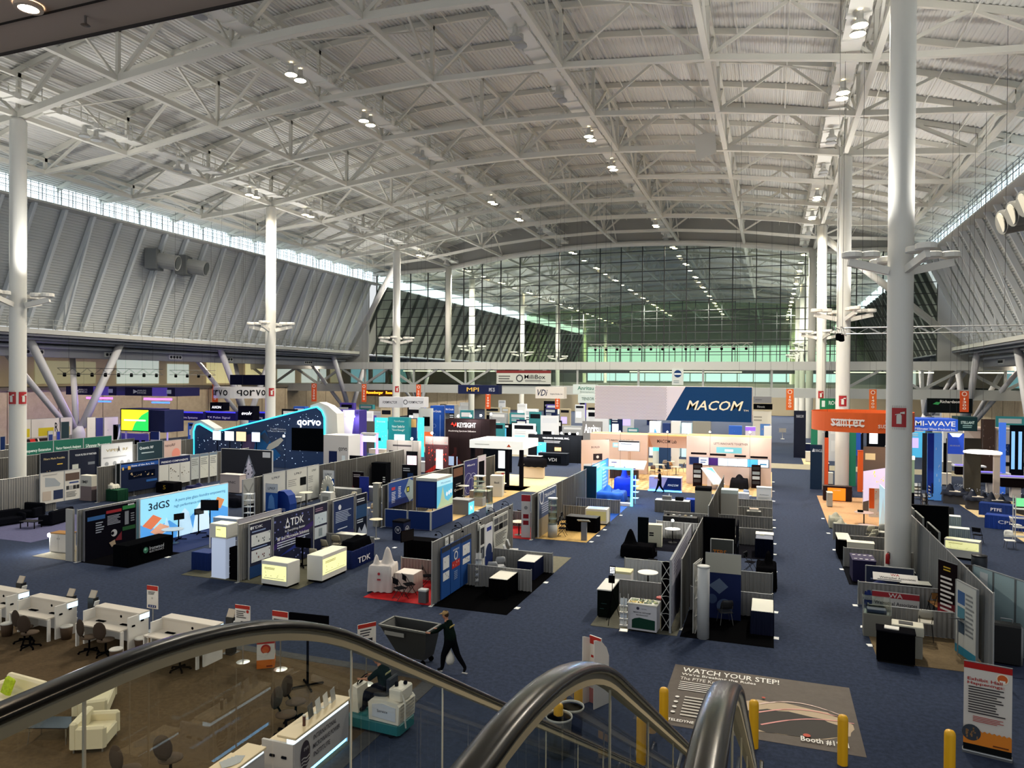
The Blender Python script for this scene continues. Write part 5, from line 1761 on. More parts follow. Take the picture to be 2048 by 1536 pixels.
# ---------------- row L2 first block
mat_(-15.15, 25, -12.2, 31.1, ('B01218', .8), 'bright red booth carpet under the white shrouded displays')
mat_(-12.1, 25, -9.1, 31.15, ('0A0A0B', .9), 'black booth carpet beside the blue connector panels')
mat_(-12.1, 31.2, -9.1, 34.15, '6A6758', 'bare olive booth carpet behind the second white-topped table')
drape(-12.15, 25.0, -12.15, 34.15, 2.44, 'long grey drape wall crowned with clip lamps', DRAPE)
drape(-15.1, 28.05, -12.25, 28.05, .91, 'low pinkish drape behind the three black chairs', M('8A7A74', .85))
drape(-12.05, 28.05, -9.15, 28.05, .91, 'low grey drape between the two white-topped tables')
drape(-12.05, 31.1, -9.15, 31.1, .91, 'low grey drape behind the second white-topped table')
cliplights([(-12.15, 25.9+.95*k, 2.44, rad(35 if k % 2 else 150)) for k in range(9)], 'black swan-neck clip lamp on top of the long drape wall')
x, y = atZ(765, 1183); cloaked(x-.1, y+.25, rad(10), .95, .95, 1.75, 'tall white shroud with small red emblem on the red carpet', 'C9C1BA', 11, [(.12, .18, 1.0, .26), (-.28, -.12, .86, .16)], spec=[('c', .5, .75, .06, 'A83038'), ('r', .42, .5, .58, .56, 'A83038')])
x, y = atZ(806, 1160, .4); skirted(x-.05, y+.1, 0, .85, .8, 'low table under a white cloth with red print, beside the tall shroud', 'D9CFC4', 'E6DDD2', .76, .03)
for k, (px, py, r) in enumerate(((800, 1198, 150), (818, 1190, 140), (838, 1172, 120))):
 x, y = atZ(px, py); folding_chair(x, y, rad(r), 'black folding chair on the red carpet, '+('beside the tall shroud', 'middle of the three', 'by the pinkish drape')[k])
x, y = atZ(812, 1150); monitor(x+.05, y, rad(70), 'black screen on a pole seen nearly edge-on over the red carpet', .75, .5, 1.75)
x, y = atZ(842, 1118); skirted(x, y+.1, 0, 1.5, .8, 'black-draped table in front of the clip-lamp wall end', '0C0C0E', '111113', .95, .03)
x, y = atZ(847, 1205); t = T('waste_bin', 'square grey waste bin with white liner at the red carpet edge', 'waste bin', x, y, 0)
MB().rbox(-.17, -.13, 0, .17, .13, .5, .02).build('bin_body', M('5A5A5C', .6), t); MB().rbox(-.18, -.14, .46, .18, .14, .53, .02).build('liner', M('D5D5D0', .6), t)
for k, (px, lbl) in enumerate(((895, 'over the first blue panel'), (905, 'over the second blue panel'), (959, 'beside the tapered panel'))):
 yy, _ = atX(px, 1050, -12.05)
 t = T('booth_sign_card', 'small white booth card '+lbl, 'card', -12.1, yy, 2.0, rad(90)); MB().box(-.15, -.03, 0, .15, -.02, .38).build('card_sheet', M('DADAD4', .6), t)
 art(t, -.15, 0, .3, .38, -.031, [('l', .15, .4, .85, .7, 2, '6A6A6A')])
P1 = [('r', 0, .90, 1, 1, '2A2D38'), ('r', .15, .56, .85, .80, 'DADCDC'), ('r', .15, .34, .85, .50, 'DADCDC'), ('n', .25, .36, .75, .78, 10, '4A4A52')]
P2 = [('r', 0, .92, 1, 1, '2A2D38'), ('t', 'APITECH', .5, .84, .62, .035, 'E2E4E6', 1), ('o', .5, .72, .16, .06, 'E2E4E6'), ('r', .1, .48, .9, .62, 'B5302C'), ('n', .2, .5, .8, .6, 5, 'E8D8D0'), ('l', .3, .24, .7, .42, 5, '8AA0C4')]
P3 = [('r', 0, .90, 1, 1, '2A2D38'), ('r', .15, .62, .85, .84, 'DADCDC'), ('r', .15, .44, .85, .56, 'DADCDC'), ('n', .25, .47, .75, .8, 10, '4A4A52')]
for (pa, pb), sp, lb in (((884, 901.5), P1, 'first blue connector panel on the clip-lamp wall'), ((902.5, 922), P2, 'middle blue connector panel with red band and ring logo'), ((923, 943), P3, 'third blue connector panel, next to the brochure tower')):
 panX(-12.0, pa, pb, .1, 2.1, lb, base='1F4A8C', spec=sp, frame=None)
panX(-12.0, 961, 970, .1, 2.2, 'narrow dark and white photo panel behind the brochure tower', base='D2D2CC', spec=[('r', .1, .6, .9, .95, '2A2A2C'), ('r', .1, .3, .9, .55, '3A4048')], frame=None)
panX(-12.0, 971, 986, .1, 2.25, 'narrow panel with blue arches and white head', base='D9DADC', spec=[('r', 0, 0, 1, .35, '1F2F6A'), ('c', .5, .4, .42, '1F2F5A'), ('r', .2, .85, .8, .93, '2A3A8A')], frame=None)
t = T('display_board', 'tapered white panel with six grey photographs, rounded at its foot', 'display panel', -12.0, atX(1001, 1050, -12)[0], 0, rad(90))
w_ = atX(1016, 1050, -12)[0]-atX(987, 1050, -12)[0]
MB().prism([(-w_/2, 2.3), (w_/2, 2.3), (w_/2, 1.4), (w_*.40, .8), (w_*.2, .42), (0, .32), (-w_*.2, .42), (-w_*.42, .8), (-w_/2, 1.4)], -.02, .02).build('printed_sheet', M('C6C6BE', .5), t)
art(t, -w_/2, .3, w_, 2.0, -.022, [('r', .05, .82, .33, .95, '55565A'), ('r', .37, .82, .62, .95, '6A6A68'), ('r', .66, .82, .95, .95, '7A7A78'), ('r', .05, .66, .33, .79, '3A3A3C'), ('r', .37, .66, .62, .79, '1A1A1C'), ('r', .66, .66, .95, .79, '5A5A5A'), ('l', .12, .3, .88, .6, 8, '6A6A66')])
x, y = atZ(957, 1172); rack(x, y, rad(20), 'wire brochure tower full of leaflets beside the blue panels', 1.5, .3, 5)
x, y = atZ(1012, 1147, .76); skirted(x, y, 0, .76, 1.6, 'black skirted table with bare white top and a yellow sheet', '0B0B0D', 'E2DFD0', .78)
t2 = T('paper_sheet', 'yellow sheet on the far end of the first white-topped table', 'paper', x, y+.65, .785); MB().box(-.14, -.1, 0, .14, .1, .003).build('sheet', M('D8C84A', .7), t2)
x, y = atZ(1056, 1117, .76); skirted(x, y, 0, .76, 1.6, 'navy skirted table with rumpled white cover', '141C3A', 'DAD8CE', .78)
for (px, py), r, lb in (((985, 1163), 200, 'pale grey shell chair behind the brochure tower'), ((999, 1152), 210, 'pale grey shell chair between the brochure tower and the low drape'), ((1020, 1130), 100, 'pale grey shell chair at the rumpled-cover table, nearer the drape post'), ((1027, 1118), 105, 'pale grey shell chair at the rumpled-cover table, further along')):
 x, y = atZ(px, py); shell_chair(x, y, rad(r), lb, 'B4B6B8')

# ---------------- row L3 first block
mat_(-24.3, 25, -18.2, 31.1, '5C5A4A', 'olive grey booth carpet under the yellow glowing showcases')
drape(-21.2, 24.95, -21.2, 34.15, 2.44, 'grey drape wall beside the tall electronics panels', DRAPE)
x, y = atZ(437, 1157)
t = T('display_tower', 'tall white-blue glowing tower with a yellow lit case on its head', 'display tower', x, y+.3, 0, rad(-3))
MB().rbox(-.4, -.3, .03, .4, .3, 1.75, .02).build('glowing_body', M('C9D6EE', .4, 0, .35), t)
MB().box(-.42, -.32, 0, .42, .32, .03).build('base_plate', M('D8D8D4'), t)
b = MB(); b.rbox(-.46, -.34, 1.75, .5, .36, 2.35, .02); hd = b.build('head_case', M('D9D8D0', .5), t)
MB().box(-.1, -.346, 1.82, .46, -.34, 2.25).build('glowing_front', M('E9E58C', .4, 0, 1.5), hd)
MB().box(-.42, -.3, 2.352, .46, .3, 2.36).build('glowing_top', M('E9E8C0', .4, 0, .9), hd)
art(hd, -.1, 1.82, .56, .43, -.348, [('n', .1, .1, .9, .5, 9, '7A7850'), ('l', .1, .65, .7, .8, 1, 'A8A470')])
MB().box(-.47, -.345, 1.3, -.40, -.33, 2.3).build('side_card', M('DAD6D6'), t)
x, y = atZ(403, 1140); skirted(x, y+.3, 0, .95, .75, 'small navy skirted table at the foot of the glowing tower', '12285E', '14306E', .8)
x, y = atZ(466, 1160); t = T('case_stack', 'ribbed black transport case standing behind the drape end', 'case', x, y+.2, 0)
for k in range(5): MB().rbox(-.22, -.2, k*.28, .22, .2, k*.28+.26, .02).build('case_drawer', BLK, t)
t = panX(-22.0, 456, 545, 0, 2.44, 'plain lilac-grey partition behind the glowing tower', base='BFBDC6', spec=[], frame='9A98A0')
NEB = lambda a: [('n', .02, .05, .98, .95, 60, '7A86C8'), ('g', [(.0, .35), (.3, .5), (.6, .45), (1, .62), (1, .72), (.55, .56), (.3, .6), (0, .45)], a), ('g', [(.1, .2), (.5, .34), (.9, .3), (.5, .27)], '2A3A8A')]
G1 = ('10162E', .4, 0, .25)
panX(-21.0, 499, 543, .05, 2.35, 'narrow dark electronics panel with two white product fields', base=G1, spec=[('t', 'TDK', .35, .93, .5, .05, 'E8ECF2', 1), ('c', .08, .93, .05, 'E8ECF2'), ('r', .08, .58, .95, .80, 'D8DEE2'), ('r', .08, .28, .95, .50, 'D8DEE2'), ('l', .1, .83, .8, .88, 1, '8FA4D0'), ('l', .1, .52, .8, .56, 1, '8FA4D0'), ('n', .15, .32, .9, .46, 10, '6A2A2E'), ('n', .15, .62, .9, .78, 10, '5A6A72'), ('r', 0, 0, 1, .22, '1A3A6A')])
panX(-21.0, 547, 627, .05, 2.40, 'broad starry electronics wall with triangular emblem and bold white letters', base=G1, spec=NEB('3A2A6A')+[('g', [(.27, .72), (.33, .93), (.39, .72)], 'E8ECF2'), ('c', .33, .79, .03, '10162E'), ('t', 'TDK', .57, .82, .34, .15, 'F2F4F8', 1), ('t', 'In Everything, Better', .52, .66, .5, .06, 'E8ECF2', 1),
 ('t', 'RF and Microwave Solutions', .48, .55, .78, .07, 'F2F4F8', 1), ('l', .08, .36, .9, .50, 3, 'C9D0E4')])
panX(-21.0, 628, 655, .05, 2.42, 'dark purple electronics panel with two pale product fields', base=G1, spec=[('r', .05, .58, .95, .82, 'C9D8E2'), ('r', .05, .30, .95, .54, 'C2CCD4'), ('l', .1, .86, .9, .94, 2, 'A88AA0'), ('n', .2, .6, .9, .8, 7, '6A8AA8'), ('r', .35, .34, .6, .5, '8A98A0')])
panX(-21.0, 667, 708, .05, 2.35, 'navy panel with round white logo and lines of white text', base='22335E', spec=[('c', .3, .84, .07, 'E2E6EE'), ('l', .1, .5, .9, .76, 7, 'AEBCD6'), ('l', .2, .33, .9, .38, 1, 'C9D2E2'), ('r', 0, 0, 1, .25, '3A3560')])
panX(-21.0, 712, 734, .05, 2.35, 'narrow black panel with a mountain-like photograph', base='0E1628', spec=[('l', .1, .82, .9, .92, 2, 'D9DEE6'), ('r', 0, .45, 1, .75, '2A4A72'), ('l', .1, .33, .9, .43, 2, 'C9D2E0'), ('g', [(0, .02), (.3, .25), (.5, .12), (.8, .28), (1, .1), (1, 0), (0, 0)], 'B9C2D2')])
xa, ya = atZ(521, 1172); showcase(xa+.66, ya+.45, rad(-3), 1.35, .8, 1.05, 'yellow glowing showcase facing the registration desks', 1.7)
xa, ya = atZ(606, 1164); showcase(xa+.5, ya+1.05, rad(90), 1.9, .75, 1.15, 'yellow glowing showcase turned to the aisle, with blue samples', 1.7)
for (px, py), r, lb in (((612, 1135), 185, 'beige shell chair between the two glowing showcases'), ((655, 1115), 170, 'beige shell chair in front of the purple panel'), ((675, 1105), 190, 'beige shell chair beside the black-covered table')):
 x, y = atZ(px, py); shell_chair(x, y, rad(r), lb, 'A8A08A')
x, y = atZ(583, 1142); monitor(x, y+.5, rad(180), 'black screen seen from behind, over the first glowing showcase', .8, .45, 1.1)
x, y = atZ(712, 1108, .45); skirted(x, y, rad(90), 1.9, .8, 'navy skirted table with big white letters, under a black cloth', '16255A', '16255A', .8, text=('TDK', .3, 1.1, .26), tcol='E6E6EA')
cloaked(x, y, rad(90), 1.5, .62, .62, 'black cloth heaped over equipment on the navy lettered table', '0C0D10', 5, [(0, 0, .9, .3)], z0=-.05).location.z = .8
x, y = atZ(700, 1070, .76); skirted(x, y, 0, 1.5, .7, 'white-topped counter before the mountain panel', '1A1A1E', 'E0DED2', .82)
x, y = atZ(752, 1078); round_table(x, y, 'tall cream bistro table on a chrome foot, alone by the aisle', 'D2CCAE', 1.08, .36, 'C0C0BC')
x, y = atZ(805, 1081); t = box_(x-.2, y+.25, 0, rad(-4), .7, .7, 1.05, 'navy cube plinth with white round letter emblems', '141E3E', 'cube_plinth', 'plinth', [('o', .5, .6, .26, .03, 'E2E2E6'), ('t', 'W', .5, .6, .3, .2, 'E2E2E6', 1)], lid='1A1A1E')
art(t, -.35, 0, .7, .95, -.353, [('o', .5, .6, .26, .03, 'E2E2E6'), ('t', 'W', .5, .6, .3, .2, 'E2E2E6', 1)], m=Matrix.Rotation(rad(90), 4, 'Z'))
drape(-24.2, 28.05, -21.3, 28.05, .91, 'low grey drape behind the lilac partition')
drape(-21.1, 31.1, -18.25, 31.1, .91, 'low grey drape at the end of the lettered navy table')

# ---------------- row L4 first block
mat_(-30.3, 25, -27.35, 28.05, ('0B0B0D', .9), 'black booth carpet of the corner booth with the dark green-logo table')
mat_(-33.4, 25, -30.5, 31.1, '7A7464', 'sand-coloured booth carpet under the white cupboard counter')
mat_(-30.3, 28.1, -27.35, 34.15, ('1C2A55', .9), 'deep blue booth carpet before the glowing foundry wall')
drape(-30.4, 24.95, -30.4, 34.15, 2.44, 'grey drape wall at the dark corner booth', DRAPE)
x, y = atZ(140, 1122); panel(x, y, 0, .45, 0, 2.44, 'plain grey partition end beside the dark corner booth', 'A8A6A0', [], frame=None, th=.1)
panX(-30.2, 169, 272, .0, 2.36, 'black back wall with blue, red and green headed columns', base='14141C', spec=[
 ('r', .05, .78, .38, .86, '3A6AA8'), ('r', .40, .86, .70, .92, 'A83038'), ('r', .72, .88, .98, .96, '3A8A4A'), ('r', .72, .44, .98, .52, '2A5A34'), ('l', .2, .5, .36, .74, 5, 'AEB4C2'), ('l', .42, .62, .68, .82, 7, 'AEB4C2'),
 ('c', .55, .44, .06, 'C9C9CC'), ('c', .52, .44, .03, '14141C'), ('g', [(.56, .28), (.70, .44), (.70, .26)], '7A2A34'), ('r', .76, .56, .84, .84, '8A8E96'), ('l', .88, .6, .97, .8, 4, '8A8E96'), ('g', [(.45, .26), (.56, .3), (.58, .2), (.5, .16)], 'B9A58C'), ('r', .82, .955, .95, .985, 'D8D8DC')], frame='6A6A70')
skirted(-27.85, 26.35, rad(90), 2.6, .85, 'black draped table with green globe logo and silver lettering', '0A0B0D', '0C0D0F', .98, .008)
tt = bpy.context.scene.objects
t = T('table_sign', 'printed logo strip of the dark corner booth table', 'sign', -27.36, 26.5, .1, rad(90))
MB().box(-.75, .0, .28, .75, .01, .74).build('sign_sheet', M('0A0B0D', .7), t)
b = MB(); b.prism([(-.52+.14*math.cos(a*.3142), .5+.14*math.sin(a*.3142)) for a in range(20)], -.02, -.005); b.build('globe_logo', M('3A7A5E', .5), t)
b = MB(); b.prism([(-.55+.07*math.cos(a*.3142), .54+.05*math.sin(a*.3142)) for a in range(20)], -.025, -.02); b.build('logo_highlight', M('9AD0B4', .5), t)
txt(t, 'Ironwood', .12, .54, .85, .17, M('C9CCD2'), -.02, bold=.008); txt(t, 'ELECTRONICS', .12, .38, .85, .08, M('C9CCD2'), -.02)
SKYB = ('6AC0E6', .4, 0, .75)
GLOW = lambda c, e=.75: (c, .4, 0, e)
panX(-30.15, 280, 456, .05, 2.42, 'long glowing light-blue wall picturing a glass foundry clean room', base=GLOW('8FD2EC', .8), spec=[
 ('g', [(0, 0), (0, .45), (.15, .3), (.3, .42), (.42, .2), (.6, .5), (.75, .35), (.86, .55), (1, .4), (1, 0)], GLOW('4F98DC', .8)), ('g', [(.38, 0), (.42, .5), (.47, .62), (.52, .5), (.55, .2), (.58, 0)], GLOW('BFE2F6', .7)), ('g', [(.56, 0), (.6, .55), (.67, .72), (.74, .5), (.78, 0)], GLOW('D2ECFA', .7)),
 ('g', [(.22, .15), (.27, .5), (.31, .2)], GLOW('BFE2F6', .7)), ('g', [(.02, .42), (.13, .62), (.22, .5), (.11, .3)], GLOW('E07A50', .6)), ('g', [(.10, .25), (.2, .4), (.3, .28), (.2, .1)], GLOW('E6A888', .6)),
 ('g', [(.80, .5), (.86, .72), (.95, .62), (.9, .42)], GLOW('E0905A', .5)), ('t', '3dGS', .19, .80, .22, .16, '1F2A3A', 1), ('t', 'A pure play glass foundry empowering', .66, .83, .60, .09, '3A6A94'), ('t', 'high performance electronics', .56, .70, .42, .085, '3A6A94')], frame='D8DADC')
for (px, py), w, zc, r, lb in (((358, 1080), .55, 1.25, 70, 'black screen on a pole before the orange chip picture'), ((398, 1068), .55, 1.25, 75, 'black screen on a pole before the blue clean-room figures'), ((419, 1075), .95, 1.75, 20, 'larger black screen raised over the blue carpet')):
 x, y = atZ(px, py); monitor(x, y, rad(r), lb, w, w*.6, zc)
x, y = atZ(330, 1058, .7); round_table(x, y, 'clear oval table between the glowing wall and the black table', 'B9C6D2', .74, .55)
x, y = atZ(305, 1062); folding_chair(x, y+.2, rad(40), 'black mesh chair at the end of the black draped table')
x, y = atZ(456, 1040, .8); counter(x, y, 0, 1.6, .5, .95, 'grey-white counter behind the glowing tower', 'B9C0CA', 'D9DEE6')
x, y = atZ(429, 1045); rack(x, y, rad(10), 'white leaflet stand below the raised screen', 1.2, .3, 3, 'E6E8EA')
t = T('shelf_tower', 'open silver shelf tower behind the grey-white counter', 'shelf', *atZ(498, 1042), 0)
b = MB()
for sx in (-.25, .25):
 for sy in (-.2, .2): b.bar((sx, sy, 0), (sx, sy, 1.7), .03)
b.build('post', M('C9CCD0', .4, .5), t)
for k in range(5): MB().box(-.26, -.21, .1+k*.38, .26, .21, .13+k*.38).build('shelf_board', M('D5D8DA', .4), t)
x, y = atZ(112, 1106)
t = counter(x+.1, y+.3, rad(6), 1.0, .55, .98, 'white two-door cupboard counter with wooden top and a glaring lamp', 'D8D2C8', 'A87C48', [('r', .48, .05, .49, .95, '8A867C'), ('r', .42, .7, .44, .8, '3A3A3A'), ('r', .54, .7, .56, .8, '3A3A3A')], kick='B9B4A8')
t2 = T('spot_lamp', 'glaring round lamp at the corner of the wood-topped cupboard', 'lamp', x-.55, y+.1, 0)
MB().tube((0, 0, 0), (0, 0, .75), .02).build('stem', M('8A8A8A'), t2); MB().ball((0, 0, .82), .11, 12).build('glowing_globe', M('FFFFF4', .4, 0, 30), t2)
L = bpy.data.lights.new('spot_lamp_light', 'POINT'); L.energy = 160; L.shadow_soft_size = .1; lo = bpy.data.objects.new('spot_lamp_light', L); COL.objects.link(lo); lo.parent = t2; lo.location = (-.12, -.1, .82)
# dark lounge
DK = M('101116', .7)
def dsofa(px, py, rz, w, lb):
 x, y = atZ(px, py)
 t = T('lounge_sofa', lb, 'sofa', x, y, .012, rz)
 MB().rbox(-w/2+.15, -.4, .1, w/2-.15, .25, .42, .05).build('seat_cushion', DK, t); MB().box(-w/2+.1, -.3, 0, w/2-.1, .35, .12).build('base', DK, t); MB().rbox(-w/2, .2, .1, w/2, .45, .82, .06).build('backrest', DK, t)
 for s in (-1, 1): MB().rbox(min(s*w/2, s*(w/2-.2)), -.42, .1, max(s*w/2, s*(w/2-.2)), .25, .62, .05).build('armrest', DK, t)
 return t
dsofa(60, 1030, rad(8), 2.6, 'long black sofa standing against the grey drape'); dsofa(10, 1050, rad(80), 1.9, 'black sofa at the edge of the lilac rug'); dsofa(112, 1046, rad(-75), 1.9, 'black sofa beside the sand-coloured booth')
x, y = atZ(62, 1056); t = T('coffee_table', 'small black coffee table between the black sofas', 'table', x, y, 0, rad(10))
MB().box(-.5, -.3, .38, .5, .3, .42).build('tabletop', M('1A1B1E', .2), t)
for sx in (-.45, .45):
 for sy in (-.25, .25): MB().bar((sx, sy, 0), (sx, sy, .38), .04).build('leg', BLK, t)
x0, y0 = atZ(0, 1072); mat_(-42.5, 27.0, -36.2, 33.5, '5A5A78', 'lilac rug under the black lounge sofas')
drape(-43.5, 22.0, -43.5, 34.15, 2.44, 'long grey drape wall behind the black sofas', DRAPE)
panX(-43.3, 80, 128, .55, 2.5, 'white poster with curved grey drawing, behind the black sofas', base='C9C6BE', spec=[('g', [(.2, .55), (.2, .85), (.6, .8), (.85, .6), (.8, .52)], '9AA0A4'), ('l', .1, .9, .8, .95, 2, '8A8A88'), ('r', .55, .1, .95, .4, '2A3450'), ('r', .1, .1, .45, .4, 'B5A89A')], feet=False)
panX(-43.3, 129, 160, .55, 2.5, 'white poster with copper photograph and four small pictures', base='C9C6BE', spec=[('r', .05, .65, .95, .9, '5A4A42'), ('r', .3, .55, .9, .6, '3A4A7A'), ('r', .1, .35, .28, .48, '3A3A3C'), ('r', .32, .35, .5, .48, '9A9A98'), ('r', .54, .35, .72, .48, '2A2A2C'), ('r', .76, .35, .94, .48, '2A2A2C'), ('l', .1, .1, .9, .3, 4, '7A7A78')], feet=False)

# ---------------- row R1 (beyond the wide aisle)
mat_(3.2, 25.0, 6.2, 28.05, '6A5A42', 'tan booth carpet at the aisle corner, under the acrylic case')
mat_(3.2, 34.0, 6.2, 40.2, ('15161A', .9), 'dark booth carpet beside the thick column')
mat_(6.3, 25.0, 12.3, 34.1, ('20263A', .95), 'blue-grey booth carpet behind the striped drape')
drape(6.25, 25.0, 6.25, 46.3, 2.44, 'very long grey drape wall running past the thick column', M('7A7C7C', .85))
for k, yy in enumerate((28.05, 31.1, 37.2, 40.25, 43.3)):
 drape(3.25, yy, 6.15, yy, .91, 'low grey side drape '+('behind the grey shell chair', 'behind the blue-covered tables', 'beside the thick column', 'behind the mauve round table', 'by the white leaflet counter')[k])
def R(px, py, z=0): return atZ(px, py, z)
x, y = R(1795, 1325); t = counter(x-.05, y+.1, rad(-6), 1.05, .6, 1.0, 'black corner counter with white papers at the aisle end', '08080A', '121215'); box_(x-.15, y+.15, 1.0, rad(-10), .4, .3, .03, 'stack of white papers on the black corner counter', 'D8D6CE', 'paper_stack', 'papers')
x, y = R(1815, 1250, .95); t = T('equipment_stack', 'beige bench instrument with leaflets on top, behind the black counter', 'instrument', x, y, 0, rad(-8))
MB().rbox(-.42, -.28, .0, .42, .28, .70, .02).build('cabinet_body', M('8A887E', .6), t); MB().rbox(-.45, -.3, .72, .45, .3, 1.0, .02).build('instrument_case', M('BDB9A6', .5), t); MB().box(-.25, -.15, 1.0, .15, .15, 1.02).build('leaflet', M('3A3A3A'), t)
x, y = R(1850, 1278); shell_chair(x, y+.1, rad(170), 'large grey shell stool-chair beside the beige instrument', 'A9A598', '2A2A2A', .62)
t = T('display_case', 'clear acrylic display case on a grey cabinet at the aisle corner', 'showcase', *R(1755, 1275), 0, rad(-3)); t.location.y += .3
MB().rbox(-.42, -.3, 0, .42, .3, .78, .02).build('cabinet_body', M('75746C', .6), t)
MB().box(-.42, -.3, .79, .42, .3, 1.25).build('acrylic_box', glass('E8EEEA', .10, .03, .3), t)
b = MB()
for sx in (-.42, .42):
 for sy in (-.3, .3): b.bar((sx, sy, .78), (sx, sy, 1.26), .02)
b.build('edge', M('B9BAB4', .3, .5), t); b = MB(); b.rbox(-.3, -.18, .8, .3, .18, .9, .02); b.build('blue_sample', M('3A4A6A', .5), t)
x, y = R(1775, 1210); t = cloaked(x+.1, y-.0, rad(-4), 1.8, .85, .95, 'table under a royal blue cloth with a white and red banner draped on it', '1B2C66', 21, [(-.2, .1, .95, .3)])
t2 = panel(x+.2, y-.52, rad(-4), 1.6, .02, .66, 'red and white name banner hanging on the blue table', 'CFCBC4', [('t', 'Weinschel Associates', .5, .30, .9, .22, '26242A', 1), ('r', 0, .62, 1, .95, 'A8343A'), ('t', 'WA', .5, .78, .3, .26, 'E0D6D0', 1), ('l', .1, .04, .9, .14, 1, '4A4850')], frame=None, name='table_banner', cat='banner', th=.012)
t2 = panel(x+.25, y-.12, rad(-4), 1.55, 0, .44, 'white name banner lying over the top of the blue table', 'D6D2CC', [('t', 'Weinschel Associates', .55, .40, .8, .26, '26242A', 1), ('t', 'WA', .5, .78, .2, .3, 'A8343A', 1), ('l', .1, .05, .9, .2, 1, '3A3840')], frame=None, name='table_banner', cat='banner', th=.012)
t2.location.z = .97; t2.rotation_euler = (rad(-62), 0, rad(-4))
x, y = R(1732, 1165); t = counter(x-.1, y+.4, 0, .9, 1.3, 1.0, 'purple-navy counter dotted with white business cards', '221F3E', '2A2648')
for k in range(8):
 box_(x-.42+.22*(k % 4), y+.0+.75*(k//4), 1.0, rad(5*k), .12, .07, .012, 'white business card pile on the purple counter, '+('first', 'second', 'third', 'fourth')[k % 4]+(' of the near line' if k < 4 else ' of the far line'), 'E2E0E0', 'card_pile', 'cards')
panel(4.6, 33.0, rad(0), 1.75, 0, 1.1, 'dark translucent low panel with mirrored lettering beside the column', '2E3448', [('t', 'T Plus', .4, .72, .4, .12, 'B9BCCC'), ('l', .1, .5, .5, .6, 1, '8A8EA4')], frame='8A8C8C')
skirted(5.3, 32.0, 0, 1.1, .6, 'dark table with white top near the black text banner', '26262A', 'D5D4C8', .76)
for (px, py), lb in (((1860, 1222), 'folding chair with tan seat beside the blue table'), ((1880, 1236), 'folding chair with tan seat under the black text banner')):
 x, y = R(px, py); folding_chair(x, y, rad(190), lb, '8A6238')
rollup(5.95, 28.7, rad(-60), .85, 2.45, 'tall black-to-red banner listing services in white and yellow', '1A1416', [('r', 0, 0, 1, .3, '8A1A24'), ('g', [(0, .3), (1, .3), (1, .42), (0, .36)], '5A1820'), ('l', .3, .86, .85, .94, 2, 'C9A83A'), ('l', .15, .14, .9, .8, 10, 'D8D2CC')])
panel(6.05, 26.5, rad(-75), 1.2, 0, 2.3, 'white poster panel with blue and teal photographs on the drape', 'B9BCB8', [('r', .1, .7, .45, .88, '3A5A8A'), ('r', .1, .5, .45, .66, '4A7A8A'), ('r', .1, .3, .45, .46, '3A4A5A'), ('l', .5, .3, .9, .9, 10, '7A7E80'), ('r', 0, 0, 1, .12, '2E7A94')], frame='8A8C8C')
t = T('tilted_tray_stand', 'thin stand with a slanted grey tray before the white poster panel', 'stand', *R(1915, 1310), 0)
MB().tube((0, 0, 0), (0, 0, 1.1), .02).build('pole', M('9A9C9C', .3, .6), t); b = MB(); b.m = Matrix.Translation((0, 0, 1.15)) @ Matrix.Rotation(rad(-20), 4, 'X'); b.box(-.22, -.16, 0, .22, .16, .02); b.build('tray', M('55585A', .4), t)
t = T('travel_case', 'upright black wheeled case leaning by the frosted panels', 'case', *R(1968, 1318), 0, rad(-10)); t.location.y += .35
MB().rbox(-.42, -.22, .06, .42, .22, 1.25, .06).build('case_body', M('0B0B0C', .5), t)
for s in (-.3, .3): MB().tube((s-.03, .0, .05), (s+.03, .0, .05), .05, 10).build('wheel', BLK, t)
MB().path([(-.15, 0, 1.24), (-.15, 0, 1.38), (.15, 0, 1.38), (.15, 0, 1.24)], .015).build('handle', M('8A8A8A', .3, .7), t)
FRO = M('A9C2C6', .3, 0, .12)
panel(7.2, 27.6, rad(-62), 2.6, 0, 2.4, 'row of pale frosted panels with grey posts', 'A4BCC0', [('r', .32, 0, .35, 1, '6A7072'), ('r', .66, 0, .69, 1, '6A7072'), ('r', .12, .7, .25, .95, 'D2D8DA')], frame='8A9092')
panel(8.35, 25.9, rad(-58), 2.2, 0, 2.4, 'glaring white backlit wall at the edge of the near row', ('F4FAFF', .4, 0, 1.6), [], frame='C9CCCC')
x, y = R(2010, 1420); panel(8.4, 24.6, rad(-2), 1.6, 0, 2.1, 'black distributor panel with white header letters', '0E0F10', [('t', 'KEYSIGHT', .45, .88, .5, .06, 'C9CACA', 1), ('t', 'Authorized', .35, .76, .4, .05, 'C9CACA'), ('t', 'Distributor', .36, .69, .42, .05, 'C9CACA'), ('l', .12, .45, .6, .6, 3, '8A8A8A')], frame='3A3A3A')
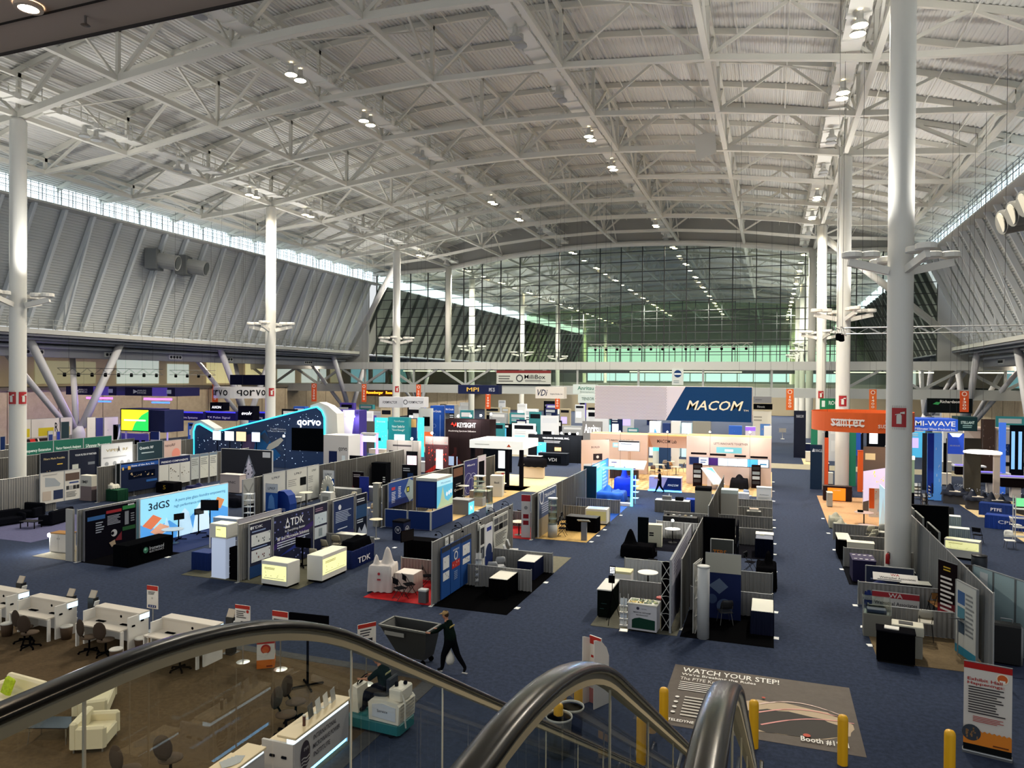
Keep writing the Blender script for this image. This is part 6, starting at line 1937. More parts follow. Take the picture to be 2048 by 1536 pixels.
# by the column, further along the wide aisle
x, y = R(1722, 1130); counter(x+.0, y+.3, rad(-3), 1.15, .5, 1.05, 'cream counter with a black script signature at the aisle', 'C9C6B8', 'D8D5C6', [('t', 'Dynawave', .5, .68, .55, .12, '2A2A2A', 1, 1), ('r', .2, .5, .85, .53, '2A2A2A')])
x, y = R(1690, 1120); counter(x-.02, y+.85, 0, .55, 1.6, 1.0, 'long black counter with white top beside the signature counter', '0B0B0D', 'D5D2C4')
for k, (px, py) in enumerate(((1682, 1072), (1672, 1056))):
 x, y = R(px, py); cloaked(x, y+.3, 0, .7, 1.1, 1.0, ('beige cloth-covered counter next to the black one', 'beige cloth-covered counter, last one up the aisle')[k], '9A9888', 30+k, [(0, 0, .9, .4)])
for k, (px, py) in enumerate(((1715, 1078), (1720, 1086), (1712, 1094))):
 x, y = R(px, py); shell_chair(x, y, rad(200+k*12), 'cream shell chair in the short row beside the black counter, '+('back', 'middle', 'front')[k], 'CFC9B0')
x, y = R(1735, 1052, .74); round_table(x, y, 'mauve round table behind the low drape', 'B49A94', .76, .5)
x, y = R(1728, 1025, .74); round_table(x, y, 'mauve round table further up, holding a black box', 'B09890', .76, .55)
box_(x-.2, y, .77, 0, .3, .25, .1, 'black box on the further mauve table', '141416')
x, y = R(1765, 1090); shell_chair(x, y, rad(180), 'white wire-legged bar chair against the pale drape', 'C6C6BC', '1A1A1A', .7)
x, y = R(1735, 1015); counter(x+.1, y+.3, 0, .7, .5, 1.1, 'white leaflet counter with a scan card, near the orange booth', 'C9CACC', 'E0E0DE')
x, y = R(1660, 1015); counter(x, y+.5, 0, .35, .8, 1.0, 'narrow grey counter with a small label at the aisle edge', '9A9A92', 'B5B5AC')
panel(6.1, 46.2, rad(-90), 3.2, 0, 2.6, 'glowing pale-blue panel just before the thick column', ('9AC4D6', .4, 0, .5), [('g', [(.1, .1), (.5, .8), (.9, .1)], 'C9DEE6')], frame=None)
t = T('fire_extinguisher', 'red fire extinguisher hanging at the foot of the thick column', 'fire extinguisher', 5.4-.45, 36.5-.38, .55)
MB().lathe([(.08, 0), (.085, .02), (.085, .38), (.05, .46), (.02, .48)], 0, 0, 14).build('cylinder_body', M('A81E1E', .35), t, True); MB().path([(0, 0, .48), (0, -.05, .54), (.08, -.02, .5), (.1, 0, .2)], .012).build('hose', BLK, t)
# panels hugging the drape beyond the column
for k, (ya, yb, c, lb) in enumerate(((37.6, 39.6, '2A2B2C', 'dark tall panel on the far side of the thick column'), (40, 42.4, '6A6C6A', 'grey tall panel past the thick column'), (34.2, 36.6, '1E1F20', 'black tall panel close behind the thick column'))):
 panel(6.6, (ya+yb)/2, rad(90), yb-ya, 0, 2.44, lb, c, [], frame='8A8C88')

# right-hand side of that row: showcases and tables
x, y = R(1920, 1120); showcase(x+.2, y+.4, rad(-20), 1.5, .6, .95, 'glass-topped showcase with yellow light behind the long drape', 1.4, (.5, .9))
panel(7.4, 33.4, rad(-10), 1.0, 0, 1.4, 'low dark panel with an oval blue light print', '4A4440', [('c', .6, .6, .25, ('3A9AE0', .4, 0, .8))], frame=None)
for k, (px, py, c, lb) in enumerate(((1893, 1058, 'E0E2E0', 'white counter with papers behind the drape'), (1908, 1085, 'D6DADA', 'white-topped table beside the lone black chair'), (1880, 1040, '1E2022', 'dark counter with tools behind the drape'))):
 x, y = R(px, py); skirted(x, y+.2, rad(-10), 1.5, .6, lb, '8A9A9C' if k < 2 else '26282A', c, .8)
x, y = R(1942, 1085); folding_chair(x+.3, y, rad(150), 'lone black chair on the navy carpet by the white-topped table')
t = T('banner_cylinder', 'grey cylindrical stand topped with dark cloth', 'stand', *R(1958, 1160), 0); MB().lathe([(.3, 0), (.3, 1.0), (.28, 1.05)], 0, 0, 20).build('wrapped_body', M('3A3E44', .5), t, True); MB().lathe([(.31, 1.05), (.3, 1.1), (.01, 1.12)], 0, 0, 20).build('top_cap', M('1A1B1E', .5), t, True)

# little booth cards on the carpet
markers([atZ(1551-.5*k, 1271-0*k) if 0 else (.22, yy) for k, yy in enumerate((26.0, 28.9, 35.0, 38.5, 41.0, 45.5, 48.0, 55.5, 60.5, 66.0))], 'small white booth card on the carpet along the pale-booth side of the wide aisle')
markers([(3.13, yy) for yy in (26.4, 28.3, 30.9, 36.6, 40.7, 45.0, 49.7)], 'small white booth card on the carpet along the thick-column side of the wide aisle')
markers([(-9.0, yy) for yy in (25.9, 29.6, 37.9, 39.5, 41.2, 46.0)], 'small white booth card on the carpet beside the white-topped tables')
markers([(-18.1, yy) for yy in (27.3, 32.9, 44.0)], 'small white booth card on the carpet near the tall bistro table')
markers([(-27.25, 27.2), (-36.4, 30.1)], 'small white booth card on the carpet near the black draped table')

# ================================================================== BOOTHS FURTHER INTO THE HALL
def mid(Y, p0, p1, pt, label, base, spec=(), pb=None, th=.12, frame=None, rz=0, **k):
 x0, z1 = atY(p0, pt, Y); x1, _ = atY(p1, pt, Y)
 z0 = 0 if pb is None else max(0, atY((p0+p1)/2, pb, Y)[1])
 return panel((x0+x1)/2, Y, rz, x1-x0, z0, z1, label, base, spec, frame=frame if frame else ('8A8C8E' if z0 > .3 else None), th=th, feet=z0 > .3, **k)
def boothlamp(x, y, z, label, power=0, col=(1, .97, .92), tgt=None, glow=45, r=.07):
 t = T('booth_spotlight', label, 'spotlight', x, y, z, 0, label)
 MB().lathe([(.03, .12), (r+.03, .04), (r+.03, 0)], 0, 0, 8, cap=False).build('lamp_head', M('D8D8D8', .4), t)
 MB().ball((0, 0, .02), r, 8).build('glowing_bulb', M('FFFDF2', .4, 0, glow), t)
 b = MB(); b.tube((0, 0, .1), (0, .2, .1), .01, 5); b.tube((0, .2, .1), (0, .2, -z), .01, 5); b.build('arm', BLK, t)
 if power:
  L = bpy.data.lights.new('booth_light', 'POINT'); L.energy = power; L.color = col; L.shadow_soft_size = .15
  lo = bpy.data.objects.new('booth_light', L); COL.objects.link(lo); lo.parent = t; lo.location = (0, -.35, -.15)
 return t
LIT = lambda c, e=1.0: (c, .4, 0, e)

# ---- rows behind the black sofas
drape(-43.5, 37.2, -43.5, 52.5, 2.44, 'grey drape wall carrying the navy and white component posters', DRAPED)
panX(-43.3, 232, 240, 0, 2.5, 'black upright end board of the navy poster wall', base='14181A')
panX(-43.3, 241, 317, .4, 2.5, 'navy poster wall with gold squares and a picture of gold parts', base='101C38', spec=[('r', 0, .82, 1, .95, '24509A'), ('t', 'State of the Art, Inc.', .58, .87, .62, .07, 'E8ECF2', 1), ('r', .04, .76, .08, .86, 'C8A860'), ('r', .18, .76, .25, .88, 'D8A850'), ('r', .2, .42, .9, .66, '0A1020'), ('n', .25, .45, .85, .62, 16, 'C8B08A'), ('r', .66, .25, .95, .33, '2A5A9A')])
panX(-43.3, 318, 380, .4, 2.5, 'navy-headed poster with four white fields of chip pictures', base='C2C3BE', spec=[('r', 0, .76, 1, 1, '18224A'), ('t', 'PRESIDIO COMPONENTS', .5, .85, .86, .07, 'E2E4E8', 1), ('r', .30, .1, .31, .74, '55585A'), ('r', .66, .1, .67, .74, '55585A'), ('n', .34, .25, .64, .6, 12, '3A332A'), ('n', .70, .3, .95, .6, 8, '4A3A28')])
for k, (a, c_, lb) in enumerate(((382, 398, 'first narrow grey data poster beside the chip-picture poster'), (400, 417, 'second narrow data poster, with small grey drawings'), (419, 434, 'third narrow data poster, next to the dark gap'))):
 panX(-43.3, a, c_, .5, 2.45, lb, base=('A9AEAC', 'BDBFB6', 'C2C3BA')[k], spec=[('r', 0, .9, 1, 1, '6A7A8A'), ('l', .1, .55, .9, .85, 4, '7A7E7C'), ('n', .1, .1, .9, .5, 12, '6A6A66')])
x, y = atZ(208, 1000); skirted(x, y+.2, 0, 2.0, .9, 'dark green skirted table with a white cloth thrown on it', '0E3A26', '12462E', .8)
cloaked(x-.1, y+.2, 0, .9, .6, .5, 'white cloth heap on the dark green table', 'D6D2C2', 41, [(0, 0, .9, .3)], z0=.02).location.z = .8
x, y = atZ(178, 1000); box_(x, y, 0, 0, 1.15, .6, 1.0, 'mauve and grey counter under the white letter cube', '8A7A78', 'plinth_counter', 'counter')
box_(x, y, 1.0, 0, 1.1, .55, .75, 'white cube sign with brush letters on the mauve counter', 'DAD6C8', 'cube_sign', 'sign', [('t', 'IMF', .45, .45, .5, .3, '3A3A3A', 1)])
x, y = atZ(398, 988); cloaked(x, y, 0, 1.7, .9, 1.0, 'navy cloth-covered table with white print below the data posters', '141A44', 43, [(0, 0, .85, .3)], spec=[('l', .1, .5, .9, .8, 2, 'B9BCD2')])
x, y = atZ(338, 985); skirted(x, y, 0, 1.6, .8, 'black skirted table with a yellow square emblem', '101012', '1A1A1C', .8, text=('5', .45, .25, .3), tcol='C8A030')
x, y = atZ(466, 985); counter(x, y, 0, 1.8, .7, 1.4, 'pinkish cabinet with dark lettering before the dark lozenge wall', 'B5A8A4', 'C9C0BA', [('t', 'VNIC', .6, .6, .4, .14, '3A3A3E', 1)])
x, y = atZ(463, 1012); cloaked(x, y, 0, 1.9, 1.0, 1.05, 'dark cloth-covered table below the pinkish cabinet', '17181F', 44, [(0, 0, .8, .4)])
mid(46.5, 444, 545, 897, 'broad charcoal wall with a shining white lozenge lattice', '2A2C34', [('g', [(.42, .3), (.55, .88), (.68, .4), (.56, .12)], '8A90A0'), ('g', [(.46, .32), (.55, .78), (.64, .4), (.56, .2)], 'E2DEEE'), ('n', .47, .3, .63, .7, 20, '3A3A4A'), ('r', .82, .82, .97, .96, 'DADCE0')], frame='A9ABAE')
# ---- second block of the row with the glowing foundry wall
drape(-30.4, 37.2, -30.4, 58.0, 2.44, 'long grey drape wall behind the white printer posters', DRAPED)
panX(-30.3, 486, 508, 0, 2.4, 'white poster with a diagonal cross over a black foot', base='A9AAA6', spec=[('r', 0, 0, 1, .35, '1A1A1E'), ('g', [(.1, .45), (.9, .9), (.95, .85), (.15, .42)], '8A8C88'), ('g', [(.9, .45), (.1, .9), (.05, .85), (.85, .42)], '8A8C88')])
for k, (a, c_) in enumerate(((527, 571), (573, 614), (615, 638))):
 panX(-30.25, a, c_, .2, 2.5, ('first', 'second', 'third')[k]+' white printer-maker poster on the long drape'+(', with a black screen picture' if k == 1 else ''), base='CDCEC8', spec=[('t', 'LPKF', .55, .86, .36, .06, '3A3E48', 1), ('l', .08, .5, .5, .72, 4, '9A9C9A')]+([('r', .65, .48, .95, .72, '1A1C1E'), ('g', [(.1, .05), (.25, .3), (.4, .05)], '3A6A5A')] if k == 1 else [('l', .1, .2, .5, .4, 3, 'A9ABA8')]))
def bluebanner(px, py, lb, h=2.0, rz=0):
 x, y = atZ(px, py); rollup(x, y, rz, .9, h, lb, '1F4E9A', [('r', 0, .72, 1, 1, 'C2C6CC'), ('t', 'LPKF', .5, .86, .6, .08, '3A4250', 1), ('g', [(.2, .2), (.3, .6), (.5, .68), (.7, .55), (.8, .2)], '5A8AC8'), ('l', .2, .06, .8, .14, 1, 'D2DAE6')])
bluebanner(543, 1032, 'grey and blue printer-maker banner before the first white poster'); bluebanner(657, 1000, 'grey and blue printer-maker banner standing alone by the dark wall', 2.1)
x, y = atZ(566, 1030); t = T('fabric_counter', 'rounded royal blue fabric counter beside the printer-maker banner', 'counter', x, y+.3, 0, 0)
MB().prism([(-.5, 0), (.5, 0), (.55, .7), (.4, 1.25), (.1, 1.5), (-.3, 1.5), (-.5, 1.3)], -.35, .35).build('fabric_body', M('17367E', .6), t); art(t, -.5, 0, 1, 1.4, -.352, [('l', .2, .2, .8, .32, 2, 'C9D2E6')])
x, y = atZ(640, 1005); t = T('lounge_pod', 'white domed pod seat with ribbed shell beside the printer posters', 'pod', x-.2, y+.4, 0, rad(-30))
b = MB()
for k in range(9):
 a0 = math.pi*k/9; a1 = math.pi*(k+1)/9
 b.bar((-.75*math.cos(a0), 0, .35+1.1*math.sin(a0)), (-.75*math.cos(a1), 0, .35+1.1*math.sin(a1)), .7, .05, (0, 1, 0))
b.build('ribbed_shell', M('D6D6CC', .5), t); MB().rbox(-.7, -.35, .1, .7, .3, .45, .05).build('seat', M('C9C9C0', .6), t)
for (px, py), lb in (((596, 1015), 'white folding stool with crossed legs near the green photo corner'), ((617, 1000), 'white folding stool beside the ribbed pod')):
 x, y = atZ(px, py); t = T('folding_stool', lb, 'stool', x, y, 0, rad(20)); MB().rbox(-.22, -.2, .68, .22, .2, .72, .01).build('seat', M('D8D6CC', .5), t)
 b = MB()
 for s in (-.2, .2): b.tube((s, -.2, 0), (s, .2, .68), .014, 6); b.tube((s, .2, 0), (s, -.2, .68), .014, 6)
 b.build('crossed_legs', M('B9B8B0', .4, .5), t)
x, y = atZ(612, 985, .9); round_table(x, y, 'cream round table in front of the second printer poster', 'D6D3C2', .92, .45)
x, y = atZ(655, 1012); box_(x, y, 0, 0, .8, .5, .95, 'white box cabinet with a square window below the blue banner', 'D2D0C4', 'box_cabinet', 'cabinet', [('r', .2, .25, .8, .8, '9A9A90')])
mid(50.5, 661, 700, 925, 'black wall with white serif lettering, cut by the grey drape', '14161C', [('t', 'athics', .35, .62, .6, .12, 'E2E4EA', 1), ('r', .5, .35, .85, .6, '4A6A6A'), ('l', .1, .5, .45, .55, 1, '9AA0AC')], frame='6A6C6E')
mid(53, 700, 727, 911, 'black wall piece with a lit aquarium-like window', '101216', [('r', .2, .3, .8, .55, '5A7A7A')], frame='6A6C6E')
mid(56, 736, 775, 907, 'slate blue wall with faint white name and a black tower before it', '5A7286', [('t', 'Lake Shore', .55, .78, .7, .1, 'C9D6E0', 1), ('g', [(0, 0), (0, .5), (.25, 0)], '3A4A5A')])
x, y = atZ(762, 972); box_(x, y, 0, 0, 1.3, .8, 1.9, 'tall black box tower with a white bent arrow', '0E0F12', 'box_tower', 'tower', [('l', .8, .2, 1, .5, 3, 'D8D8D8')])
rollup(*atZ(815, 985), 0, .95, 2.1, 'black banner with navy foot among the cluttered counters', '17181D', [('l', .1, .75, .8, .9, 2, 'B9BCC2'), ('r', 0, 0, 1, .3, '3A1420'), ('r', .5, .3, 1, .7, '18305A')])
rollup(*atZ(716, 1000), 0, .9, 2.0, 'dark red and black banner beside the grey draped counter', '1A1418', [('l', .1, .8, .8, .92, 2, 'B9B0B2'), ('g', [(0, 0), (0, .5), (1, 0)], '5A1A28')])
rollup(*atZ(728, 1003), 0, .75, 1.75, 'blue and violet banner with a white word at its foot', '1F2F8A', [('t', 'MPI', .5, .12, .5, .06, 'E2E4EE', 1)])
x, y = atZ(690, 1003); skirted(x, y, 0, 2.2, .7, 'grey skirted counter before the dark walls', '7A7C7C', '8A8C8C', .95)
x, y = atZ(745, 1000); skirted(x, y, 0, 1.6, .7, 'pale skirted counter beside the violet banner', '8E9090', 'B9BABA', .95)
for k, (px, py) in enumerate(((704, 1012), (750, 1038), (712, 1025), (733, 1030), (757, 1020))):
 x, y = atZ(px, py); shell_chair(x, y, rad(40*k), ('beige', 'tan', 'cream', 'sand', 'stone')[k]+'-coloured chair in the shaded booths behind the electronics wall', ('A8A08A', '9A8A72', 'CFC9B0', 'B5A88C', '9A988C')[k])

# ---- blue cube booth, second block of the electronics row
BLU, SLV = '17306A', 'B9BBB9'
mat_(-21.2, 37.2, -18.2, 40.3, ('18224A', .9), 'blue carpet inside the blue panelled corner booth')
mat_(-21.2, 40.4, -18.2, 55.5, 'B59A6A', 'light wood booth floor behind the blue panelled corner')
drape(-21.3, 37.2, -21.3, 55.4, 2.44, 'grey drape wall behind the blue panelled corner booth', DRAPED)
x, y = -21.7, 37.3; t = T('fabric_pillar', 'grey padded pillar at the open corner of the blue panelled booth', 'pillar', x, y, 0); MB().rbox(-.2, -.2, 0, .2, .2, 2.5, .06).build('padded_body', M('9A988E', .8), t); MB().rbox(-.22, -.22, 2.5, .22, .22, 2.55, .02).build('top_cap', M('B5B3A8'), t)
for k, (xa, xb) in enumerate(((-21.15, -19.68), (-19.64, -18.2))):
 panel((xa+xb)/2, 37.25, 0, xb-xa-.05, .05, 1.05, ('inner', 'corner')[k]+' waist-high navy panel facing the escalator', BLU, [], frame=SLV)
panel(-18.2, 38.75, rad(90), 2.9, .05, 1.05, 'waist-high navy panel turned to the aisle', BLU, [], frame=SLV)
panX(-21.1, 777, 826, 1.05, 2.5, 'blue slide-like graphic with red heading, white text and a diamond photo', base='2A4E9A', spec=[('r', 0, 0, 1, .25, '1E3A86'), ('r', .12, .68, .26, .8, 'C8404A'), ('l', .12, .15, .28, .62, 7, 'E2E6F0'), ('l', .38, .3, .52, .78, 7, 'E2E6F0'), ('g', [(.62, .5), (.82, 1), (1, .85), (1, .1), (.85, 0)], '9AAEB4'), ('r', .72, .42, .84, .66, '1A1C18'), ('r', .745, .46, .815, .62, 'D8D84A')])
t = box_(-18.95, 39.3, 1.1, 0, 1.35, 2.2, 1.75, 'navy box column above the waist-high panels, teal city picture on its flank', '152C66', 'box_column', 'display column', [('r', .1, .05, .9, .95, '18347A')], lid='C9CAC0')
art(t, -1.1, 0, 2.2, 1.6, -.68, [('r', 0, 0, 1, 1, LIT('5FB8D8', .5)), ('r', 0, .78, 1, 1, LIT('A8DCEC', .6)), ('t', 'Microwave', .55, .88, .6, .07, '3A6A94'), ('g', [(0, 0), (.2, .2), (.35, .75), (.5, .25), (.7, .15), (1, .3), (1, 0)], LIT('B9CFA8', .35)), ('c', .62, .42, .06, LIT('DCEAF0', .5)), ('c', .76, .45, .06, LIT('DCEAF0', .5)), ('c', .89, .48, .06, LIT('DCEAF0', .5))], m=Matrix.Rotation(rad(90), 4, 'Z'))
b = MB()
for p_ in ((-.64, -1.07), (.64, -1.07), (.64, 1.07), (-.64, 1.07)): b.box(p_[0]-.03, p_[1]-.03, -1.1, p_[0]+.03, p_[1]+.03, 0)
b.build('post', M(SLV), t)
x, y = atZ(917, 1030); t = box_(x, y+.6, 0, rad(0), 1.25, .95, .95, 'grey rounded cube counter with a glowing cyan letter on its front', '8A8C8E', 'cube_counter', 'counter')
art(t, -.475, .02, .95, .9, -.628, [('r', .02, .02, .98, .85, LIT('62D2EC', .9)), ('t', 'N', .5, .43, .35, .35, LIT('FFFFFF', 1.2), 1)], m=Matrix.Rotation(rad(90), 4, 'Z'))
panX(-21.15, 905, 928, 0, 2.4, 'black banner with brown photograph and one white word', base='15151A', spec=[('r', .1, .7, .9, .95, '6A4A3A'), ('t', 'Quantum', .55, .3, .8, .08, 'E2E2E2'), ('l', .3, .38, .9, .5, 2, '8A8A8A')])
panX(-21.15, 929, 955, 0, 2.6, 'indigo wall with white network lines', base='2A2E6A', spec=[('o', .3, .35, .3, .01, 'C9CEE6'), ('o', .65, .3, .32, .01, 'C9CEE6'), ('o', .5, .1, .4, .01, 'C9CEE6'), ('t', 'Maury', .5, .85, .6, .07, 'D8DCEC', 1)])
panX(-21.15, 956, 972, 0, 2.7, 'pale wall with a tall black screen at the end of the wood floor', base='C9C2D0', spec=[('r', .1, .2, .8, .85, '14141A')])
t = T('glass_display_tower', 'clear glass display tower with four shelves on the light wood floor', 'showcase', *atZ(962, 1006), 0)
MB().rbox(-.35, -.3, 0, .35, .3, .6, .02).build('cabinet_body', M('A8AAA8'), t); MB().box(-.33, -.28, .6, .33, .28, 2.0).build('glass_box', glass('E4EEE8', .12, .03, .3), t)
for k in range(3): MB().box(-.33, -.28, .95+k*.35, .33, .28, .97+k*.35).build('shelf_board', M('D2DCD4', .2), t)
MB().rbox(-.35, -.3, 2.0, .35, .3, 2.06, .01).build('top_cap', M('E0E6E0'), t)
t = T('glass_display_tower', 'slim round clear tower standing where the wood floor meets the navy aisle', 'showcase', *atZ(979, 1027), 0)
MB().lathe([(.22, .0), (.22, .6)], 0, 0, 16).build('base_drum', M('C9CCCC'), t, True); MB().lathe([(.2, .6), (.2, 1.7)], 0, 0, 16, cap=False).build('glass_tube', glass('E4EEE8', .12, .03, .3), t); MB().lathe([(.23, 1.7), (.23, 1.75)], 0, 0, 16).build('top_cap', M('E6E8E6'), t)
box_(*atZ(994, 992), 0, rad(10), .9, .8, 1.55, 'white box pillar with grey letter, on the wood floor', 'D2D0C6', 'box_pillar', 'pillar', [('t', 'Bell', .55, .75, .4, .1, '4A4A4E', 1)])
for (px, py), lb in (((914, 998), 'white round table beside the black photograph banner'), ((1002, 968), 'white round table beyond the box pillar')):
 x, y = atZ(px, py); round_table(x, y, lb, 'E0DED4', 1.0, .42, 'B9B9B5')
for k, (px, py) in enumerate(((938, 990), (1008, 985), (998, 978), (929, 1012))):
 x, y = atZ(px, py); stool(x, y, 0, ('cream stool beside the indigo wall', 'white stool by the navy aisle on the wood floor', 'white stool between box pillar and round table', 'dark stool below the black photograph banner')[k], ('D6D0B8', 'DCDCD6', 'E2E2DC', '2A2A2C')[k], .7)
x, y = atZ(948, 1005); skirted(x, y, 0, 1.4, .7, 'pinkish grey skirted table below the indigo wall', '8E8480', 'C9C2B8', .8)

# ---- second block of the clip-lamp row: stone-foot panel booth, blue light booth
mat_(-15.15, 37.2, -12.2, 43.3, ('A0161C', .8), 'red booth carpet beside the white and red banner edge')
mat_(-12.1, 37.6, -9.2, 43.3, 'B5955A', 'light wood booth floor in front of the stone-foot panel')
mat_(-12.1, 43.4, -9.2, 49.2, ('1A4AA0', .7), 'bright blue booth carpet beside the glowing blue frame')
drape(-12.15, 37.2, -12.15, 55.4, 2.44, 'long grey drape wall ending at the glowing blue booth', DRAPED)
drape(-15.1, 40.25, -12.25, 40.25, .91, 'low grey drape behind the tables on the further red carpet')
drape(-12.05, 43.3, -9.15, 43.3, .91, 'low grey drape behind the black table on the wood floor')
drape(-12.05, 46.4, -9.15, 46.4, .91, 'low grey drape in front of the glowing blue frame')
panel(-12.6, 37.6, rad(10), .5, 0, 2.35, 'narrow white and red banner at the drape end', 'CFCCC8', [('r', 0, .85, 1, 1, 'A83038'), ('r', .2, .45, .8, .55, '8A2028'), ('r', .2, .3, .8, .4, '8A2028'), ('c', .5, .7, .2, '8A8A8A')], frame=None)
panX(-11.95, 1078, 1113, 0, 2.42, 'tall grey-blue panel with white ringed name and a stone-patterned foot', base='4A5470', spec=[('t', 'TRANSLINE', .62, .88, .6, .08, 'E2E4E8', 1), ('o', .16, .88, .1, .025, 'E2E4E8'), ('l', .15, .5, .7, .75, 5, 'AEB4C4'), ('r', 0, 0, 1, .42, '8A7E68')], frame='C9CAC6')
t = T('glass_display_tower', 'tall round clear display tower with a leaflet holder at its foot', 'showcase', *atZ(1105, 1074), 0)
MB().lathe([(.26, 0), (.26, .7)], 0, 0, 18).build('base_drum', M('A9AAA6'), t, True); MB().lathe([(.24, .7), (.24, 2.1)], 0, 0, 18, cap=False).build('glass_tube', glass('E4EEE8', .14, .03, .3), t); MB().lathe([(.27, 2.1), (.27, 2.16)], 0, 0, 18).build('top_cap', M('DADCD8'), t)
for k in range(3): MB().lathe([(.01, 1.0+k*.36), (.23, 1.0+k*.36), (.23, 1.02+k*.36)], 0, 0, 14).build('shelf_disc', M('D5DAD6', .2), t)
x, y = atZ(1165, 1062); skirted(x, y+.1, rad(-3), 1.8, .8, 'black draped table with papers, on the light wood floor', '0C0C0E', '3A3A3A', .85)
x, y = atZ(1168, 1081); t = T('slanted_lectern', 'grey lectern with slanted white top at the corner of the wood floor', 'lectern', x, y, 0, rad(5))
MB().box(-.15, -.1, 0, .15, .1, 1.0).build('post_body', M('85868A'), t); b = MB(); b.m = Matrix.Translation((0, 0, 1.05)) @ Matrix.Rotation(rad(-18), 4, 'X'); b.rbox(-.35, -.25, 0, .3, .25, .04, .01); b.build('slanted_top', M('D0D0C4'), t)
for k in range(3):
 x, y = atZ(1124+3*k, 1072-9*k); folding_chair(x, y, rad(95), 'dark folding chair in the short row beside the clear tower, '+('front', 'middle', 'back')[k])
x, y = atZ(1195, 1050); t = showcase(x-.1, y+.4, rad(2), 1.3, .9, .95, 'grey showcase with a blue lit glass top at the navy aisle', .0, items=False);
MB().box(-.55, -.35, .957, .55, .35, .965).build('lit_top', M('8AA0E8', .3, 0, .7), t)
for k, (px, py) in enumerate(((1030, 1052), (1045, 1048))):
 x, y = atZ(px, py); folding_chair(x, y, rad(60+90*k), 'black chair on the further red carpet, '+('outer', 'inner'[:5])[k]+' one')
x, y = atZ(1038, 1043, .75); round_table(x, y, 'cream square-looking table on the further red carpet', 'D2CCB0', .76, .45)
# glowing blue booth
CY = M('4FD2F0', .4, 0, 5); BL2 = M('2450E0', .4, 0, 1.2)
yF, yB = 49.6, 55.2
xL, xR = -11.9, -9.25
panel(xL+.05, 52.4, rad(90), 5.6, 0, 2.6, 'cyan-lit back wall of the glowing blue booth', ('1E8AD0', .4, 0, .45), [('t', 'millimeter solutions', .5, .9, .7, .05, 'E2F4FF', 1), ('r', .3, .15, .6, .8, LIT('5AC8F0', .8)), ('l', .65, .2, .95, .8, 6, 'BFE6F6')], frame='3A5A6A')
panel(xL+.0, yF, 0, .9, 0, 2.6, 'dark teal end wall of the glowing blue booth', '1A3A4A', [], frame='6A8A9A')
t = T('glowing_portal', 'square glowing cyan portal frame at the front of the blue booth', 'light frame', (xL+xR)/2+.4, yF, 0)
for a, c_ in (((-1.0, 2.55), (1.2, 2.55)), ((1.2, 0), (1.2, 2.6))):
 MB().bar((a[0], 0, a[1]), (c_[0], 0, c_[1]), .14, .14, (0, 1, 0)).build('light_bar', CY, t)
MB().box(-1.0, -.05, .0, 1.2, .4, .18).build('threshold', M('C9C2C6', .4, 0, .2), t)
cloaked(-11.0, 51.2, 0, 1.9, 1.5, 1.15, 'equipment under a shiny slate-blue cloth inside the glowing blue booth', '2A4A86', 51, [(-.15, .1, 1.0, .2), (.25, -.1, .8, .2)])
cloaked(-10.3, 53.8, 0, 1.3, 1.0, 2.2, 'tall shape under a royal blue cloth at the back of the glowing booth', '142AA0', 52, [(0, .1, 1.0, .22)])
x = xR+.35; t = T('shelf_tower', 'narrow cyan-edged leaflet shelf tower outside the portal frame', 'shelf', x, 50.6, 0)
b = MB(); b.bar((0, 0, 0), (0, 0, 2.0), .05); b.build('post', M('8AC8D8', .4, 0, .3), t)
for k in range(4): MB().box(-.2, -.25, .4+k*.42, .22, .25, .43+k*.42).build('shelf_board', M('B5D8E6', .4, 0, .25), t)
for k, (x_, y_, p_, c_) in enumerate(((-10.6, 50.6, 170, (.25, .75, 1)), (-11.0, 53.4, 170, (.15, .3, 1)), (-9.0, 50.0, 120, (.15, .35, 1)))):
 t = T('light_fitting', 'small blue light fitting of the glowing booth, '+('over the slate cloth', 'over the royal blue cloth', 'on the aisle side of the portal')[k], 'light fitting', x_, y_, 2.5)
 MB().box(-.2, -.03, 0, .2, .03, .05).build('housing', BLK, t); MB().tube((0, .15, -2.5), (0, .15, .03), .012, 5).build('pole', BLK, t); MB().box(-.18, -.02, -.01, .18, .02, 0).build('glowing_lens', BL2, t)
 L = bpy.data.lights.new('blue_light', 'POINT'); L.energy = p_*2; L.color = c_; L.shadow_soft_size = .2; lo = bpy.data.objects.new('blue_light', L); COL.objects.link(lo); lo.parent = t; lo.location = (0, 0, -.15)
rollup(*atZ(1264, 984), 0, .62, 1.25, 'low violet sign board standing beside the glowing portal', '2A1E8A', [('t', 'Enter here', .5, .8, .6, .06, 'B9B0E6'), ('l', .25, .3, .75, .6, 2, '5A4EC0')], name='sign_board')

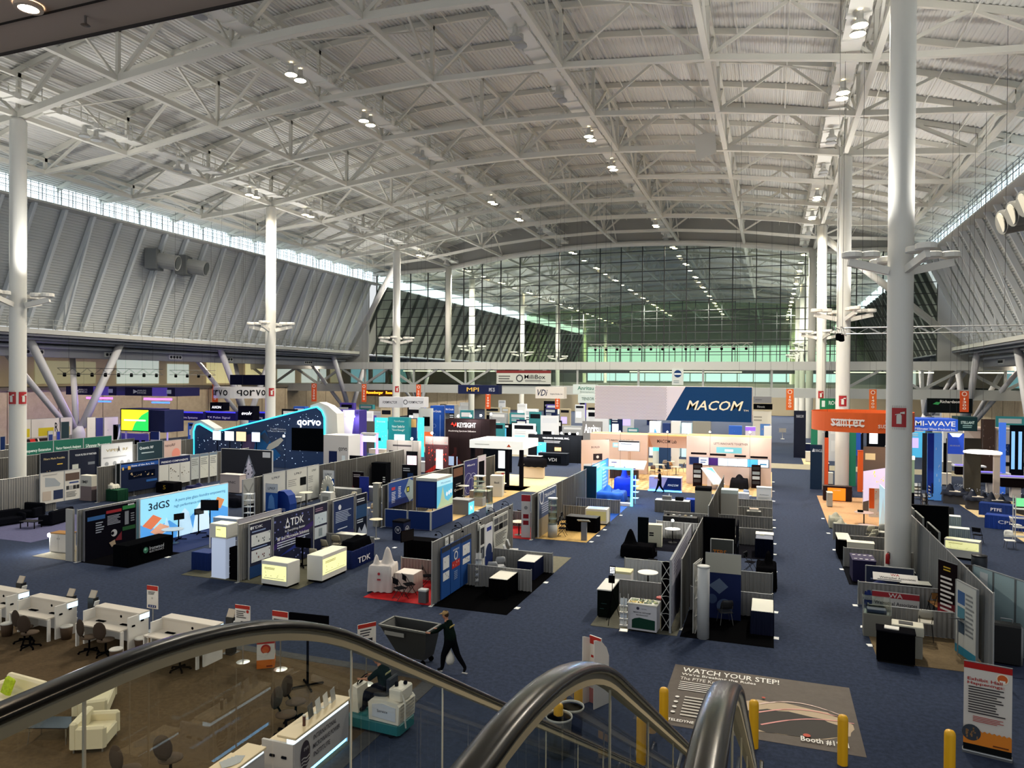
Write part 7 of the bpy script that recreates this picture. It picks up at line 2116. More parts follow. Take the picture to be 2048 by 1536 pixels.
# ---- pale peach booth
PE = 'D6BDAE'
PW = (PE, .6, 0, .04)  # faint glow put into the wall colour in place of light on it
mat_(-15.0, 57.2, .1, 73.0, ('C9A878', .6), 'light wooden chequered floor of the pale peach booth')
fl_ = T('floor_inlay', 'pattern of darker wood blocks in the floor of the pale peach booth', 'floor pattern', -15, 57.2, .015)
b = MB(); rr = random.Random(8)
for i in range(30):
 for j in range(20):
  if (i+j) % 2 == 0: b.box(i*.5, j*.5, 0, i*.5+.25, j*.5+.5, .003)
b.build('inlay_pattern', M('A98A5C', .6), fl_)
def pw(Y, p0, p1, pt, lb, spec, th=.6, pb=None):
 t = mid(Y, p0, p1, pt, lb, PW, spec, th=th, pb=pb, name='exhibit_facade', cat='booth wall')
 return t
t = pw(62.5, 1374, 1543, 871, 'broad peach booth facade with a row of screens and black slots', [('t', "LET'S INNOVATE TOGETHER", .53, .86, .40, .045, '3A3034', 1), ('r', .36, .67, .66, .79, LIT('6AB0B8', .4)), ('r', .46, .70, .56, .75, 'E6F0F0'),
 ('r', .055, .62, .245, .66, '1A1416'), ('r', .285, .61, .475, .65, '1A1416'), ('r', .575, .60, .71, .64, '1A1416'), ('r', .76, .59, .96, .63, '1A1416'),
 ('r', .03, .40, .98, .57, '8A8E96'), ('r', .04, .41, .15, .56, '1A2A5A'), ('r', .155, .41, .265, .56, LIT('DDEAF8', .8)), ('r', .27, .41, .38, .56, '4A2A7A'), ('r', .385, .41, .495, .56, LIT('E6F0FA', .9)), ('r', .50, .41, .61, .56, LIT('E6F0FA', .9)),
 ('r', .615, .41, .725, .56, LIT('EEF4FA', .9)), ('r', .73, .41, .845, .56, LIT('4AA8E0', .8)), ('r', .85, .41, .965, .56, LIT('E0F0FA', .9)), ('l', .17, .44, .25, .53, 2, '4A5A8A'), ('l', .87, .44, .95, .5, 1, '3A8AC0')])
t2 = T('facade_top', 'orange-yellow lit ledge on top of the broad peach facade', 'ledge', 0, 0, 0)
x0, z0_ = atY(1374, 871, 62.5); x1, _ = atY(1543, 871, 62.5)
b = MB(); b.rbox(x0, 62.9, z0_-.1, x1, 64.4, z0_+.04, .02); b.build('ledge_board', M('E6B070', .5, 0, .35), t2)
MB().box(x0, 64.3, 0, x1, 64.4, z0_-.1).build('rear_board', M('C99A80'), t2)
t = pw(67.0, 1182, 1296, 866, 'left-hand peach wall, plain below a dark slogan'.replace('left-hand ', 'further '), [('t', "LET'S INNOVATE TOGETHER", .52, .84, .5, .05, '3A3034', 1), ('r', .40, .66, .68, .78, LIT('8AC0D0', .5)), ('r', .42, .69, .58, .75, 'EEF4F6')])
x0, z0_ = atY(1182, 866, 67.0); x1, _ = atY(1374, 866, 67.0)
t2 = T('facade_top', 'orange-yellow lit ledge on top of the further peach walls', 'ledge', 0, 0, 0)
b = MB(); b.rbox(x0, 67.4, z0_-.1, x1, 68.6, z0_+.04, .02); b.build('ledge_board', M('E6B070', .5, 0, .35), t2); MB().box(x0, 69.0, 0, x1, 69.1, z0_-.1).build('rear_board', M('C99A80'), t2) if 0 else None
t = pw(68.5, 1296, 1374, 866, 'peach lintel with dark lab lettering between the two walls', [('t', 'MACOM Lab', .5, .45, .5, .25, '3A3034', 1), ('g', [(0, 1), (0, .0), (.14, 0)], 'C9A08A')], pb=895)
panel(-14.2, 61.0, rad(38), 2.6, 0, 3.5, 'slanting peach wing wall with two pictures and three white fields', PW, [('t', 'BUILD', .5, .82, .3, .05, '4A3A3A', 1), ('r', .42, .5, .75, .66, '2A2228'), ('c', .58, .58, .05, 'E2DAD6'), ('r', .08, .3, .35, .42, 'D2DAE6'), ('r', .38, .32, .62, .44, 'D2DAE6'), ('r', .65, .34, .95, .46, 'D2DAE6')], frame=None)
x, y = atZ(1259, 940); t = T('display_screen', 'large white glowing screen above a broad slanted desk in the peach booth', 'screen', atY(1259, 900, 65.6)[0], 65.4, 0)
MB().rbox(-1.0, -.08, 2.2, 1.0, .0, 3.2, .02).build('bezel', M('B9B4B0'), t); MB().box(-.92, -.09, 2.26, .92, -.08, 3.14).build('screen', M('E2ECF6', .3, 0, .7), t); art(t, -.92, 2.26, 1.84, .88, -.092, [('r', 0, .85, 1, 1, '2A2A30'), ('l', .1, .6, .9, .75, 1, '8A9AB0')]); MB().bar((0, .05, 0), (0, .05, 2.4), .2).build('stand', M('C9A892'), t)
x, y = atZ(1258, 950); t = T('slanted_desk', 'broad white slanted desk on a dark foot below the glowing screen', 'desk', x, 63.4, 0)
MB().box(-1.2, -.4, 0, 1.2, .5, .9).build('plinth', M('4A4044'), t); b = MB(); b.add([(-1.9, -1.0, 1.0), (1.9, -1.0, 1.0), (1.9, .7, 1.55), (-1.9, .7, 1.55), (-1.9, -1.0, .9), (1.9, -1.0, .9), (1.9, .7, 1.4), (-1.9, .7, 1.4)], [(0, 1, 2, 3), (7, 6, 5, 4), (0, 4, 5, 1), (1, 5, 6, 2), (2, 6, 7, 3), (3, 7, 4, 0)]); b.build('desktop', M('D8CFC8', .4), t)
x0, y0 = atZ(1298, 981); x1, y1 = atZ(1361, 986)
t = counter((x0+x1)/2, y0+.4, rad(0), abs(x1-x0), .8, 1.12, 'white and navy reception counter with bold letters and a blue glow below', 'B9B0D6', 'DAD4E0', [('g', [(.40, 0), (.58, 1), (1, 1), (1, 0)], '14255A'), ('t', 'MACOM', .75, .45, .34, .16, 'F2F4F8', 1, 1)], name='reception_counter')
w = abs(x1-x0); MB().box(-w/2-.06, -.47, .0, w/2+.06, -.4, .10).build('foot_light', M('4AA8FF', .4, 0, 7), t)
for k, (px, py, lb) in enumerate(((1395, 972, 'dark brown cupboard rack by the inner edge of the screen row'), (1512, 976, 'dark brown cupboard rack by the outer edge of the screen row'))):
 x, y = atZ(px, py); t = T('equipment_rack', lb, 'rack', x, y, 0); MB().rbox(-.35, -.3, 0, .35, .3, 1.85, .02).build('rack_body', M('1E1416'), t)
 for j in range(4): MB().box(-.28, -.31, .35+j*.38, .28, -.3, .6+j*.38).build('instrument_front', M(('3A3A3E', 'B9C2C4', '8A9496', '2A2A2C')[j]), t)
x, y = atZ(1532, 973); folding_chair(x, y, 0, 'brown folding stool-chair at the end of the peach facade', '3A2420')
x, y = atZ(1425, 978); t = T('touch_table', 'slanted table with a glowing blue picture, half hidden by the grey cabinet', 'table', x, y, 0, rad(35))
MB().box(-.3, -.3, 0, .3, .3, .9).build('plinth', M('C9C0C0'), t); b = MB(); b.m = Matrix.Translation((0, 0, 1.0)) @ Matrix.Rotation(rad(30), 4, 'X'); b.box(-.5, -1.1, 0, .5, 1.1, .08); b.build('tabletop', M('DDE2E8'), t)
b = MB(); b.m = Matrix.Translation((0, 0, 1.0)) @ Matrix.Rotation(rad(30), 4, 'X'); b.box(-.42, -1.0, .081, .42, 1.0, .085); b.build('glowing_top', M('3AA8F0', .3, 0, 1.3), t)
x, y = atZ(1478, 978); cloaked(x, y+.5, 0, 1.3, 1.6, 1.2, 'dark counter piled with black and white parts before the peach facade', '1A1A1E', 61, [(0, 0, .95, .3)])
for k, (px, py, r) in enumerate(((1318, 945, .5), (1340, 938, .45), (1352, 950, .45))):
 x, y = atZ(px, py); round_table(x, y, ('pale round meeting table behind the reception counter', 'pale round table further inside the peach booth', 'small pale table beside the lab opening')[k], 'E8D8C0', .76+.001*k, r)
for k, (px, py) in enumerate(((1305, 952), (1332, 951), (1345, 943), (1325, 937), (1362, 945))):
 x, y = atZ(px, py); shell_chair(x, y, rad(70*k), ('brown', 'light', 'tan', 'grey', 'dark')[k]+' chair around the tables behind the reception counter', ('5A4030', 'D8CDBC', 'B5906A', '9A9AA0', '3A2C28')[k])
mid(71.5, 1318, 1342, 893, 'navy inner cupboard door of the lab opening', '23406A'); mid(72.0, 1306, 1318, 893, 'pale inner panel with cyan head in the lab opening', 'BFD2DA', [('r', 0, .8, 1, 1, LIT('4AC8E0', 1))]); mid(72.5, 1343, 1358, 893, 'white inner partition of the lab opening', 'D5D8DA')
for (px, pz), pw_ in (((1240, 862), 260), ((1420, 865), 260), ((1500, 868), 260), ((1335, 880), 220)):
 x, z = atY(px, 846, 61.0)
 t = boothlamp(x, 61.0, z-.75, 'small bright lamp under the big dotted hanging sign', pw_*.62, (1, .93, .85))
# ---- the big hanging sign above it
def hsign(Y, p0, p1, pt, pb, label, base, spec, depth=1.2, name='hanging_sign', cables=True):
 x0, z1 = atY(p0, (pt), Y); x1, _ = atY(p1, pt, Y); _, z0 = atY((p0+p1)/2, pb, Y); _, z1 = atY((p0+p1)/2, pt, Y)
 t = T(name, label, 'hanging sign', (x0+x1)/2, Y, 0)
 w = x1-x0
 MB().box(-w/2, 0, z0, w/2, depth, z1).build('sign_body', mm(base), t)
 art(t, -w/2, z0, w, z1-z0, -.003, spec)
 b = MB()
 for sx in (-.42, .42):
  b.tube((sx*w, depth/2, z1), (sx*w, depth/2, zroof((x0+x1)/2+sx*w)-.02), .008, 4)
 if cables: b.build('suspension_cable', M('2A2A2A'), t)
 return t
t = hsign(60, 1190, 1504, 773, 841, 'huge hanging sign, half dotted pale pink, half navy with bold slanted letters', 'E4D6D4', [('g', [(.47, 0), (.595, 1), (1, 1), (1, 0)], '123A62'), ('t', 'MACOM', .775, .46, .35, .28, 'FBE9C4', 1, 1), ('t', 'TM', .965, .33, .03, .05, 'FBE9C4')], 2.4)
wd = [c for c in t.children if c.name.startswith('sign_body')][0]
b = MB(); xs0, z1 = atY(1190, 773, 60); xs1, _ = atY(1504, 773, 60); ww = xs1-xs0; _, zt = atY(1347, 773, 60); _, zb_ = atY(1347, 841, 60)
for i in range(52):
 for j in range(24):
  u, v = (i+.5+(j % 2)*.5)/110, (j+.5)/24
  if u < .47+.125*v-.01: b.box(-ww/2+u*ww-.028, -.012, zb_+v*(zt-zb_)-.028, -ww/2+u*ww+.028, -.006, zb_+v*(zt-zb_)+.028)
b.build('dot_pattern', M('9A8C90'), t)

for p0, p1, pt, c, lb, sp, e in ((1300, 1322, 842, 'E2E6EA', 'white booth front with a blue map picture, seen under the dotted sign', [('g', [(.2, .3), (.5, .8), (.9, .5), (.6, .2)], LIT('3A8AE0', 1))], .3), (1326, 1341, 846, '24386E', 'navy low wall seen under the dotted sign', [], 0), (1343, 1361, 842, 'D8DCDE', 'white slanting kiosk seen under the dotted sign', [('l', .2, .5, .8, .7, 1, '5A6A7A')], 0),
  (1364, 1384, 846, 'BFE0E6', 'pale turquoise lit counter front under the dark half of the sign', [], .5), (1386, 1422, 842, '8A8A84', 'grey framed booth with open shelves under the dark half of the sign', [('r', .1, .55, .9, .6, '5A5A56'), ('r', .1, .2, .9, .25, '5A5A56')], 0), (1458, 1484, 851, '1A54B0', 'bright blue cloth-like wall near the bold letters', [('n', .1, .3, .9, .9, 8, '6AA8E8')], .2),
  (1491, 1511, 853, 'D5D2E6', 'white box wall with a violet lit top near the wide aisle', [('r', 0, .88, 1, 1, LIT('7A50E0', 1.2))], 0), (1528, 1543, 852, 'E0E2E2', 'white counter wall at the corner of the cross aisle', [], .1)):
 mid(84, p0, p1, pt, lb, (c, .5, 0, e) if e else c, sp, th=.8)
mid(92, 1506, 1543, 822, 'cream booth wall with a blue and orange flower picture beyond the sign end', 'D5D0C2', [('r', .4, .1, .95, .7, '5A86C8'), ('n', .42, .12, .92, .68, 10, 'D8906A'), ('l', .05, .75, .7, .9, 2, '9A968A')], th=.6)
hsign(91, 1507, 1543, 793, 806, 'grey hanging truss box behind the bold-lettered sign', '77787C', [('l', .1, .4, .5, .6, 1, '4A4A4E')], 1.2); hsign(92.5, 1507, 1545, 808, 819, 'black hanging box with small white name behind the bold-lettered sign', '121214', [('t', 'Filtronic', .4, .5, .4, .4, 'E2E2E2', 1)], 1.0)
# ---- orange ring and its booth
xo, _ = atY(1722, 840, 52);
zr1 = atY(1722, 826, 49.5)[1]; zr0 = atY(1722, 866, 49.5)[1]
t = T('ring_banner', 'orange ring banner with white block letters hanging before the slim columns', 'hanging sign', xo+.1, 52.6, 0)
Rr = 3.05
MB().lathe([(Rr, zr0), (Rr, zr1), (Rr-.04, zr1), (Rr-.04, zr0), (Rr, zr0)], 0, 0, 64, cap=False).build('fabric_ring', M('D9602E', .6), t)
def curved(par, s, a_mid, span, z, h, mat, R, bold=.02):
 L = len(s)
 for i, ch in enumerate(s):
  if ch == ' ': continue
  a = a_mid+span*((i+.5)/L-.5)
  m = Matrix.Rotation(a, 4, 'Z') @ Matrix.Translation((R+.03, 0, 0)) @ Matrix.Rotation(rad(90), 4, 'Z')
  txt(par, ch, 0, z, span*R/L*.86*(1.25 if ch in 'MmW' else (.4 if ch in 'iItl1' else 1)), h*(1 if ch.isupper() or ch in 'tlkdbiV' else .78), mat, 0, bold, m=m)
curved(t, 'samtec', rad(-112), rad(38), zr0+(zr1-zr0)*.48, .62, M('E8DED6'), Rr)
b = MB(); b.lathe([(Rr+.03, zr0+.42), (Rr+.03, zr0+.50)], 0, 0, 20, rad(-131), rad(-93), cap=False); b.lathe([(Rr+.03, zr1-.5), (Rr+.03, zr1-.42)], 0, 0, 20, rad(-131), rad(-93), cap=False); b.build('printed_graphic', M('E8DED6'), t)
curved(t, 'SUDDENLY', rad(-66), rad(26), zr0+(zr1-zr0)*.34, .22, M('E8DED6'), Rr); curved(t, '50 YEARS', rad(-64), rad(14), zr0+(zr1-zr0)*.6, .14, M('E8DED6'), Rr)
b = MB()
for a in (.5, 2.2, 3.9, 5.4): b.tube((Rr*math.cos(a), Rr*math.sin(a), zr1), (Rr*.5*math.cos(a), Rr*.5*math.sin(a), zroof(xo)-.15), .008, 4)
b.build('suspension_cable', M('2A2A2A'), t)
mat_(3.3, 47.0, 9.2, 59.5, 'B5906A', 'tan wood floor of the orange booth');
x, y = atZ(1675, 1003); t = counter(x, y+.35, 0, 1.9, .6, 1.1, 'dark brown counter with a glowing orange front near the aisle', '2A1A18', '35221E', [('r', .15, 0, .78, .92, LIT('F07818', 1.0)), ('t', 'samtec', .48, .75, .26, .07, 'FFE6C0', 1)])
t = T('orange_post', 'slim orange post with a black top behind the glowing orange counter', 'post', atZ(1654, 984)[0], atZ(1654, 984)[1]+1, 0)
MB().box(-.14, -.14, 0, .14, .14, 4.2).build('post_body', M('D9542A'), t); MB().box(-.3, .0, 0, -.15, .25, 4.6).build('metal_upright', M('B9B9B5', .4, .5), t); MB().box(-.12, -.12, 4.2, .12, .12, 4.6).build('top_cap', BLK, t)
t = T('orange_post', 'broad orange post in front of the grey product wall', 'post', atZ(1722, 985)[0], atZ(1722, 985)[1]+.5, 0); MB().box(-.2, -.2, 0, .2, .2, 3.2).build('post_body', M('E2602A'), t); MB().box(-.22, -.22, 3.2, .22, .22, 3.25).build('top_cap', M('C9502A'), t)
mid(53.5, 1727, 1795, 893, 'grey product wall with a slanting glowing violet and yellow light box', '5A5450', [('g', [(.0, .15), (0, .62), (1, .72), (1, .3)], LIT('CFCBF0', .45)), ('n', .3, .4, .95, .62, 16, LIT('F0B848', 1.2)), ('r', .05, .80, .35, .9, 'C9C9A8'), ('c', .93, .82, .07, 'E6E2A8'), ('g', [(.3, .08), (.6, .18), (1, .28), (1, .2)], LIT('4AA0E0', 1))])
mid(51.5, 1738, 1792, 976, 'white and orange literature wall behind the broad orange post', 'D5CDC6', [('r', 0, .3, .2, 1, 'E0602A'), ('g', [(.3, .2), (.45, .9), (.55, .2)], 'B9C2CC'), ('n', .2, .1, .9, .9, 12, 'D86A3A')])
x, y = atZ(1748, 1000); counter(x, y, 0, .9, .6, 1.1, 'glowing orange counter half hidden behind the literature wall', ('F08018', .4, 0, .9), 'C9A078')
for k, (px, py) in enumerate(((1683, 1000), (1700, 998))):
 x, y = atZ(px, py); folding_chair(x, y+.8, rad(30+120*k), 'brown bar chair beside the glowing orange counter, '+('near', 'far')[k]+' one', '2A1A16')
L = bpy.data.lights.new('orange_light', 'POINT'); L.energy = 110; L.color = (1, .5, .22); L.shadow_soft_size = .3
t = boothlamp(7.0, 52, 4.5, 'small warm lamp inside the orange ring banner'); lo = bpy.data.objects.new('orange_light', L); COL.objects.link(lo); lo.parent = t; lo.location = (0, -.3, -.4)
# teal-green frame booth and small counters further up the wide aisle
t = T('green_frame', 'tall green square portal behind the orange post', 'portal', atY(1622, 900, 66)[0], 66, 0)
xg0, zg = atY(1622, 823, 66); xg1, _ = atY(1712, 823, 66); wg = xg1-xg0
MB().box(0, 0, 0, .5, .5, zg).build('upright', M('2A7A5E'), t); MB().box(wg-.5, 0, 0, wg, .5, zg).build('upright', M('2A7A5E'), t)
mid(63, 1621, 1650, 889, 'navy counter wall with a small white ship emblem', '16283E', [('t', 'TURNCLEAR', .6, .87, .7, .06, 'C9D2DA'), ('g', [(.1, .84), (.2, .92), (.3, .84)], 'C9D2DA')])
mid(88, 1588, 1612, 821, 'tall navy wall far up the wide aisle', '141A2C', [('t', 'INARCOM', .5, .88, .6, .06, 'B9C0CC')])
for k, (px, py, w, h, c, lb) in enumerate(((1618, 923, .7, 1.1, 'D6D4CC', 'small white counter on a pale mat up the wide aisle'), (1634, 955, .9, 1.0, '1A1A1C', 'black counter with a white cloth at the aisle edge'), (1650, 968, 1.2, 1.0, 'C9C6BE', 'counter heaped with white papers beside the orange post'), (1605, 868, .5, 1.0, '2A2A2E', 'tiny dark counter far up the wide aisle'), (1613, 903, 1.4, 1.0, '141A3A', 'navy skirted counter beside the white one'))):
 x, y = atZ(px, py); counter(x, y, 0, w, .6, h, lb, c, 'D6D4CC')
x, y = atZ(1612, 925); mat_(x-.3, y-2, x+1.9, y+4, 'C2AE8A', 'pale wooden mat under the small white counter')
x, y = atZ(1565, 878); t = T('sign_stand', 'small sign on a thin pole standing in the cross aisle', 'sign', x, y, 0); MB().tube((0, 0, 0), (0, 0, 1.0), .03).build('pole', M('C9C5BA'), t); MB().box(-.5, -.03, 1.0, .5, .03, 1.6).build('notice_board', M('D8CFC2'), t); MB().lathe([(.3, 0), (.28, .04)], 0, 0, 14).build('round_base', M('C9C5BA'), t)

# ---- booths beyond, facing the escalators
mid(60, 386, 640, 930, 'x', 'FFFFFF') if 0 else None
def skywall():
 Y = 58.0
 pts = [(388, 925), (388, 862), (392, 850), (400, 848), (428, 864), (440, 862), (620, 817), (634, 814), (644, 822), (649, 835), (650, 925)]
 P = [atY(a, b_, Y) for a, b_ in pts]
 P = [(x, max(0, z)) for x, z in P]
 P[0] = (P[0][0], 0); P[-1] = (P[-1][0], 0)
 t = T('sculpted_backdrop_wall', 'long sloping starry booth wall edged with a glowing cyan line, satellite picture in its middle', 'booth wall', 0, Y, 0)
 b = MB(); b.prism(P, 0, .3); b.build('printed_wall', M('122C52', .5, 0, .12), t)
 b = MB()
 for p, q in zip(P, P[1:]): b.bar((p[0], -.03, p[1]), (q[0], -.03, q[1]), .12, .10, (0, 1, 0))
 b.build('light_edge', M('30C4E8', .4, 0, 2.6), t)
 b = MB()
 out = [(x+.5*(1 if x > P[5][0] else -1)*(.0 if 1 < i < 8 else 1), z+.35) for i, (x, z) in enumerate(P)]
 b.prism([P[0], (P[0][0]-.45, 0), (P[1][0]-.5, P[1][1]), (P[2][0]-.3, P[2][1]+.35), (P[3][0], P[3][1]+.4), (P[4][0], P[4][1]+.35), P[4], P[3], P[2], P[1]], .05, 1.2)
 b.prism([P[-1], P[-2], P[-3], P[-4], P[-5], (P[-5][0], P[-5][1]+.3), (P[-4][0]+.2, P[-4][1]+.45), (P[-3][0]+.6, P[-3][1]+.5), (P[-2][0]+1.3, P[-2][1]+.4), (P[-1][0]+1.5, 0)], .05, 1.2)
 b.build('white_surround', M('C9C9C4', .5), t)
 x0, x1 = P[0][0], P[-1][0]
 rr = random.Random(3)
 b = MB()
 for i in range(160):
  u = rr.uniform(.02, .98); x = x0+(x1-x0)*u; zt_ = atY(388+262*u, 862 if u < .16 else 862-48*(u-.16)/.84, Y)[1]-.25
  z = rr.uniform(.3, max(.6, zt_)); s_ = rr.uniform(.015, .05)
  b.box(x-s_, -.012, z-s_, x+s_, -.006, z+s_)
 b.build('star_pattern', M('C8DCF6', .4, 0, .8), t)
 art(t, x0, 0, x1-x0, 5.8, -.02, [('g', [(.45, .1), (.50, .5), (.56, .62), (.62, .35), (.68, .2), (.6, .05)], '1F5A94'), ('g', [(.36, .2), (.42, .52), (.5, .58), (.47, .2)], '5A4A72'), ('g', [(.52, .50), (.56, .58), (.60, .46), (.58, .38)], '3A4A66'), ('g', [(.63, .36), (.66, .30), (.71, .26), (.68, .38)], '3A4A66'), ('g', [(.57, .30), (.59, .38), (.68, .5), (.70, .46), (.66, .36), (.60, .28)], 'B5B5AE'),
  ('t', 'Trusted Solutions.', .66, .64, .12, .028, 'D8E0EC'), ('t', 'Connected Everywhere.', .65, .60, .14, .028, 'D8E0EC'),
  ('t', 'qorvo', .885, .74, .17, .12, LIT('F8FCFF', 4), 1), ('r', .76, .30, .995, .67, '05070A')])
 return t
skywall()
for k, (a, c_, col) in enumerate(((427, 444, 'C9D8E2'), (451, 470, 'E0E8EE'), (474, 494, 'E8C8A0'), (505, 522, 'D2E0F6'))):
 x0, z = atY(a, 886, 57.6); x1, _ = atY(c_, 886, 57.6); monitor((x0+x1)/2, 57.5, 0, ('greenish', 'white', 'orange-footed', 'pale blue')[k]+' lit screen along the starry wall', x1-x0, .95, 2.9, on=(col, .3, 0, 1.2))
x, y = atZ(478, 912); counter(x+1.0, 56.3, 0, 6.0, .8, 1.0, 'long low white counter under the lit screens of the starry wall', '8A8E9A', 'B9BDC6')
x, y = atZ(562, 925); showcase(x, y, 0, .9, .6, 1.9, 'small white cube stand glowing in front of the starry wall', 1.2, (.5, .9), items=False)
for k, (px, py) in enumerate(((618, 925), (610, 930), (636, 925), (553, 925))):
 x, y = atZ(px, py); stool(x, y, 0, ('white high table-stool beneath the black screen', 'white low stool beneath the black screen', 'white bar chair at the cyan edge', 'white moulded chair beside the satellite foot')[k], 'E0E0DC', .9-.1*k)
mid(56.5, 660, 709, 868, 'white booth block with dark rounded lettering and a small screen', 'BDBBBA', [('t', 'qorvo', .78, .64, .34, .12, '2A2A30', 1), ('r', .22, .28, .55, .6, '14204A'), ('r', .74, .1, .88, .5, 'D5E0E4')], th=2.0)
t = mid(66, 677, 726, 819, 'tall violet tower with a white slanted stripe and soft lettering', '3A2F7A', [('g', [(.1, 0), (.35, 1), (.82, 1), (.62, 0)], 'C2BED2'), ('t', 'synergy', .58, .86, .34, .05, 'A8A4BC', 1), ('r', .78, .20, .92, .28, 'C9E0E6'), ('r', .78, .08, .92, .16, 'C9E0E6')], th=1.5)
t = T('light_portal', 'thin violet-lit square portal with a black counter, beside the violet tower', 'portal', atY(737, 900, 62)[0], 62, 0)
for s in (-1, 1): MB().box(s*.85-.06, 0, 0, s*.85+.06, .3, 3.2).build('light_post', M('A890F0', .4, 0, 1.5), t)
MB().box(-.85, 0, 3.1, .85, .5, 3.3).build('lintel_board', M('B9BABC'), t); MB().box(-.75, .2, 2.4, .75, .3, 3.0).build('lit_sign', M('F2F4FA', .4, 0, 1.2), t)
mid(74, 726, 749, 842, 'dark draped booth side behind the violet-lit portal', '55534F')
CYN = LIT('3FC8CC', .9)
mid(72, 750, 775, 835, 'tall glowing turquoise banner with white maps', CYN, [('n', .1, .3, .9, .8, 14, 'E2F4F4'), ('t', 'Sense', .5, .9, .7, .05, 'E6FAFA', 1), ('r', .2, .38, .5, .46, '1A2A2E')])
mid(73, 779, 820, 834, 'teal booth wall with a white quotation and small screen', LIT('1F7A80', .35), [('t', 'Never Settle for', .5, .76, .62, .07, 'E6F4F4', 1), ('t', '"Good Enough"', .5, .66, .62, .07, 'E6F4F4', 1), ('r', .3, .28, .82, .55, LIT('B9D0DC', 1)), ('t', 'FormFactor', .55, .9, .5, .05, 'C9E4E4')], th=.6)
mid(73.4, 820, 834, 836, 'navy strip wall with an orange picture next to the teal wall', '1E3A6A', [('r', .05, .75, .95, .98, 'D8A868')]); mid(72, 836, 848, 835, 'slim glowing turquoise banner beside the orange picture', CYN, [('n', .1, .3, .9, .9, 9, 'F2F0F0')])
mid(80, 866, 893, 811, 'tall royal blue booth wall with a white tower drawing', '1F4AA0', [('o', .3, .55, .12, .02, '8AA8E0'), ('o', .3, .35, .08, .02, '8AA8E0'), ('r', .72, .2, .76, .8, '8AA8E0'), ('t', 'Mini-Circuits', .45, .88, .7, .05, 'E2E8F6', 1)], th=1.5); mid(79, 894, 913, 810, 'royal blue sign block beside the tower drawing wall', '1F4AA0', [('t', 'Mini-Circuits', .5, .5, .8, .25, 'E2E8F6', 1)], pb=826, th=1.2)
mid(78, 838, 866, 816, 'white booth front with a fiery orange picture', 'D8D8D4', [('r', .3, .58, .8, .8, '0A0A0C'), ('r', .1, .1, 1, .45, LIT('D8602E', .6)), ('n', .1, .1, 1, .45, 12, LIT('F0C040', .8))])
t = mid(60, 898, 986, 837, 'black booth wall with red foot glow and a red star-burst logo', '241C1E', [('g', [(0, 0), (0, .25), (.2, .4), (.4, .2), (.7, .3), (1, .1), (1, 0)], '4A1418'), ('t', 'KEYSIGHT', .48, .90, .42, .085, 'E8E6E4', 1), ('g', [(.12, .90), (.16, .95), (.2, .86), (.24, .95), (.26, .88), (.2, .9)], 'D8382E'), ('t', 'Accelerating Spectrum Utilization', .38, .79, .62, .035, 'D2CECC'), ('r', .07, .18, .28, .34, LIT('9AB0D0', .8)), ('r', .2, .1, .26, .5, '3A1A1C')], th=1.5)
mid(58, 851, 897, 872, 'dark panel with blazing red data streaks and a white upright', '4A2A2E', [('r', 0, .8, 1, 1, '8A8280'), ('n', .05, .4, .95, .9, 40, LIT('D83A2A', .6)), ('g', [(0, .1), (.7, .4), (.9, .5), (.3, .1)], 'B02A22'), ('r', .48, .2, .78, .68, LIT('E6EAEA', .7)), ('r', .48, 0, .78, .2, '0A0A0C')])
t = mid(57, 776, 840, 880, 'grey twin-screen kiosk wall with white counters below', '8E8884', [('r', .08, .05, .44, .72, '0E0E12'), ('r', .62, .05, .97, .72, '0E0E12'), ('r', .12, .35, .40, .6, LIT('D8B8F0', 1.2)), ('r', .65, .35, .94, .6, LIT('F4C8D4', 1.3)), ('l', .2, .82, .85, .92, 1, '3A3638')], th=.5)
x, y = atZ(808, 944); counter(x, y+.5, 0, 4.6, .7, 1.0, 'long white curtained counter below the twin-screen kiosk', 'C9CACC', 'E0E0E0')
# white ring tower booth
t = T('white_tower_booth', 'white square canopy booth on dark posts with lit header', 'booth', *atZ(1005, 962), 0); t.location.y -= 3.2; t.location.x += .6; bx, by = t.location.x, t.location.y
W_ = 4.6
MB().box(-W_/2, 0, 3.05, W_/2, .15, 3.7).box(-W_/2, 3.85, 3.05, W_/2, 4.0, 3.7).box(-W_/2, .15, 3.05, -W_/2+.15, 3.85, 3.7).box(W_/2-.15, .15, 3.05, W_/2, 3.85, 3.7).build('canopy_header', M('ECEEEA', .5, 0, .4), t)
for sx in (-W_/2+.2, 0.9, W_/2-.2):
 MB().box(sx-.14, .1, 0, sx+.14, .4, 3.0).build('post', M('15151A'), t)
MB().box(-W_/2+.4, 2.0, .9, .6, 2.2, 2.9).build('dark_screen', M('0C1018'), t); MB().box(.2, .05, 1.5, .75, .1, 2.9).build('lit_upright', M('E8F0F2', .4, 0, 1.0), t)
art(t, -W_/2, 3.0, W_, .75, -.003, [('l', .1, .4, .4, .6, 1, 'C9CAC4'), ('g', [(.7, .3), (.74, .6), (.78, .3)], 'C8502E')])
mat_(bx-4.5, by-1.5, bx+6.5, by+7.5, 'CDBB92', 'cream booth floor under the white canopy booth')
x, y = atZ(1062, 957); counter(x, y+.5, rad(10), 2.0, 1.0, 1.25, 'cream counter under the heaped black cloth', 'D2C2AE', 'D2C2AE'); cloaked(x, y+.5, 0, 2.2, 1.2, .8, 'heaped black cloth with a red stripe on the cream counter', '16161A', 71, [(0, 0, .8, .3)], z0=-.2).location.z = 1.2
x, y = atZ(995, 960); counter(x-.3, y-.1, rad(5), 1.6, .9, 1.2, 'cream counter with a dark red flank and black camera bags', 'D2C2AE', '1A1A1C', side=[('r', 0, 0, 1, 1, '8A1420')])
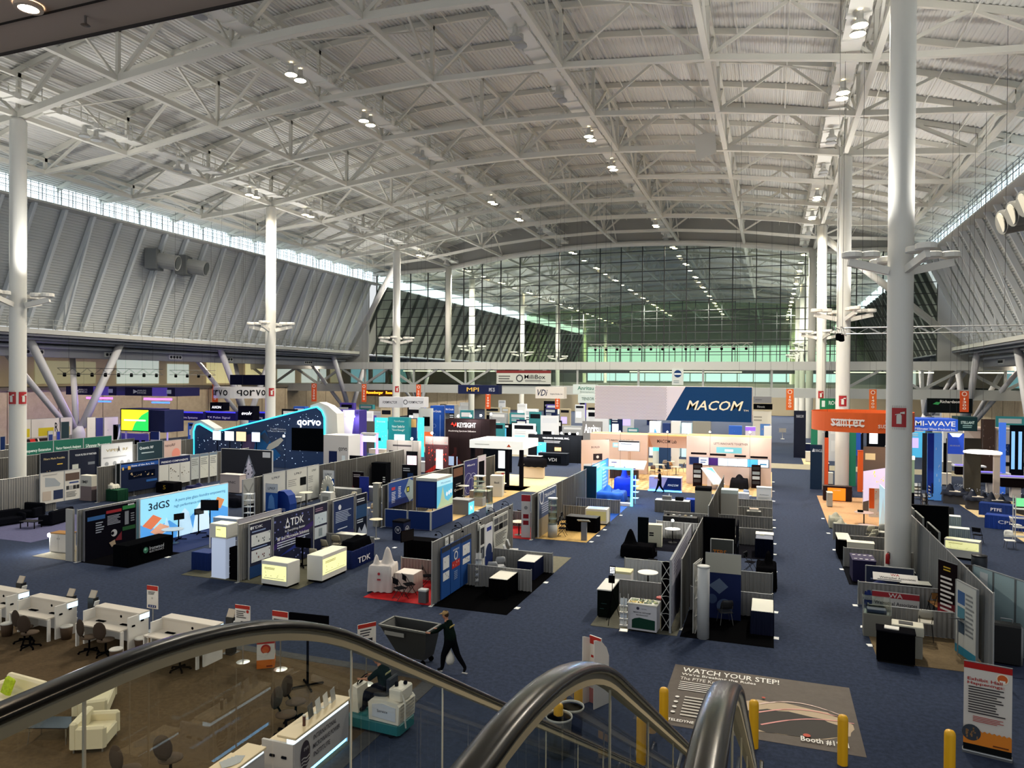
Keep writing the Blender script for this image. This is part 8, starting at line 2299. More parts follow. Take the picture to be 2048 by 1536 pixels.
# other mid-distance booths
t = mid(73, 1058, 1165, 868, 'long black booth wall with white company letters and a blue banner', '16181C', [('t', 'VIRGINIA DIODES, INC.', .52, .88, .5, .07, 'DCDEE0', 1), ('l', .3, .7, .65, .8, 2, '9A9CA0'), ('r', .17, .1, .34, .72, LIT('3AA0E0', .7)), ('n', .18, .12, .33, .7, 8, 'E2EEF6'), ('r', .50, .42, .62, .55, LIT('E0A070', 1))], th=.5)
x, y = atZ(1118, 925); counter(x, y-2.0, 0, 3.0, .9, 1.2, 'dark counter with white ship-like emblem before the black company wall', '1A1E26', '22262E', [('r', .2, .1, .8, .8, '0E1116'), ('t', 'VDI', .5, .45, .3, .3, 'C9CCD0', 1)])
x, y = atZ(1157, 920); counter(x, y-2.0, 0, 1.8, .9, 1.2, 'second dark counter at the end of the black company wall', '181B22', '3A3E44')
mid(86, 1165, 1205, 842, 'grey curved wall with white script lettering', '8A8A8C', [('t', 'Anritsu', .5, .75, .8, .3, LIT('FFFFFF', 1), 1)])
hsign(80, 1071, 1128, 774, 797, 'white tilted hanging box with big dark initials', 'C9C4BE', [('t', 'VDi', .25, .5, .36, .55, '1A2440', 1, 1), ('t', 'Virginia Diodes, Inc', .73, .38, .44, .16, '3A3A44', 1)])
hsign(90, 1146, 1192, 769, 788, 'pale hanging box with green name, upper of two beside the dotted sign', 'C2CFCE', [('t', 'Anritsu', .55, .62, .7, .4, '1F6A5A', 1), ('t', 'Advancing beyond', .6, .2, .6, .18, '4A6A66')]); hsign(86, 1156, 1192, 789, 806, 'pale hanging box with dark green capitals, lower of two', 'BFCDCE', [('t', 'TENSOR', .55, .5, .7, .35, '1F4A44', 1)])
hsign(82, 916, 997, 770, 788, 'navy hanging sign with gold capital letters', '131B3E', [('t', 'MPI', .37, .5, .3, .45, 'E0B456', 1), ('t', 'IMS 25', .84, .5, .14, .4, 'D2D6E0')])
hsign(76, 758, 806, 794, 815, 'white curved hanging banner, fainter half with cut lettering', 'B5B4BA', [('t', 'FORMFACTOR', .45, .5, .6, .25, '2A2A32', 1, 1)]); hsign(75.6, 806, 848, 794, 815, 'white curved hanging banner half with a slanted ring logo', 'C4C3C8', [('t', 'FORMFACTOR', .6, .5, .7, .25, '2A2A32', 1, 1), ('o', .12, .5, .09, .03, '2A2A32')])
# curved white banner near the column
t = T('curved_banner', 'white curved hanging banner with black rounded letters, touching the column', 'hanging sign', atY(486, 786, 63.5)[0], 63.5, 0)
za, zb_ = atY(486, 775, 60)[1], atY(486, 798, 60)[1]
MB().lathe([(2.95, zb_), (2.95, za), (2.9, za), (2.9, zb_), (2.95, zb_)], 0, 0, 48, cap=False).build('fabric_ring', M('C2BFC2', .5), t)
curved(t, 'qorvo', rad(-32), rad(62), (za+zb_)/2, .78, M('17171A'), 2.95, .01); curved(t, 'qorvo', rad(-110), rad(62), (za+zb_)/2, .78, M('17171A'), 2.95, .01)
b = MB()
for a in (.5, 2.2, 3.9, 5.4): b.tube((2.93*math.cos(a), 2.93*math.sin(a), za), (2*math.cos(a), 2*math.sin(a), 29.5), .008, 4)
b.build('suspension_cable', M('2A2A2A'), t)
b = MB(); b.box(-2.6, 1.0, za+.2, 2.6, 1.2, za+1.3); b.build('dark_valance', M('0E1024'), t)
# purple-lit ring signs near the V-shaped column
for k, (p0, p1, py) in enumerate(((132, 233, 0), (250, 350, 2))):
 Y = 60
 t = hsign(Y, p0, p1, 773+py, 790+py, ('navy hanging box glowing violet below, nearer the thick tan column', 'navy hanging box glowing violet below, further along')[k], '17163E', [('r', .55, 0, .85, 1, LIT('4A3AA0', .4)), ('g', [(.17, .25), (.17, .75), (.26, .5)], 'D2D6E6'), ('t', 'ANALOG', .34, .62, .18, .2, 'D2D6E6', 1), ('t', 'DEVICES', .34, .35, .18, .2, 'D2D6E6', 1), ('r', .84, .3, .93, .75, 'B9C0DC')], 3.5)
 x0, z0_ = atY(p0+8, 795+py, Y); x1, _ = atY(p1-8, 795+py, Y); xm = (x0+x1)/2-t.location.x
 MB().box(xm-1.9, 1.0, z0_-.15, xm+1.9, 1.15, z0_+.05).build('light_ring', M('C050FF', .4, 0, 5), t); MB().box(xm-1.2, 1.4, z0_-.5, xm+1.2, 1.55, z0_-.35).build('light_ring', M('2A5AFF', .4, 0, 5), t)
 L = bpy.data.lights.new('violet_light', 'POINT'); L.energy = 700; L.color = (.45, .25, 1); L.shadow_soft_size = .5; lo = bpy.data.objects.new('violet_light', L); COL.objects.link(lo); lo.parent = t; lo.location = (xm, 1.6, z0_-1.0)
# green and yellow screen cube
x0, z1 = atY(243, 819, 56); x1, _ = atY(297, 819, 56); x2, _ = atY(326, 819, 56); z0_ = atY(270, 861, 56)[1]
t = T('screen_cube', 'raised cube with a glowing yellow and green screen face', 'screen', (x0+x1)/2, 56, 0); w = x1-x0
MB().box(-w/2-.15, 0, z0_-.1, w/2+.1, 2.6, z1+.1).build('cube_body', M('141A3A'), t)
MB().box(w/2+.1, .1, z0_-.1, w/2+.1+(x2-x1), 2.6, z1+.0).build('cube_flank', M('1A2048'), t)
art(t, -w/2, z0_, w, z1-z0_, -.01, [('r', 0, 0, 1, 1, LIT('E8D824', 2.0)), ('g', [(.4, 0), (.5, .35), (.75, .75), (1, .95), (1, 0)], LIT('1FB04A', 1.8)), ('r', .1, .46, .9, .53, LIT('F4F6C8', 2))])
for sx in (-w/2, w/2, w/2+(x2-x1)): MB().box(sx-.06, .5, 0, sx+.06, .62, z0_-.1).build('post', M('9A8AD0', .4, 0, .4), t)
mid(58.5, 243, 297, 866, 'violet-lit demo wall with four small screens below the glowing cube', LIT('4A42A0', .35), [('r', .02, .5, .18, .75, '0A0A12'), ('r', .2, .5, .38, .75, LIT('7AC8E8', 1)), ('r', .48, .5, .68, .75, '0A0A12'), ('r', .76, .5, .9, .75, '0A0A12')]); mid(58, 300, 318, 866, 'sunset-coloured panel beside the violet-lit demo wall', '7A5440'); mid(57, 321, 338, 861, 'navy-headed pale panel just behind the sunset-coloured one', 'A9A8C0', [('r', 0, .75, 1, 1, '1E2C6A')])
# numbered aisle flags
for (pc, pt, w, num, lb) in ((430, 768, 11, '2300', 'orange numbered flag between the violet box and the curved white banner'), (628, 767, 10, '2200', 'orange numbered flag above the cyan-edged wall end'), (728, 768, 9, '2100', 'orange numbered flag beside the glowing orange name'), (837, 769, 9, '2000', 'orange numbered flag above the white curved hanging banner'),
                             (976, 782, 10, '1900', 'orange numbered flag under the navy and gold sign'), (1115, 782, 9, '1800', 'orange numbered flag behind the white box with initials'), (1580, 778, 15, '1500', 'orange numbered flag over the wide aisle'), (1746, 779, 15, '1400', 'orange numbered flag beside the thick column'), (1929, 782, 18, '1300', 'orange numbered flag in front of the black wall with green leaf logo')):
 Yf = 78 if pc > 1200 else 88
 t = hsign(Yf, pc-w/2, pc+w/2, pt, pt+(42 if pc > 1200 else 36), lb, 'D0562C' if pc < 1500 or pc > 1900 else 'DE6E34', [('c', .5, .86, .3, 'F0E0D0'), ('c', .5, .86, .2, 'C85030')]+[('t', ch, .5, .62-.15*i, .4 if ch != '1' else .16, .11, 'F4ECE2', 1) for i, ch in enumerate(num)], .05, 'aisle_flag')
# glowing name and other text signs
hsign(92, 732, 792, 780, 792, 'row of glowing orange lettering above the far booths', '3A1A0A', [('t', 'Rosenberger   Rosenb', .5, .5, .96, .6, LIT('FF9A20', 4), 1)], .3)
hsign(106.08, 993, 1102, 741, 771, 'long white banner hung on the footbridge with black antenna lettering', 'C2C5BE', [('r', 0, .82, 1, 1, '7A3030'), ('t', 'MilliBox', .71, .58, .38, .28, '15161A', 1), ('l', .04, .2, .33, .7, 3, '5A5A5A'), ('o', .43, .48, .055, .02, '3A3E42'), ('l', .53, .24, .92, .4, 2, '5A5A5A'), ('r', 0, 0, 1, .1, '15161A')], .1, cables=False)
hsign(106.08, 1344, 1367, 737, 770, 'small white banner with a round navy seal hung on the footbridge', 'C9D0CC', [('c', .5, .68, .33, '1A3A6A'), ('r', .2, .62, .8, .72, 'D8E0E6'), ('l', .15, .1, .85, .3, 2, '7A8A90')], .1, cables=False)
hsign(84, 1855, 1945, 797, 826, 'black wall-like sign with white name and green leaf logo', '14181A', [('t', 'RichardsonRF', .56, .78, .55, .2, 'E6E8E8', 1), ('g', [(.12, .6), (.2, .75), (.3, .72), (.24, .55)], '3A9A5A')], .3)
hsign(70, 1640, 1700, 797, 820, 'green hanging sign with white capitals behind the slim columns', '1F7A52', [('t', 'ROGERS', .55, .62, .5, .35, 'E2ECE6', 1), ('r', .06, .25, .17, .8, 'D8E6DE')], .3)
hsign(76, 420, 446, 805, 822, 'small black sign with dotted edge and white capitals', '0C0D16', [('t', 'AXON', .5, .45, .7, .3, LIT('F4F6FA', 1.5), 1)]); hsign(74, 505, 534, 811, 838, 'small black sign with dotted edge and a white swoosh', '0C0D16', [('t', 'evolv', .6, .5, .7, .25, LIT('F4F6FA', 1.2), 1, 1)])
for k in range(3):
 hsign(72+k*.9, 345+65*k, 406+65*k, 823, 841, ('first', 'middle', 'last')[k]+' blue-lit truss banner with small white words behind the starry wall', '151450', [('r', 0, .85, 1, 1, LIT('3A3AE0', 1)), ('t', ('Soft-Wire Systems', 'TX Pulse Signal', 'CHIP Benchmarking')[k], .45, .3, .75, .3, 'E2E4F4', 1)], .5)

# ---------------- right-hand side, beyond the long drape
hs = hsign(58, 1820, 1916, 838, 862, 'royal blue hanging box with heavy white wave-maker letters', LIT('1A48B0', .5), [('t', 'MI-WAVE', .53, .62, .84, .42, 'F4F8FF', 1), ('t', 'Millimeter Wave Products Inc.', .53, .17, .84, .2, 'E6EEF8', 1)], 2.5)
hsign(62, 1916, 1955, 834, 862, 'dark teal hanging box beside the royal blue one', '123034', [('t', 'STELLANT', .5, .6, .7, .2, 'C9E4E0', 1), ('l', .25, .2, .8, .45, 2, '9AC0BC')], 2.0)
mid(60.5, 1855, 1884, 866, 'lit blue and white booth tower below the royal blue box', LIT('4A86CC', .4), [('r', 0, .1, .45, 1, '1F3AA0'), ('n', .5, .2, 1, .9, 10, 'E2F0FA')]); mid(61, 1895, 1928, 866, 'blue-lit panel with a glowing white arc, raised on posts', LIT('1F4AC0', .5), [('g', [(.1, 1), (.3, .82), (.7, .82), (.9, 1)], LIT('DDEEFF', 1.4)), ('t', 'MI-WAVE', .45, .4, .6, .08, 'E2ECFA', 1)], pb=908)
mid(64, 1929, 1962, 876, 'dark olive wall beyond the tall blue-lit panel', '4A463C')
mat_(13.0, 43.5, 19.5, 52.0, 'CBB58A', 'cream booth floor under the starry-cloth counters'); mat_(12.6, 54.0, 18.0, 62.0, 'CBB58A', 'cream booth floor below the royal blue hanging box')
for k, (px, py, w, h, lb) in enumerate(((1866, 962, 1.2, 1.7, 'tall cream counter with a green screen'), (1885, 968, 1.0, 1.0, 'low cream counter with a black laptop'))):
 x, y = atZ(px, py); counter(x, y-.5*k, 0, w, .6, h, lb, 'D8CFC2', 'DDD6CA', [('r', .3, .55, .7, .75, '1F4A34')] if k == 0 else None)
t = T('tall_screen', 'thin tall black screen post beside the low cream counter', 'screen', *atZ(1890, 965), 0); MB().box(-.1, -.25, 0, .1, .25, 3.4).build('screen_body', BLK, t); MB().box(-.2, -.35, 0, .2, .35, .04).build('foot_plate', M('3A3A3A'), t)
ST = '1A1F2C'
for k, (px, py, sx) in enumerate(((1912, 1008, 1.6), (1957, 1020, 1.5), (1992, 1028, 1.4), (2032, 1028, 1.6))):
 x, y = atZ(px, py); t = cloaked(x, y+.3, rad(10*k-15), sx, 1.1, 1.4, ('first', 'second', 'third', 'last')[k]+' cream pedestal under a dark starry cloth, counted from the cream floor corner', ST, 80+k, [(-.2, 0, 1.0, .2), (.25, .1, .85, .2)], z0=.62)
 MB().rbox(-.35, -.35, 0, .35, .35, .9, .02).build('pedestal', M('D2C8B8'), t)
 b = MB(); rr = random.Random(k)
 for i in range(14): b.ball((rr.uniform(-.6, .6), rr.uniform(-.6, .6), 1.3+rr.uniform(-.02, .04)), .03, 5)
 b.build('star_pattern', M('B9C2D0'), t)
t = T('white_tower_booth', 'pale pentagonal booth tower with dark emblem and space photograph', 'booth', *atZ(2010, 960), 0);
x, y = t.location.x, t.location.y
Zt = atY(2010, 863, y)[1]
MB().box(-3.2, 0, 0, -.6, .4, Zt+.3).build('wall_panel', M('D2C4BA'), t); MB().box(-.6, -.4, 0, 1.4, 0, Zt).build('wall_panel', M('CFCBCC'), t); MB().box(-3.2, -.2, Zt+.1, 1.4, 2.5, Zt+.25).build('roof_board', M('C9B8AE'), t)
art(t, -.6, 0, 2.0, Zt, -.42, [('c', .5, .88, .1, '4A2A3A'), ('c', .5, .88, .05, 'CFCBCC'), ('r', .1, .52, .85, .75, '22386A'), ('n', .2, .6, .75, .72, 8, 'B9BCC0'), ('r', .05, .3, .95, .38, '1A1A1C')]); art(t, -3.2, 0, 2.6, Zt, -.02, [('r', .1, .3, .5, .5, '1A1614'), ('g', [(.1, 1), (.5, .7), (.9, .6), (1, 1)], 'C2B0A4')])
t = T('light_disc', 'white glowing disc lamp in front of the pale tower', 'lamp', atY(1965, 905, 56)[0], 56, atY(1965, 905, 56)[1]); MB().lathe([(.01, -.05), (1.1, -.04), (1.1, .06), (.9, .12), (.01, .12)], 0, 0, 28).build('glowing_disc', M('FBF8F4', .4, 0, 1.8), t, True); MB().tube((0, 0, .1), (0, 0, zroof(t.location.x)-t.location.z-.05), .01).build('suspension_cable', M('3A3A3A'), t)
for k, (px, py) in enumerate(((1937, 968), (1982, 985), (2030, 995))):
 x, y = atZ(px, py); t = T('demo_desk', ('white', 'pale', 'cream')[k]+' demo desk, black underside and violet lit edge, '+('by the dark olive wall', 'in the middle', 'under the pale tower')[k], 'desk', x, y, 0)
 b = MB(); b.rbox(-1.2, -.5, 1.5, 1.2, .5, 1.62, .02); b.build('desktop', M('DADCE6'), t); MB().box(-1.0, -.42, .8, 1.0, .3, 1.5).build('dark_cabinet', M('120E10'), t); MB().box(-1.1, -.52, 1.62, .6, -.2, 1.68).build('glowing_strip', M('7A6AE8', .4, 0, 1.2), t); MB().box(-.3, -.3, 0, .3, .3, .8).build('pedestal', M('C9C2BC'), t)
t = T('slim_pillar', 'slim pale pillar rising between the starry cloths', 'pillar', *atZ(1992, 1015), 0); MB().box(-.18, -.15, 0, .18, .15, 3.6).build('pillar_body', M('B9AEA4'), t); MB().box(-.22, -.19, 3.6, .22, .19, 3.66).build('top_cap', M('C9C0B8'), t)
for k, (px, py, c, lb, tx) in enumerate(((2003, 1035, '17306E', 'royal blue covered table with white printed letters at the picture edge row', 'PTFE'), (2020, 1062, '1C3A8A', 'royal blue covered table with a round red emblem', 'CPI'))):
 x, y = atZ(px, py); skirted(x-.1, y+.6, rad(-20), 1.9, .8, lb, c, c, .8, .01, text=(tx, .45, .6, .2), tcol='D8DCEC')
t = T('shelf_tower', 'open silver shelf tower with a green lit board at the edge of view', 'shelf', *atZ(2043, 1085), 0)
b = MB()
for sx in (-.35, .35):
 for sy in (-.2, .2): b.bar((sx, sy, 0), (sx, sy, 2.5), .04)
b.build('post', M('D5D8D8', .4, .4), t)
for k in range(4): MB().box(-.36, -.21, .3+k*.5, .36, .21, .34+k*.5).build('shelf_board', M('D5D8DA', .4), t)
MB().box(-.3, .0, 1.95, .3, .04, 2.4).build('lit_board', M('7AE098', .4, 0, .8), t)
for k, (px, py) in enumerate(((2020, 1098), (2032, 1065))):
 x, y = atZ(px, py); shell_chair(x, y, rad(100*k), 'white chair beside the blue tables, '+('near the shelf tower', 'behind the emblem table')[k], 'DADAD4')
t = T('pale_post', 'pale green upright tube stand just past the thick column', 'stand', *atZ(1822, 1010), 0); MB().box(-.17, -.15, .9, .17, .15, 3.2).build('green_tube', M('8AA48A', .4, 0, .15), t); MB().box(-.17, -.15, .0, .17, .15, .85).build('black_body', BLK, t); MB().box(-.19, -.17, 3.2, .19, .17, 3.45).build('lit_cap', M('F4F0D8', .4, 0, 1), t)
for k, (px, py, c) in enumerate(((1835, 998, '1A1A1E'), (1862, 1000, '22242A'), (1850, 1022, '2A2A2E'))):
 x, y = atZ(px, py); rack(x, y, rad(20*k), ('black leaflet rack past the pale green tube', 'white-filled leaflet rack against the black booth side', 'low leaflet rack on the drape side')[k], 1.3, .5, 4, c)
panel(7.4, 41.5, 0, 2.0, 0, 2.44, 'black booth side wall beyond the thick column', '0D0E10', [], frame='3A3A3A')
mid(66, 1845, 1856, 866, 'slim dark booth post beyond the tall screen', '23262A'); mid(75, 1962, 1990, 838, 'brown photograph wall at the far edge', '4A3A34', [('n', .1, .3, .9, .9, 14, 'A08A80')]); mid(70, 2020, 2048, 850, 'black wall with blue-white bottle pictures at the edge of view', '10141C', [('r', .1, .3, .35, .9, LIT('8AC0F0', .8)), ('r', .6, .3, .85, .9, LIT('8AC0F0', .8))]); mid(66, 1998, 2012, 845, 'blue drum-shaped lit display at the far edge', LIT('3A6AD0', .6))
# ---------------- back rows on the far side
def back(X, ya, yb, lb, m=None): drape(X, ya, X, yb, 2.44, lb, m or DRAPED)
back(-54.8, 32, 60, 'grey drape wall carrying the filter and viper posters'); back(-65.0, 38, 62, 'last grey drape wall below the tan concrete wall'); back(-60.5, 33, 56, 'grey drape wall behind the green-headed instrument panels')
FB = [(-54.6, 80, 136, .5, 2.5, '141A2C', 'dark filter poster with yellow headings', [('t', 'Filters Made Possible', .5, .75, .75, .08, 'C9B88A', 1), ('l', .6, .45, .9, .55, 1, 'C9A84A'), ('n', .1, .1, .4, .3, 6, 'D8B060')]),
      (-54.6, 138, 198, .3, 2.55, '12182A', 'dark filter poster with white headings and grey part pictures', [('t', 'YOUR FILTER RF PARTNER', .55, .78, .72, .07, 'D2D6DA', 1), ('r', .62, .38, .85, .48, '6A7078'), ('r', .1, .2, .3, .45, 'B5B8B0')]),
      (-54.4, 202, 265, .2, 2.75, 'C9CACA', 'white poster with gold and grey snake-like logo and line icons', [('t', 'VIPER  RF', .5, .78, .7, .09, '8A7A3A', 1), ('g', [(.5, .68), (.55, .92), (.6, .68), (.56, .76)], '3A3A3A'), ('c', .17, .32, .06, '8A8C8E'), ('c', .42, .32, .06, '8A8C8E'), ('c', .65, .32, .06, '8A8C8E'), ('c', .86, .32, .06, '8A8C8E'), ('l', .06, .5, .95, .58, 1, '9A9C9E')]),
      (-54.6, 275, 325, .4, 2.6, '22343C', 'dark slate poster with white lettering behind the glaring lamp', [('t', 'Quantic RF', .35, .75, .55, .13, 'D8E0E2', 1), ('l', .15, .5, .9, .6, 1, '9AA8AC')]),
      (-54.6, 328, 362, .3, 2.5, 'C2A69C', 'peach poster with a soft red sphere picture', [('t', 'nanoRF', .35, .8, .6, .12, '4A3A3E', 1), ('c', .7, .4, .25, 'D88A7A')])]
for X, a, c_, z0, z1, base, lb, sp in FB: panX(X, a, c_, z0, z1, lb, base=base, spec=sp)
GN = '1F5E4E'
for k, (a, c_) in enumerate(((42, 106), (107, 166), (167, 223))):
 panX(-60.2, a, c_, .2, 2.9, ('first', 'middle', 'last')[k]+' green-headed instrument panel in the back row', base='A9B4BC', spec=[('r', 0, .42, 1, 1, GN), ('t', ('Frequency Extension', 'Vector Network Analyzers', 'S-Parameter Measurement')[k], .5, .72, .85, .12, 'E2ECE8', 1), ('l', .2, .52, .8, .6, 1, 'B9D0C8'), ('n', .05, .02, .95, .38, 16, ('3A2A22', '3A5A8A', '4A6AA0')[k])])
for k, (a, c_, z1, base, lb, sp) in enumerate(((0, 10, 3.2, '142A5A', 'navy wall piece at the very edge of the back rows', ()), (42, 95, 2.8, '2A1A1E', 'dark panel with red curved light streaks', [('g', [(.3, 1), (.5, 1), (.75, .4), (.9, 0), (.7, 0), (.55, .4)], 'C8302E'), ('g', [(.6, 1), (.65, 1), (.9, .3), (.85, .3)], 'E2D8D2')]), (96, 106, 3.4, 'B9BAC0', 'narrow grey banner with two blue pictures', [('r', .1, .6, .9, .9, '2A3A7A')]), (113, 120, 3.3, '2A3A9A', 'narrow blue and white chevron banner', [('g', [(0, .4), (1, .7), (1, .5), (0, .2)], 'E2E6F0')]), (122, 138, 4.2, '22343C', 'dark-headed grey booth panel with a black screen', [('r', 0, 0, 1, .6, '8A9096'), ('r', .2, .1, .6, .35, '14161A')]), (174, 191, 4.5, 'D6D2CE', 'pinkish white poster wall near the V-shaped column', [('n', .2, .2, .8, .8, 8, '8AA08A')]), (191, 206, 4.4, '3A3E7A', 'indigo booth panel with a black screen', [('r', .1, .1, .7, .35, '0E1014')]), (208, 236, 4.4, 'DAD4D0', 'white sketch wall beside the indigo panel', [('n', .1, .2, .9, .8, 10, 'A0A0A8')]), (226, 242, 3.6, '4A6474', 'dark panel with a pale slanting beam', [('g', [(0, 0), (.9, 1), (1, .9), (.3, 0)], 'DDE2E4')]))):
 panX(-64.6, a, c_, .2, z1, lb, base=base, spec=sp)
for k, (a, c_, c, lb, tx) in enumerate(((48, 62, 'C9C5BE', 'pale low sign in the last row', ''), (62, 118, 'CFC9C2', 'long pale sign with a black initial and yellow block, below the tan wall', 'R'), (121, 144, 'CFC9C2', 'pale sign with a yellow block beside the initial sign', ''))):
 panX(-68.0, a, c_, 2.6, 4.4, lb, base=c, spec=[('r', .25, .05, .8, .5, 'C2B02A')]+([('t', tx, .9, .5, .12, .5, '1A1A1E', 1)] if tx else []))
# glaring booth lamps in the back rows (lit, small)
for k, (px, py, Y) in enumerate(((66, 952, 43), (108, 948, 47), (288, 924, 50), (340, 918, 55), (205, 845, 60), (221, 843, 62), (235, 843, 64), (168, 903, 54), (196, 903, 56), (240, 896, 58))):
 x, z = atY(px, py, Y); boothlamp(x, Y, max(.5, z), 'glaring little booth lamp among the back-row posters', 150 if k < 4 else 0, r=.09)
for k, (px, py, Y) in enumerate(((797, 876, 56), (828, 877, 56), (868, 866, 57.5), (958, 882, 58), (976, 882, 58), (998, 884, 62), (1018, 886, 62), (920, 832, 59.3), (945, 832, 59.3), (965, 831, 59.3), (1074, 866, 72), (1108, 866, 72), (1125, 866, 72), (1141, 867, 72), (1157, 867, 72), (985, 828, 66), (712, 833, 65), (573, 872, 57))):
 x, z = atY(px, py, Y); boothlamp(x, Y-.4, z, 'glaring white lamp on top of a mid-hall booth wall', 260 if k % 2 == 0 else 0, r=.11)
# ---------------- densely packed far booths under the footbridge
rr = random.Random(12)
zones = ((560, 'behind the starry wall'), (700, 'beyond the violet tower'), (800, 'behind the turquoise banners'), (900, 'around the royal blue wall'), (1000, 'behind the black wall with red logo'), (1100, 'behind the white canopy booth'), (1190, 'behind the long black company wall'), (1360, 'behind the pale peach booth'), (1545, 'at the wide aisle end'), (1640, 'past the slim columns'), (1830, 'behind the green portal'), (2048, 'behind the royal blue box'))
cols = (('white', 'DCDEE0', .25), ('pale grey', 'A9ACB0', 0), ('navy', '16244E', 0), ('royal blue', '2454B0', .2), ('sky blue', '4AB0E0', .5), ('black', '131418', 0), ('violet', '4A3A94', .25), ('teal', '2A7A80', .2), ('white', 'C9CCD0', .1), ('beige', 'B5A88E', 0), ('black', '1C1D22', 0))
sizes = (('low', 2.4), ('tall', 3.6), ('very tall', 4.6))
seen = {}
placed = [(o.location.x, o.location.y, 3) for o in COL.objects if o.parent is None and o.location.y > 60 and 'category' in o and o.location.z < 1]
for row, (Y, n) in enumerate(((78, 26), (86, 30), (94, 30), (102, 26), (120, 18), (140, 14), (160, 10))):
 for i in range(n):
  px = 560+(1545-560)*(i+rr.uniform(.1, .9))/n if i < n*.72 else rr.choice((rr.uniform(1600, 1840), rr.uniform(1830, 2040), rr.uniform(20, 560)))
  if 1543 < px < 1600: continue
  nm, c, e = rr.choice(cols); sn, h = rr.choice(sizes)
  if row > 3: h = min(h, 3.6)
  if 1180 < px < 1543 and Y < 92: continue
  x, _ = atY(px, 800, Y)
  if x < -76 or x > 31: continue
  if any(abs(x-cx_) < 2.6 and abs(Y-cy_) < 1.6 for cx_, cy_ in COLS): continue
  if abs(x+68.8) < 2 or abs(x+50) < 1.6 and Y > 110 or abs(x-5.4) < 2.6 and Y > 100: continue
  w = rr.uniform(1.2, 3.0)
  if any(abs(x-a_) < (w+c_)/2+.15 and abs(Y-b_) < 1.4 for a_, b_, c_ in placed): continue
  placed.append((x, Y, w))
  zone = next(z for lim, z in zones if px <= lim)
  lb = '%s %s booth wall %s, %s' % (sn, nm, zone, ('first line', 'second line', 'third line', 'under the footbridge', 'past the footbridge', 'second hall', 'end of second hall')[row])
  sp = [('r', .1, .82, .9, .94, rr.choice(('E6E8EA', '1A1C22', 'C9CED6'))), ('r', .12, .30, .5+rr.random()*.3, .62, rr.choice(('E2E6EA', '0E1014', (rr.choice(('8AC8F0', 'F0F4F8', 'B0A0F0')), .4, 0, 1.1))))]
  if rr.random() < .5: sp.append(('l', .12, .66, .8, .78, 2, rr.choice(('D8DCE2', '3A3E46'))))
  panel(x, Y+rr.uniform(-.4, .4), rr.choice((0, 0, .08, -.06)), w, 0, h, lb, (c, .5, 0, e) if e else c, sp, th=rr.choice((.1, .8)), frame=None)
# counters and tables scattered before them
for i in range(46):
 px = rr.choice((rr.uniform(660, 1180), rr.uniform(1400, 1540), rr.uniform(1600, 1650), rr.uniform(1850, 2040), rr.uniform(250, 640)))
 Y = rr.choice((68, 71, 76, 82, 90, 98)); x, _ = atY(px, 850, Y)
 if any(abs(x-cx_) < 2.6 and abs(Y-cy_) < 1.6 for cx_, cy_ in COLS) or x < -66 or (-15 < x < .3 and Y < 76) or 0 < x < 3.4 or any(abs(x-a_) < c_/2+1 and abs(Y-1.9-b_) < 1.1 for a_, b_, c_ in placed): continue
 placed.append((x, Y-1.9, 2.2))
 nm, c = rr.choice((('white', 'E0E0DC'), ('black', '141418'), ('cream', 'D2C8B4'), ('grey', '9A9C9E'), ('navy', '18244A')))
 zone = next(z for lim, z in zones if px <= lim)
 lb = 'small %s counter %s, row %s' % (nm, zone, {68: 'first of all', 71: 'just behind it', 76: 'in the middle', 82: 'towards the footbridge', 90: 'near the footbridge', 98: 'beside the footbridge'}[Y])
 counter(x, Y-1.9, 0, rr.uniform(.9, 2.2), .7, 1.0, lb, c, 'DADAD6')
# ---------------- signs on the columns
def ext_sign(x, y, lb, az, z=7.1, r=.545, h=.85, wd=.60):
 t = T('fire_extinguisher_sign', lb, 'sign', x, y, z)
 da = wd/2/r
 MB().lathe([(r, -h/2), (r, h/2)], 0, 0, 8, az-da, az+da, cap=False).build('red_field', M('A81C22', .5), t)
 m = Matrix.Rotation(az+rad(90), 4, 'Z')
 b = MB(); b.m = m; b.prism([(-.10, -.28), (.10, -.28), (.10, .08), (.06, .16), (-.06, .16), (-.10, .08)], -r-.02, -r-.012); b.prism([(-.05, .16), (.05, .16), (.04, .23), (.22, .27), (.22, .16), (.06, .18), (-.16, .10), (-.14, .15)], -r-.02, -r-.012); b.build('extinguisher_logo', M('D8D8D0'), t)
 b = MB(); b.m = m
 for s in (-1, 1):
  for i in range(7): b.box(-wd/2+.03+i*.085, -r-.012, s*(h/2+.06)-.045, -wd/2+.065+i*.085, -r-.008, s*(h/2+.06)+.045)
 b.build('hazard_stripe_pattern', M('C9C0BA'), t)
azc = lambda x, y: math.atan2(-y, -x)
for (x, y), w_ in (((5.4, 36.5), 'on the thick column, large and close'), ((5.4, 63.95), 'on the column behind the orange ring'), ((5.4, 91.4), 'on the slimmest near-side column'), ((-50.2, 63.95), 'on the column by the curved white banner'), ((-50.2, 91.4), 'on the column over the white booth tops')):
 ext_sign(x, y, 'red fire extinguisher sign '+w_, azc(x, y)+(.0 if x > 0 else .25))
ext_sign(-50.2, 36.5, 'red fire extinguisher sign facing the escalators on the column near the sofas', azc(-50.2, 36.5)-.75); ext_sign(-50.2, 36.5, 'red fire extinguisher sign facing the hall on the column near the sofas', azc(-50.2, 36.5)+.65)
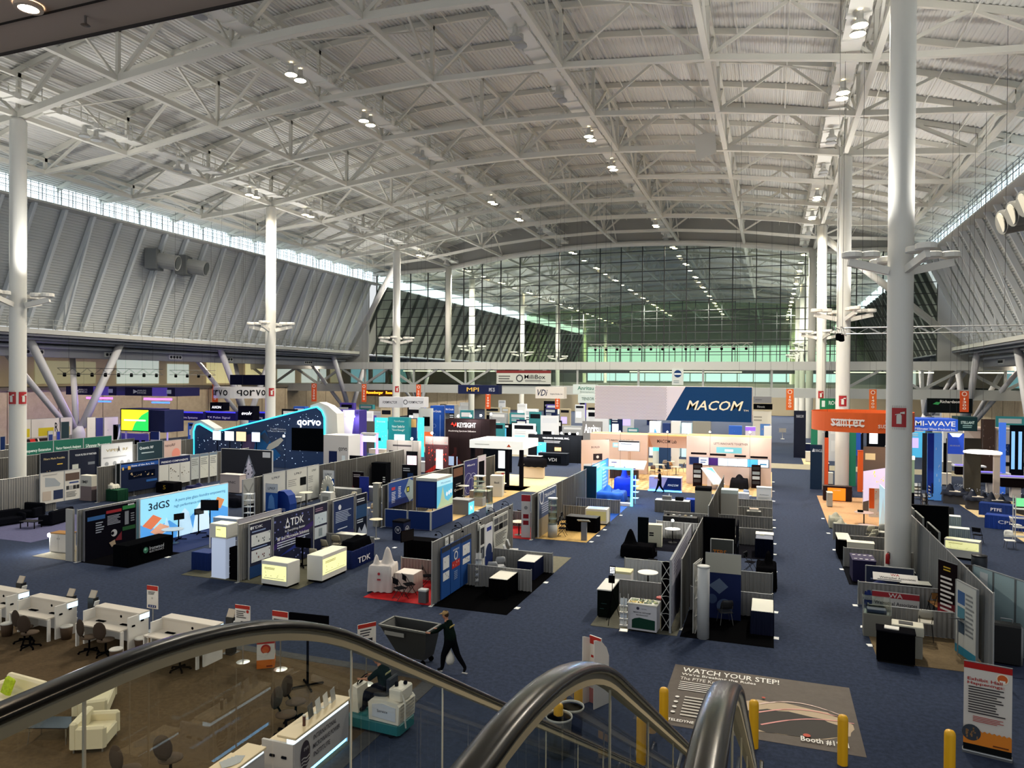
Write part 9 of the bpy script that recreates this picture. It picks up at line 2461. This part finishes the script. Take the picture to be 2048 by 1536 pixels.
# ---------------- lighting trusses hung in the hall
def truss(p, q, lb, s=.3, lamps=0, col='8A8C8C'):
 p, q = Vector(p), Vector(q); d = q-p; L = d.length
 t = T('lighting_truss', lb, 'truss', *p, math.atan2(d.y, d.x))
 b = MB()
 for yy in (-s/2, s/2):
  for zz in (-s/2, s/2): b.tube((0, yy, zz), (L, yy, zz), .025, 5)
 b.build('chord', M(col, .4, .4), t)
 b = MB(); n = int(L/.6)
 for i in range(n):
  a0, a1 = L*i/n, L*(i+1)/n
  for yy in (-s/2, s/2): b.bar((a0, yy, -s/2 if i % 2 else s/2), (a1, yy, s/2 if i % 2 else -s/2), .02)
 b.build('lattice', M(col, .4, .4), t)
 b = MB()
 for f_ in (.1, .9): b.tube((L*f_, 0, s/2), (L*f_, 0, (zroof(p.x+d.x*f_) if p.x > -62 else 12.5)-p.z), .01, 4)
 b.build('suspension_cable', M('2A2A2A'), t)
 for i in range(lamps):
  MB().lathe([(.08, -.55), (.16, -.5), (.14, -.2), (.1, -.15)], L*(i+.5)/lamps, 0, 8).build('stage_lamp', BLK, t)
 return t
x0, z = atY(1690, 662, 46); x1, _ = atY(2047, 655, 46)
truss((x0, 46, z), (x1, 46, z), 'long straight silver truss hung at the height of the near gallery', .35, 0, 'C9CACA')
x0, z = atY(1690, 662, 46); truss((x0-.1, 46, z-.1), (x0-.6, 43.5, z-1.0), 'short silver truss arm with black hoists beside the slim column', .35, 2, 'C9CACA')
x0, z = atY(1180, 693, 88); x1, _ = atY(1505, 690, 88); truss((x0, 88, z), (x1, 88, z), 'long black-lamped truss hung before the glass partition', .5, 14, 'B5B3AC')
x0, z = atY(115, 742, 52); x1, _ = atY(325, 745, 60); truss((x0, 52, z), (x1, 60, z), 'black lighting truss hung under the far gallery', .6, 8, '3A3C3E')
x0, z = atY(340, 745, 62); x1, _ = atY(430, 747, 66); truss((x0, 62, z), (x1, 66, z), 'shorter black truss with white hangers further under the far gallery', .5, 4, '4A4C4C')
# round loudspeaker horns near the clerestory on the near side
for k, (px, py) in enumerate(((2003, 445), (2024, 428), (2046, 408))):
 x, z = atY(px, py, 43-k*1.6); t = T('air_nozzle', ('grey round nozzle cluster end, first of three', 'grey round nozzle, middle of three', 'grey round nozzle at the very edge of view')[k], 'air nozzle', x, 43-k*1.6, z)
 MB().tube((0, 0, 0), (1.6, .3, .3), .62, 16).build('duct_barrel', M('7A7A76', .6), t, False); MB().tube((-.04, 0, -.01), (0, 0, 0), .5, 16).build('grille', M('C2BEB0'), t)

x, z = atY(1410, 318, 62)
t = T('hanging_cloth', 'white square cloth hung slack between two roof trusses', 'cloth', x, 62, z)
b = MB(); b.add([(-.9, 0, 2.0), (-.7, .3, 0), (.9, .2, .5), (.8, 0, 2.2)], [(0, 1, 2, 3)]); b.build('cloth_sheet', M('DEDCD4', .8), t)
b = MB(); b.tube((-.9, 0, 2), (-.9, 0, zroof(x)-z-.1), .01, 4); b.tube((.8, 0, 2.2), (.8, 0, zroof(x)-z-.1), .01, 4); b.build('suspension_cable', M('5A5A58'), t)
for lb, d in (('small black sign with dotted edge and a white', (0, -2.6, 0)), ('last cream pedestal under', (.9, -.3, 0)), ('third cream pedestal under', (.1, .1, 0)), ('navy-headed pale panel just', (0, -1.2, 0)),
              ('white domed pod seat', (.4, .25, 0)), ('upright black wheeled case', (.55, -.5, 0)), ('clear glass display tower', (.3, -1.0, 0)), ('long low white counter under', (1.0, 0, 0)), ('low table under a white cloth with', (.25, 0, 0)),
              ('royal blue skirted table before', (0, .8, 0)), ('cream shell chair in the short row', (.5, -.5, 0)), ('white poster panel with blue', (-.2, -.2, 0)), ('tall black-to-red banner', (-.15, 0, 0)), ('dark table with white top near', (.1, .35, 0)),
              ('beige shell chair between', (.4, .2, 0)), ('equipment under a shiny', (.3, 0, 0)), ('long black sofa standing', (0, -.5, 0)), ('low glass coffee table', (-.35, 0, 0)), ('white round table beside the black photo', (.5, 0, 0)),
              ('dark padded office chair under the sign-frame desk, inner', (0, -.35, 0)), ('dark green skirted table', (.5, 0, 0)), ('white cloth heap on the dark green', (.5, 0, 0)), ('plain lilac-grey partition', (.12, .5, 0)), ('clear oval table between', (.5, 0, 0)),
              ('navy skirted table with rumpled', (.1, .2, 0)), ('large grey shell stool', (0, -.2, 0)), ('folding chair with tan seat beside', (.1, -.35, 0)), ('black folding chair on the red carpet, by', (.35, .1, 0)), ('grey chair around', (.2, -.5, 0)), ('black chair on the further red carpet, outer', (0, -.5, 0)),
              ('narrow panel with blue arches', (0, 0, -.1)), ('black screen seen from behind, over', (0, .35, 0)), ('cream stool beside the indigo', (.5, 0, 0)), ('white moulded chair', (.7, 0, 0)), ('black skirted table with bare', (0, -.12, 0)), ('pinkish grey skirted', (.3, .5, 0))):
 for o in COL.objects:
  if o.parent is None and 'label' in o and o['label'].startswith(lb): o.location = (o.location.x+d[0], o.location.y+d[1], o.location.z+d[2])
# names that several like things share
_all = {}
for o in COL.objects:
 if o.parent is None and 'label' in o: _all.setdefault(o['label'].lower(), []).append(o)
for lb, os_ in _all.items():
 if len(os_) > 1:
  for o in os_: o['group'] = lb
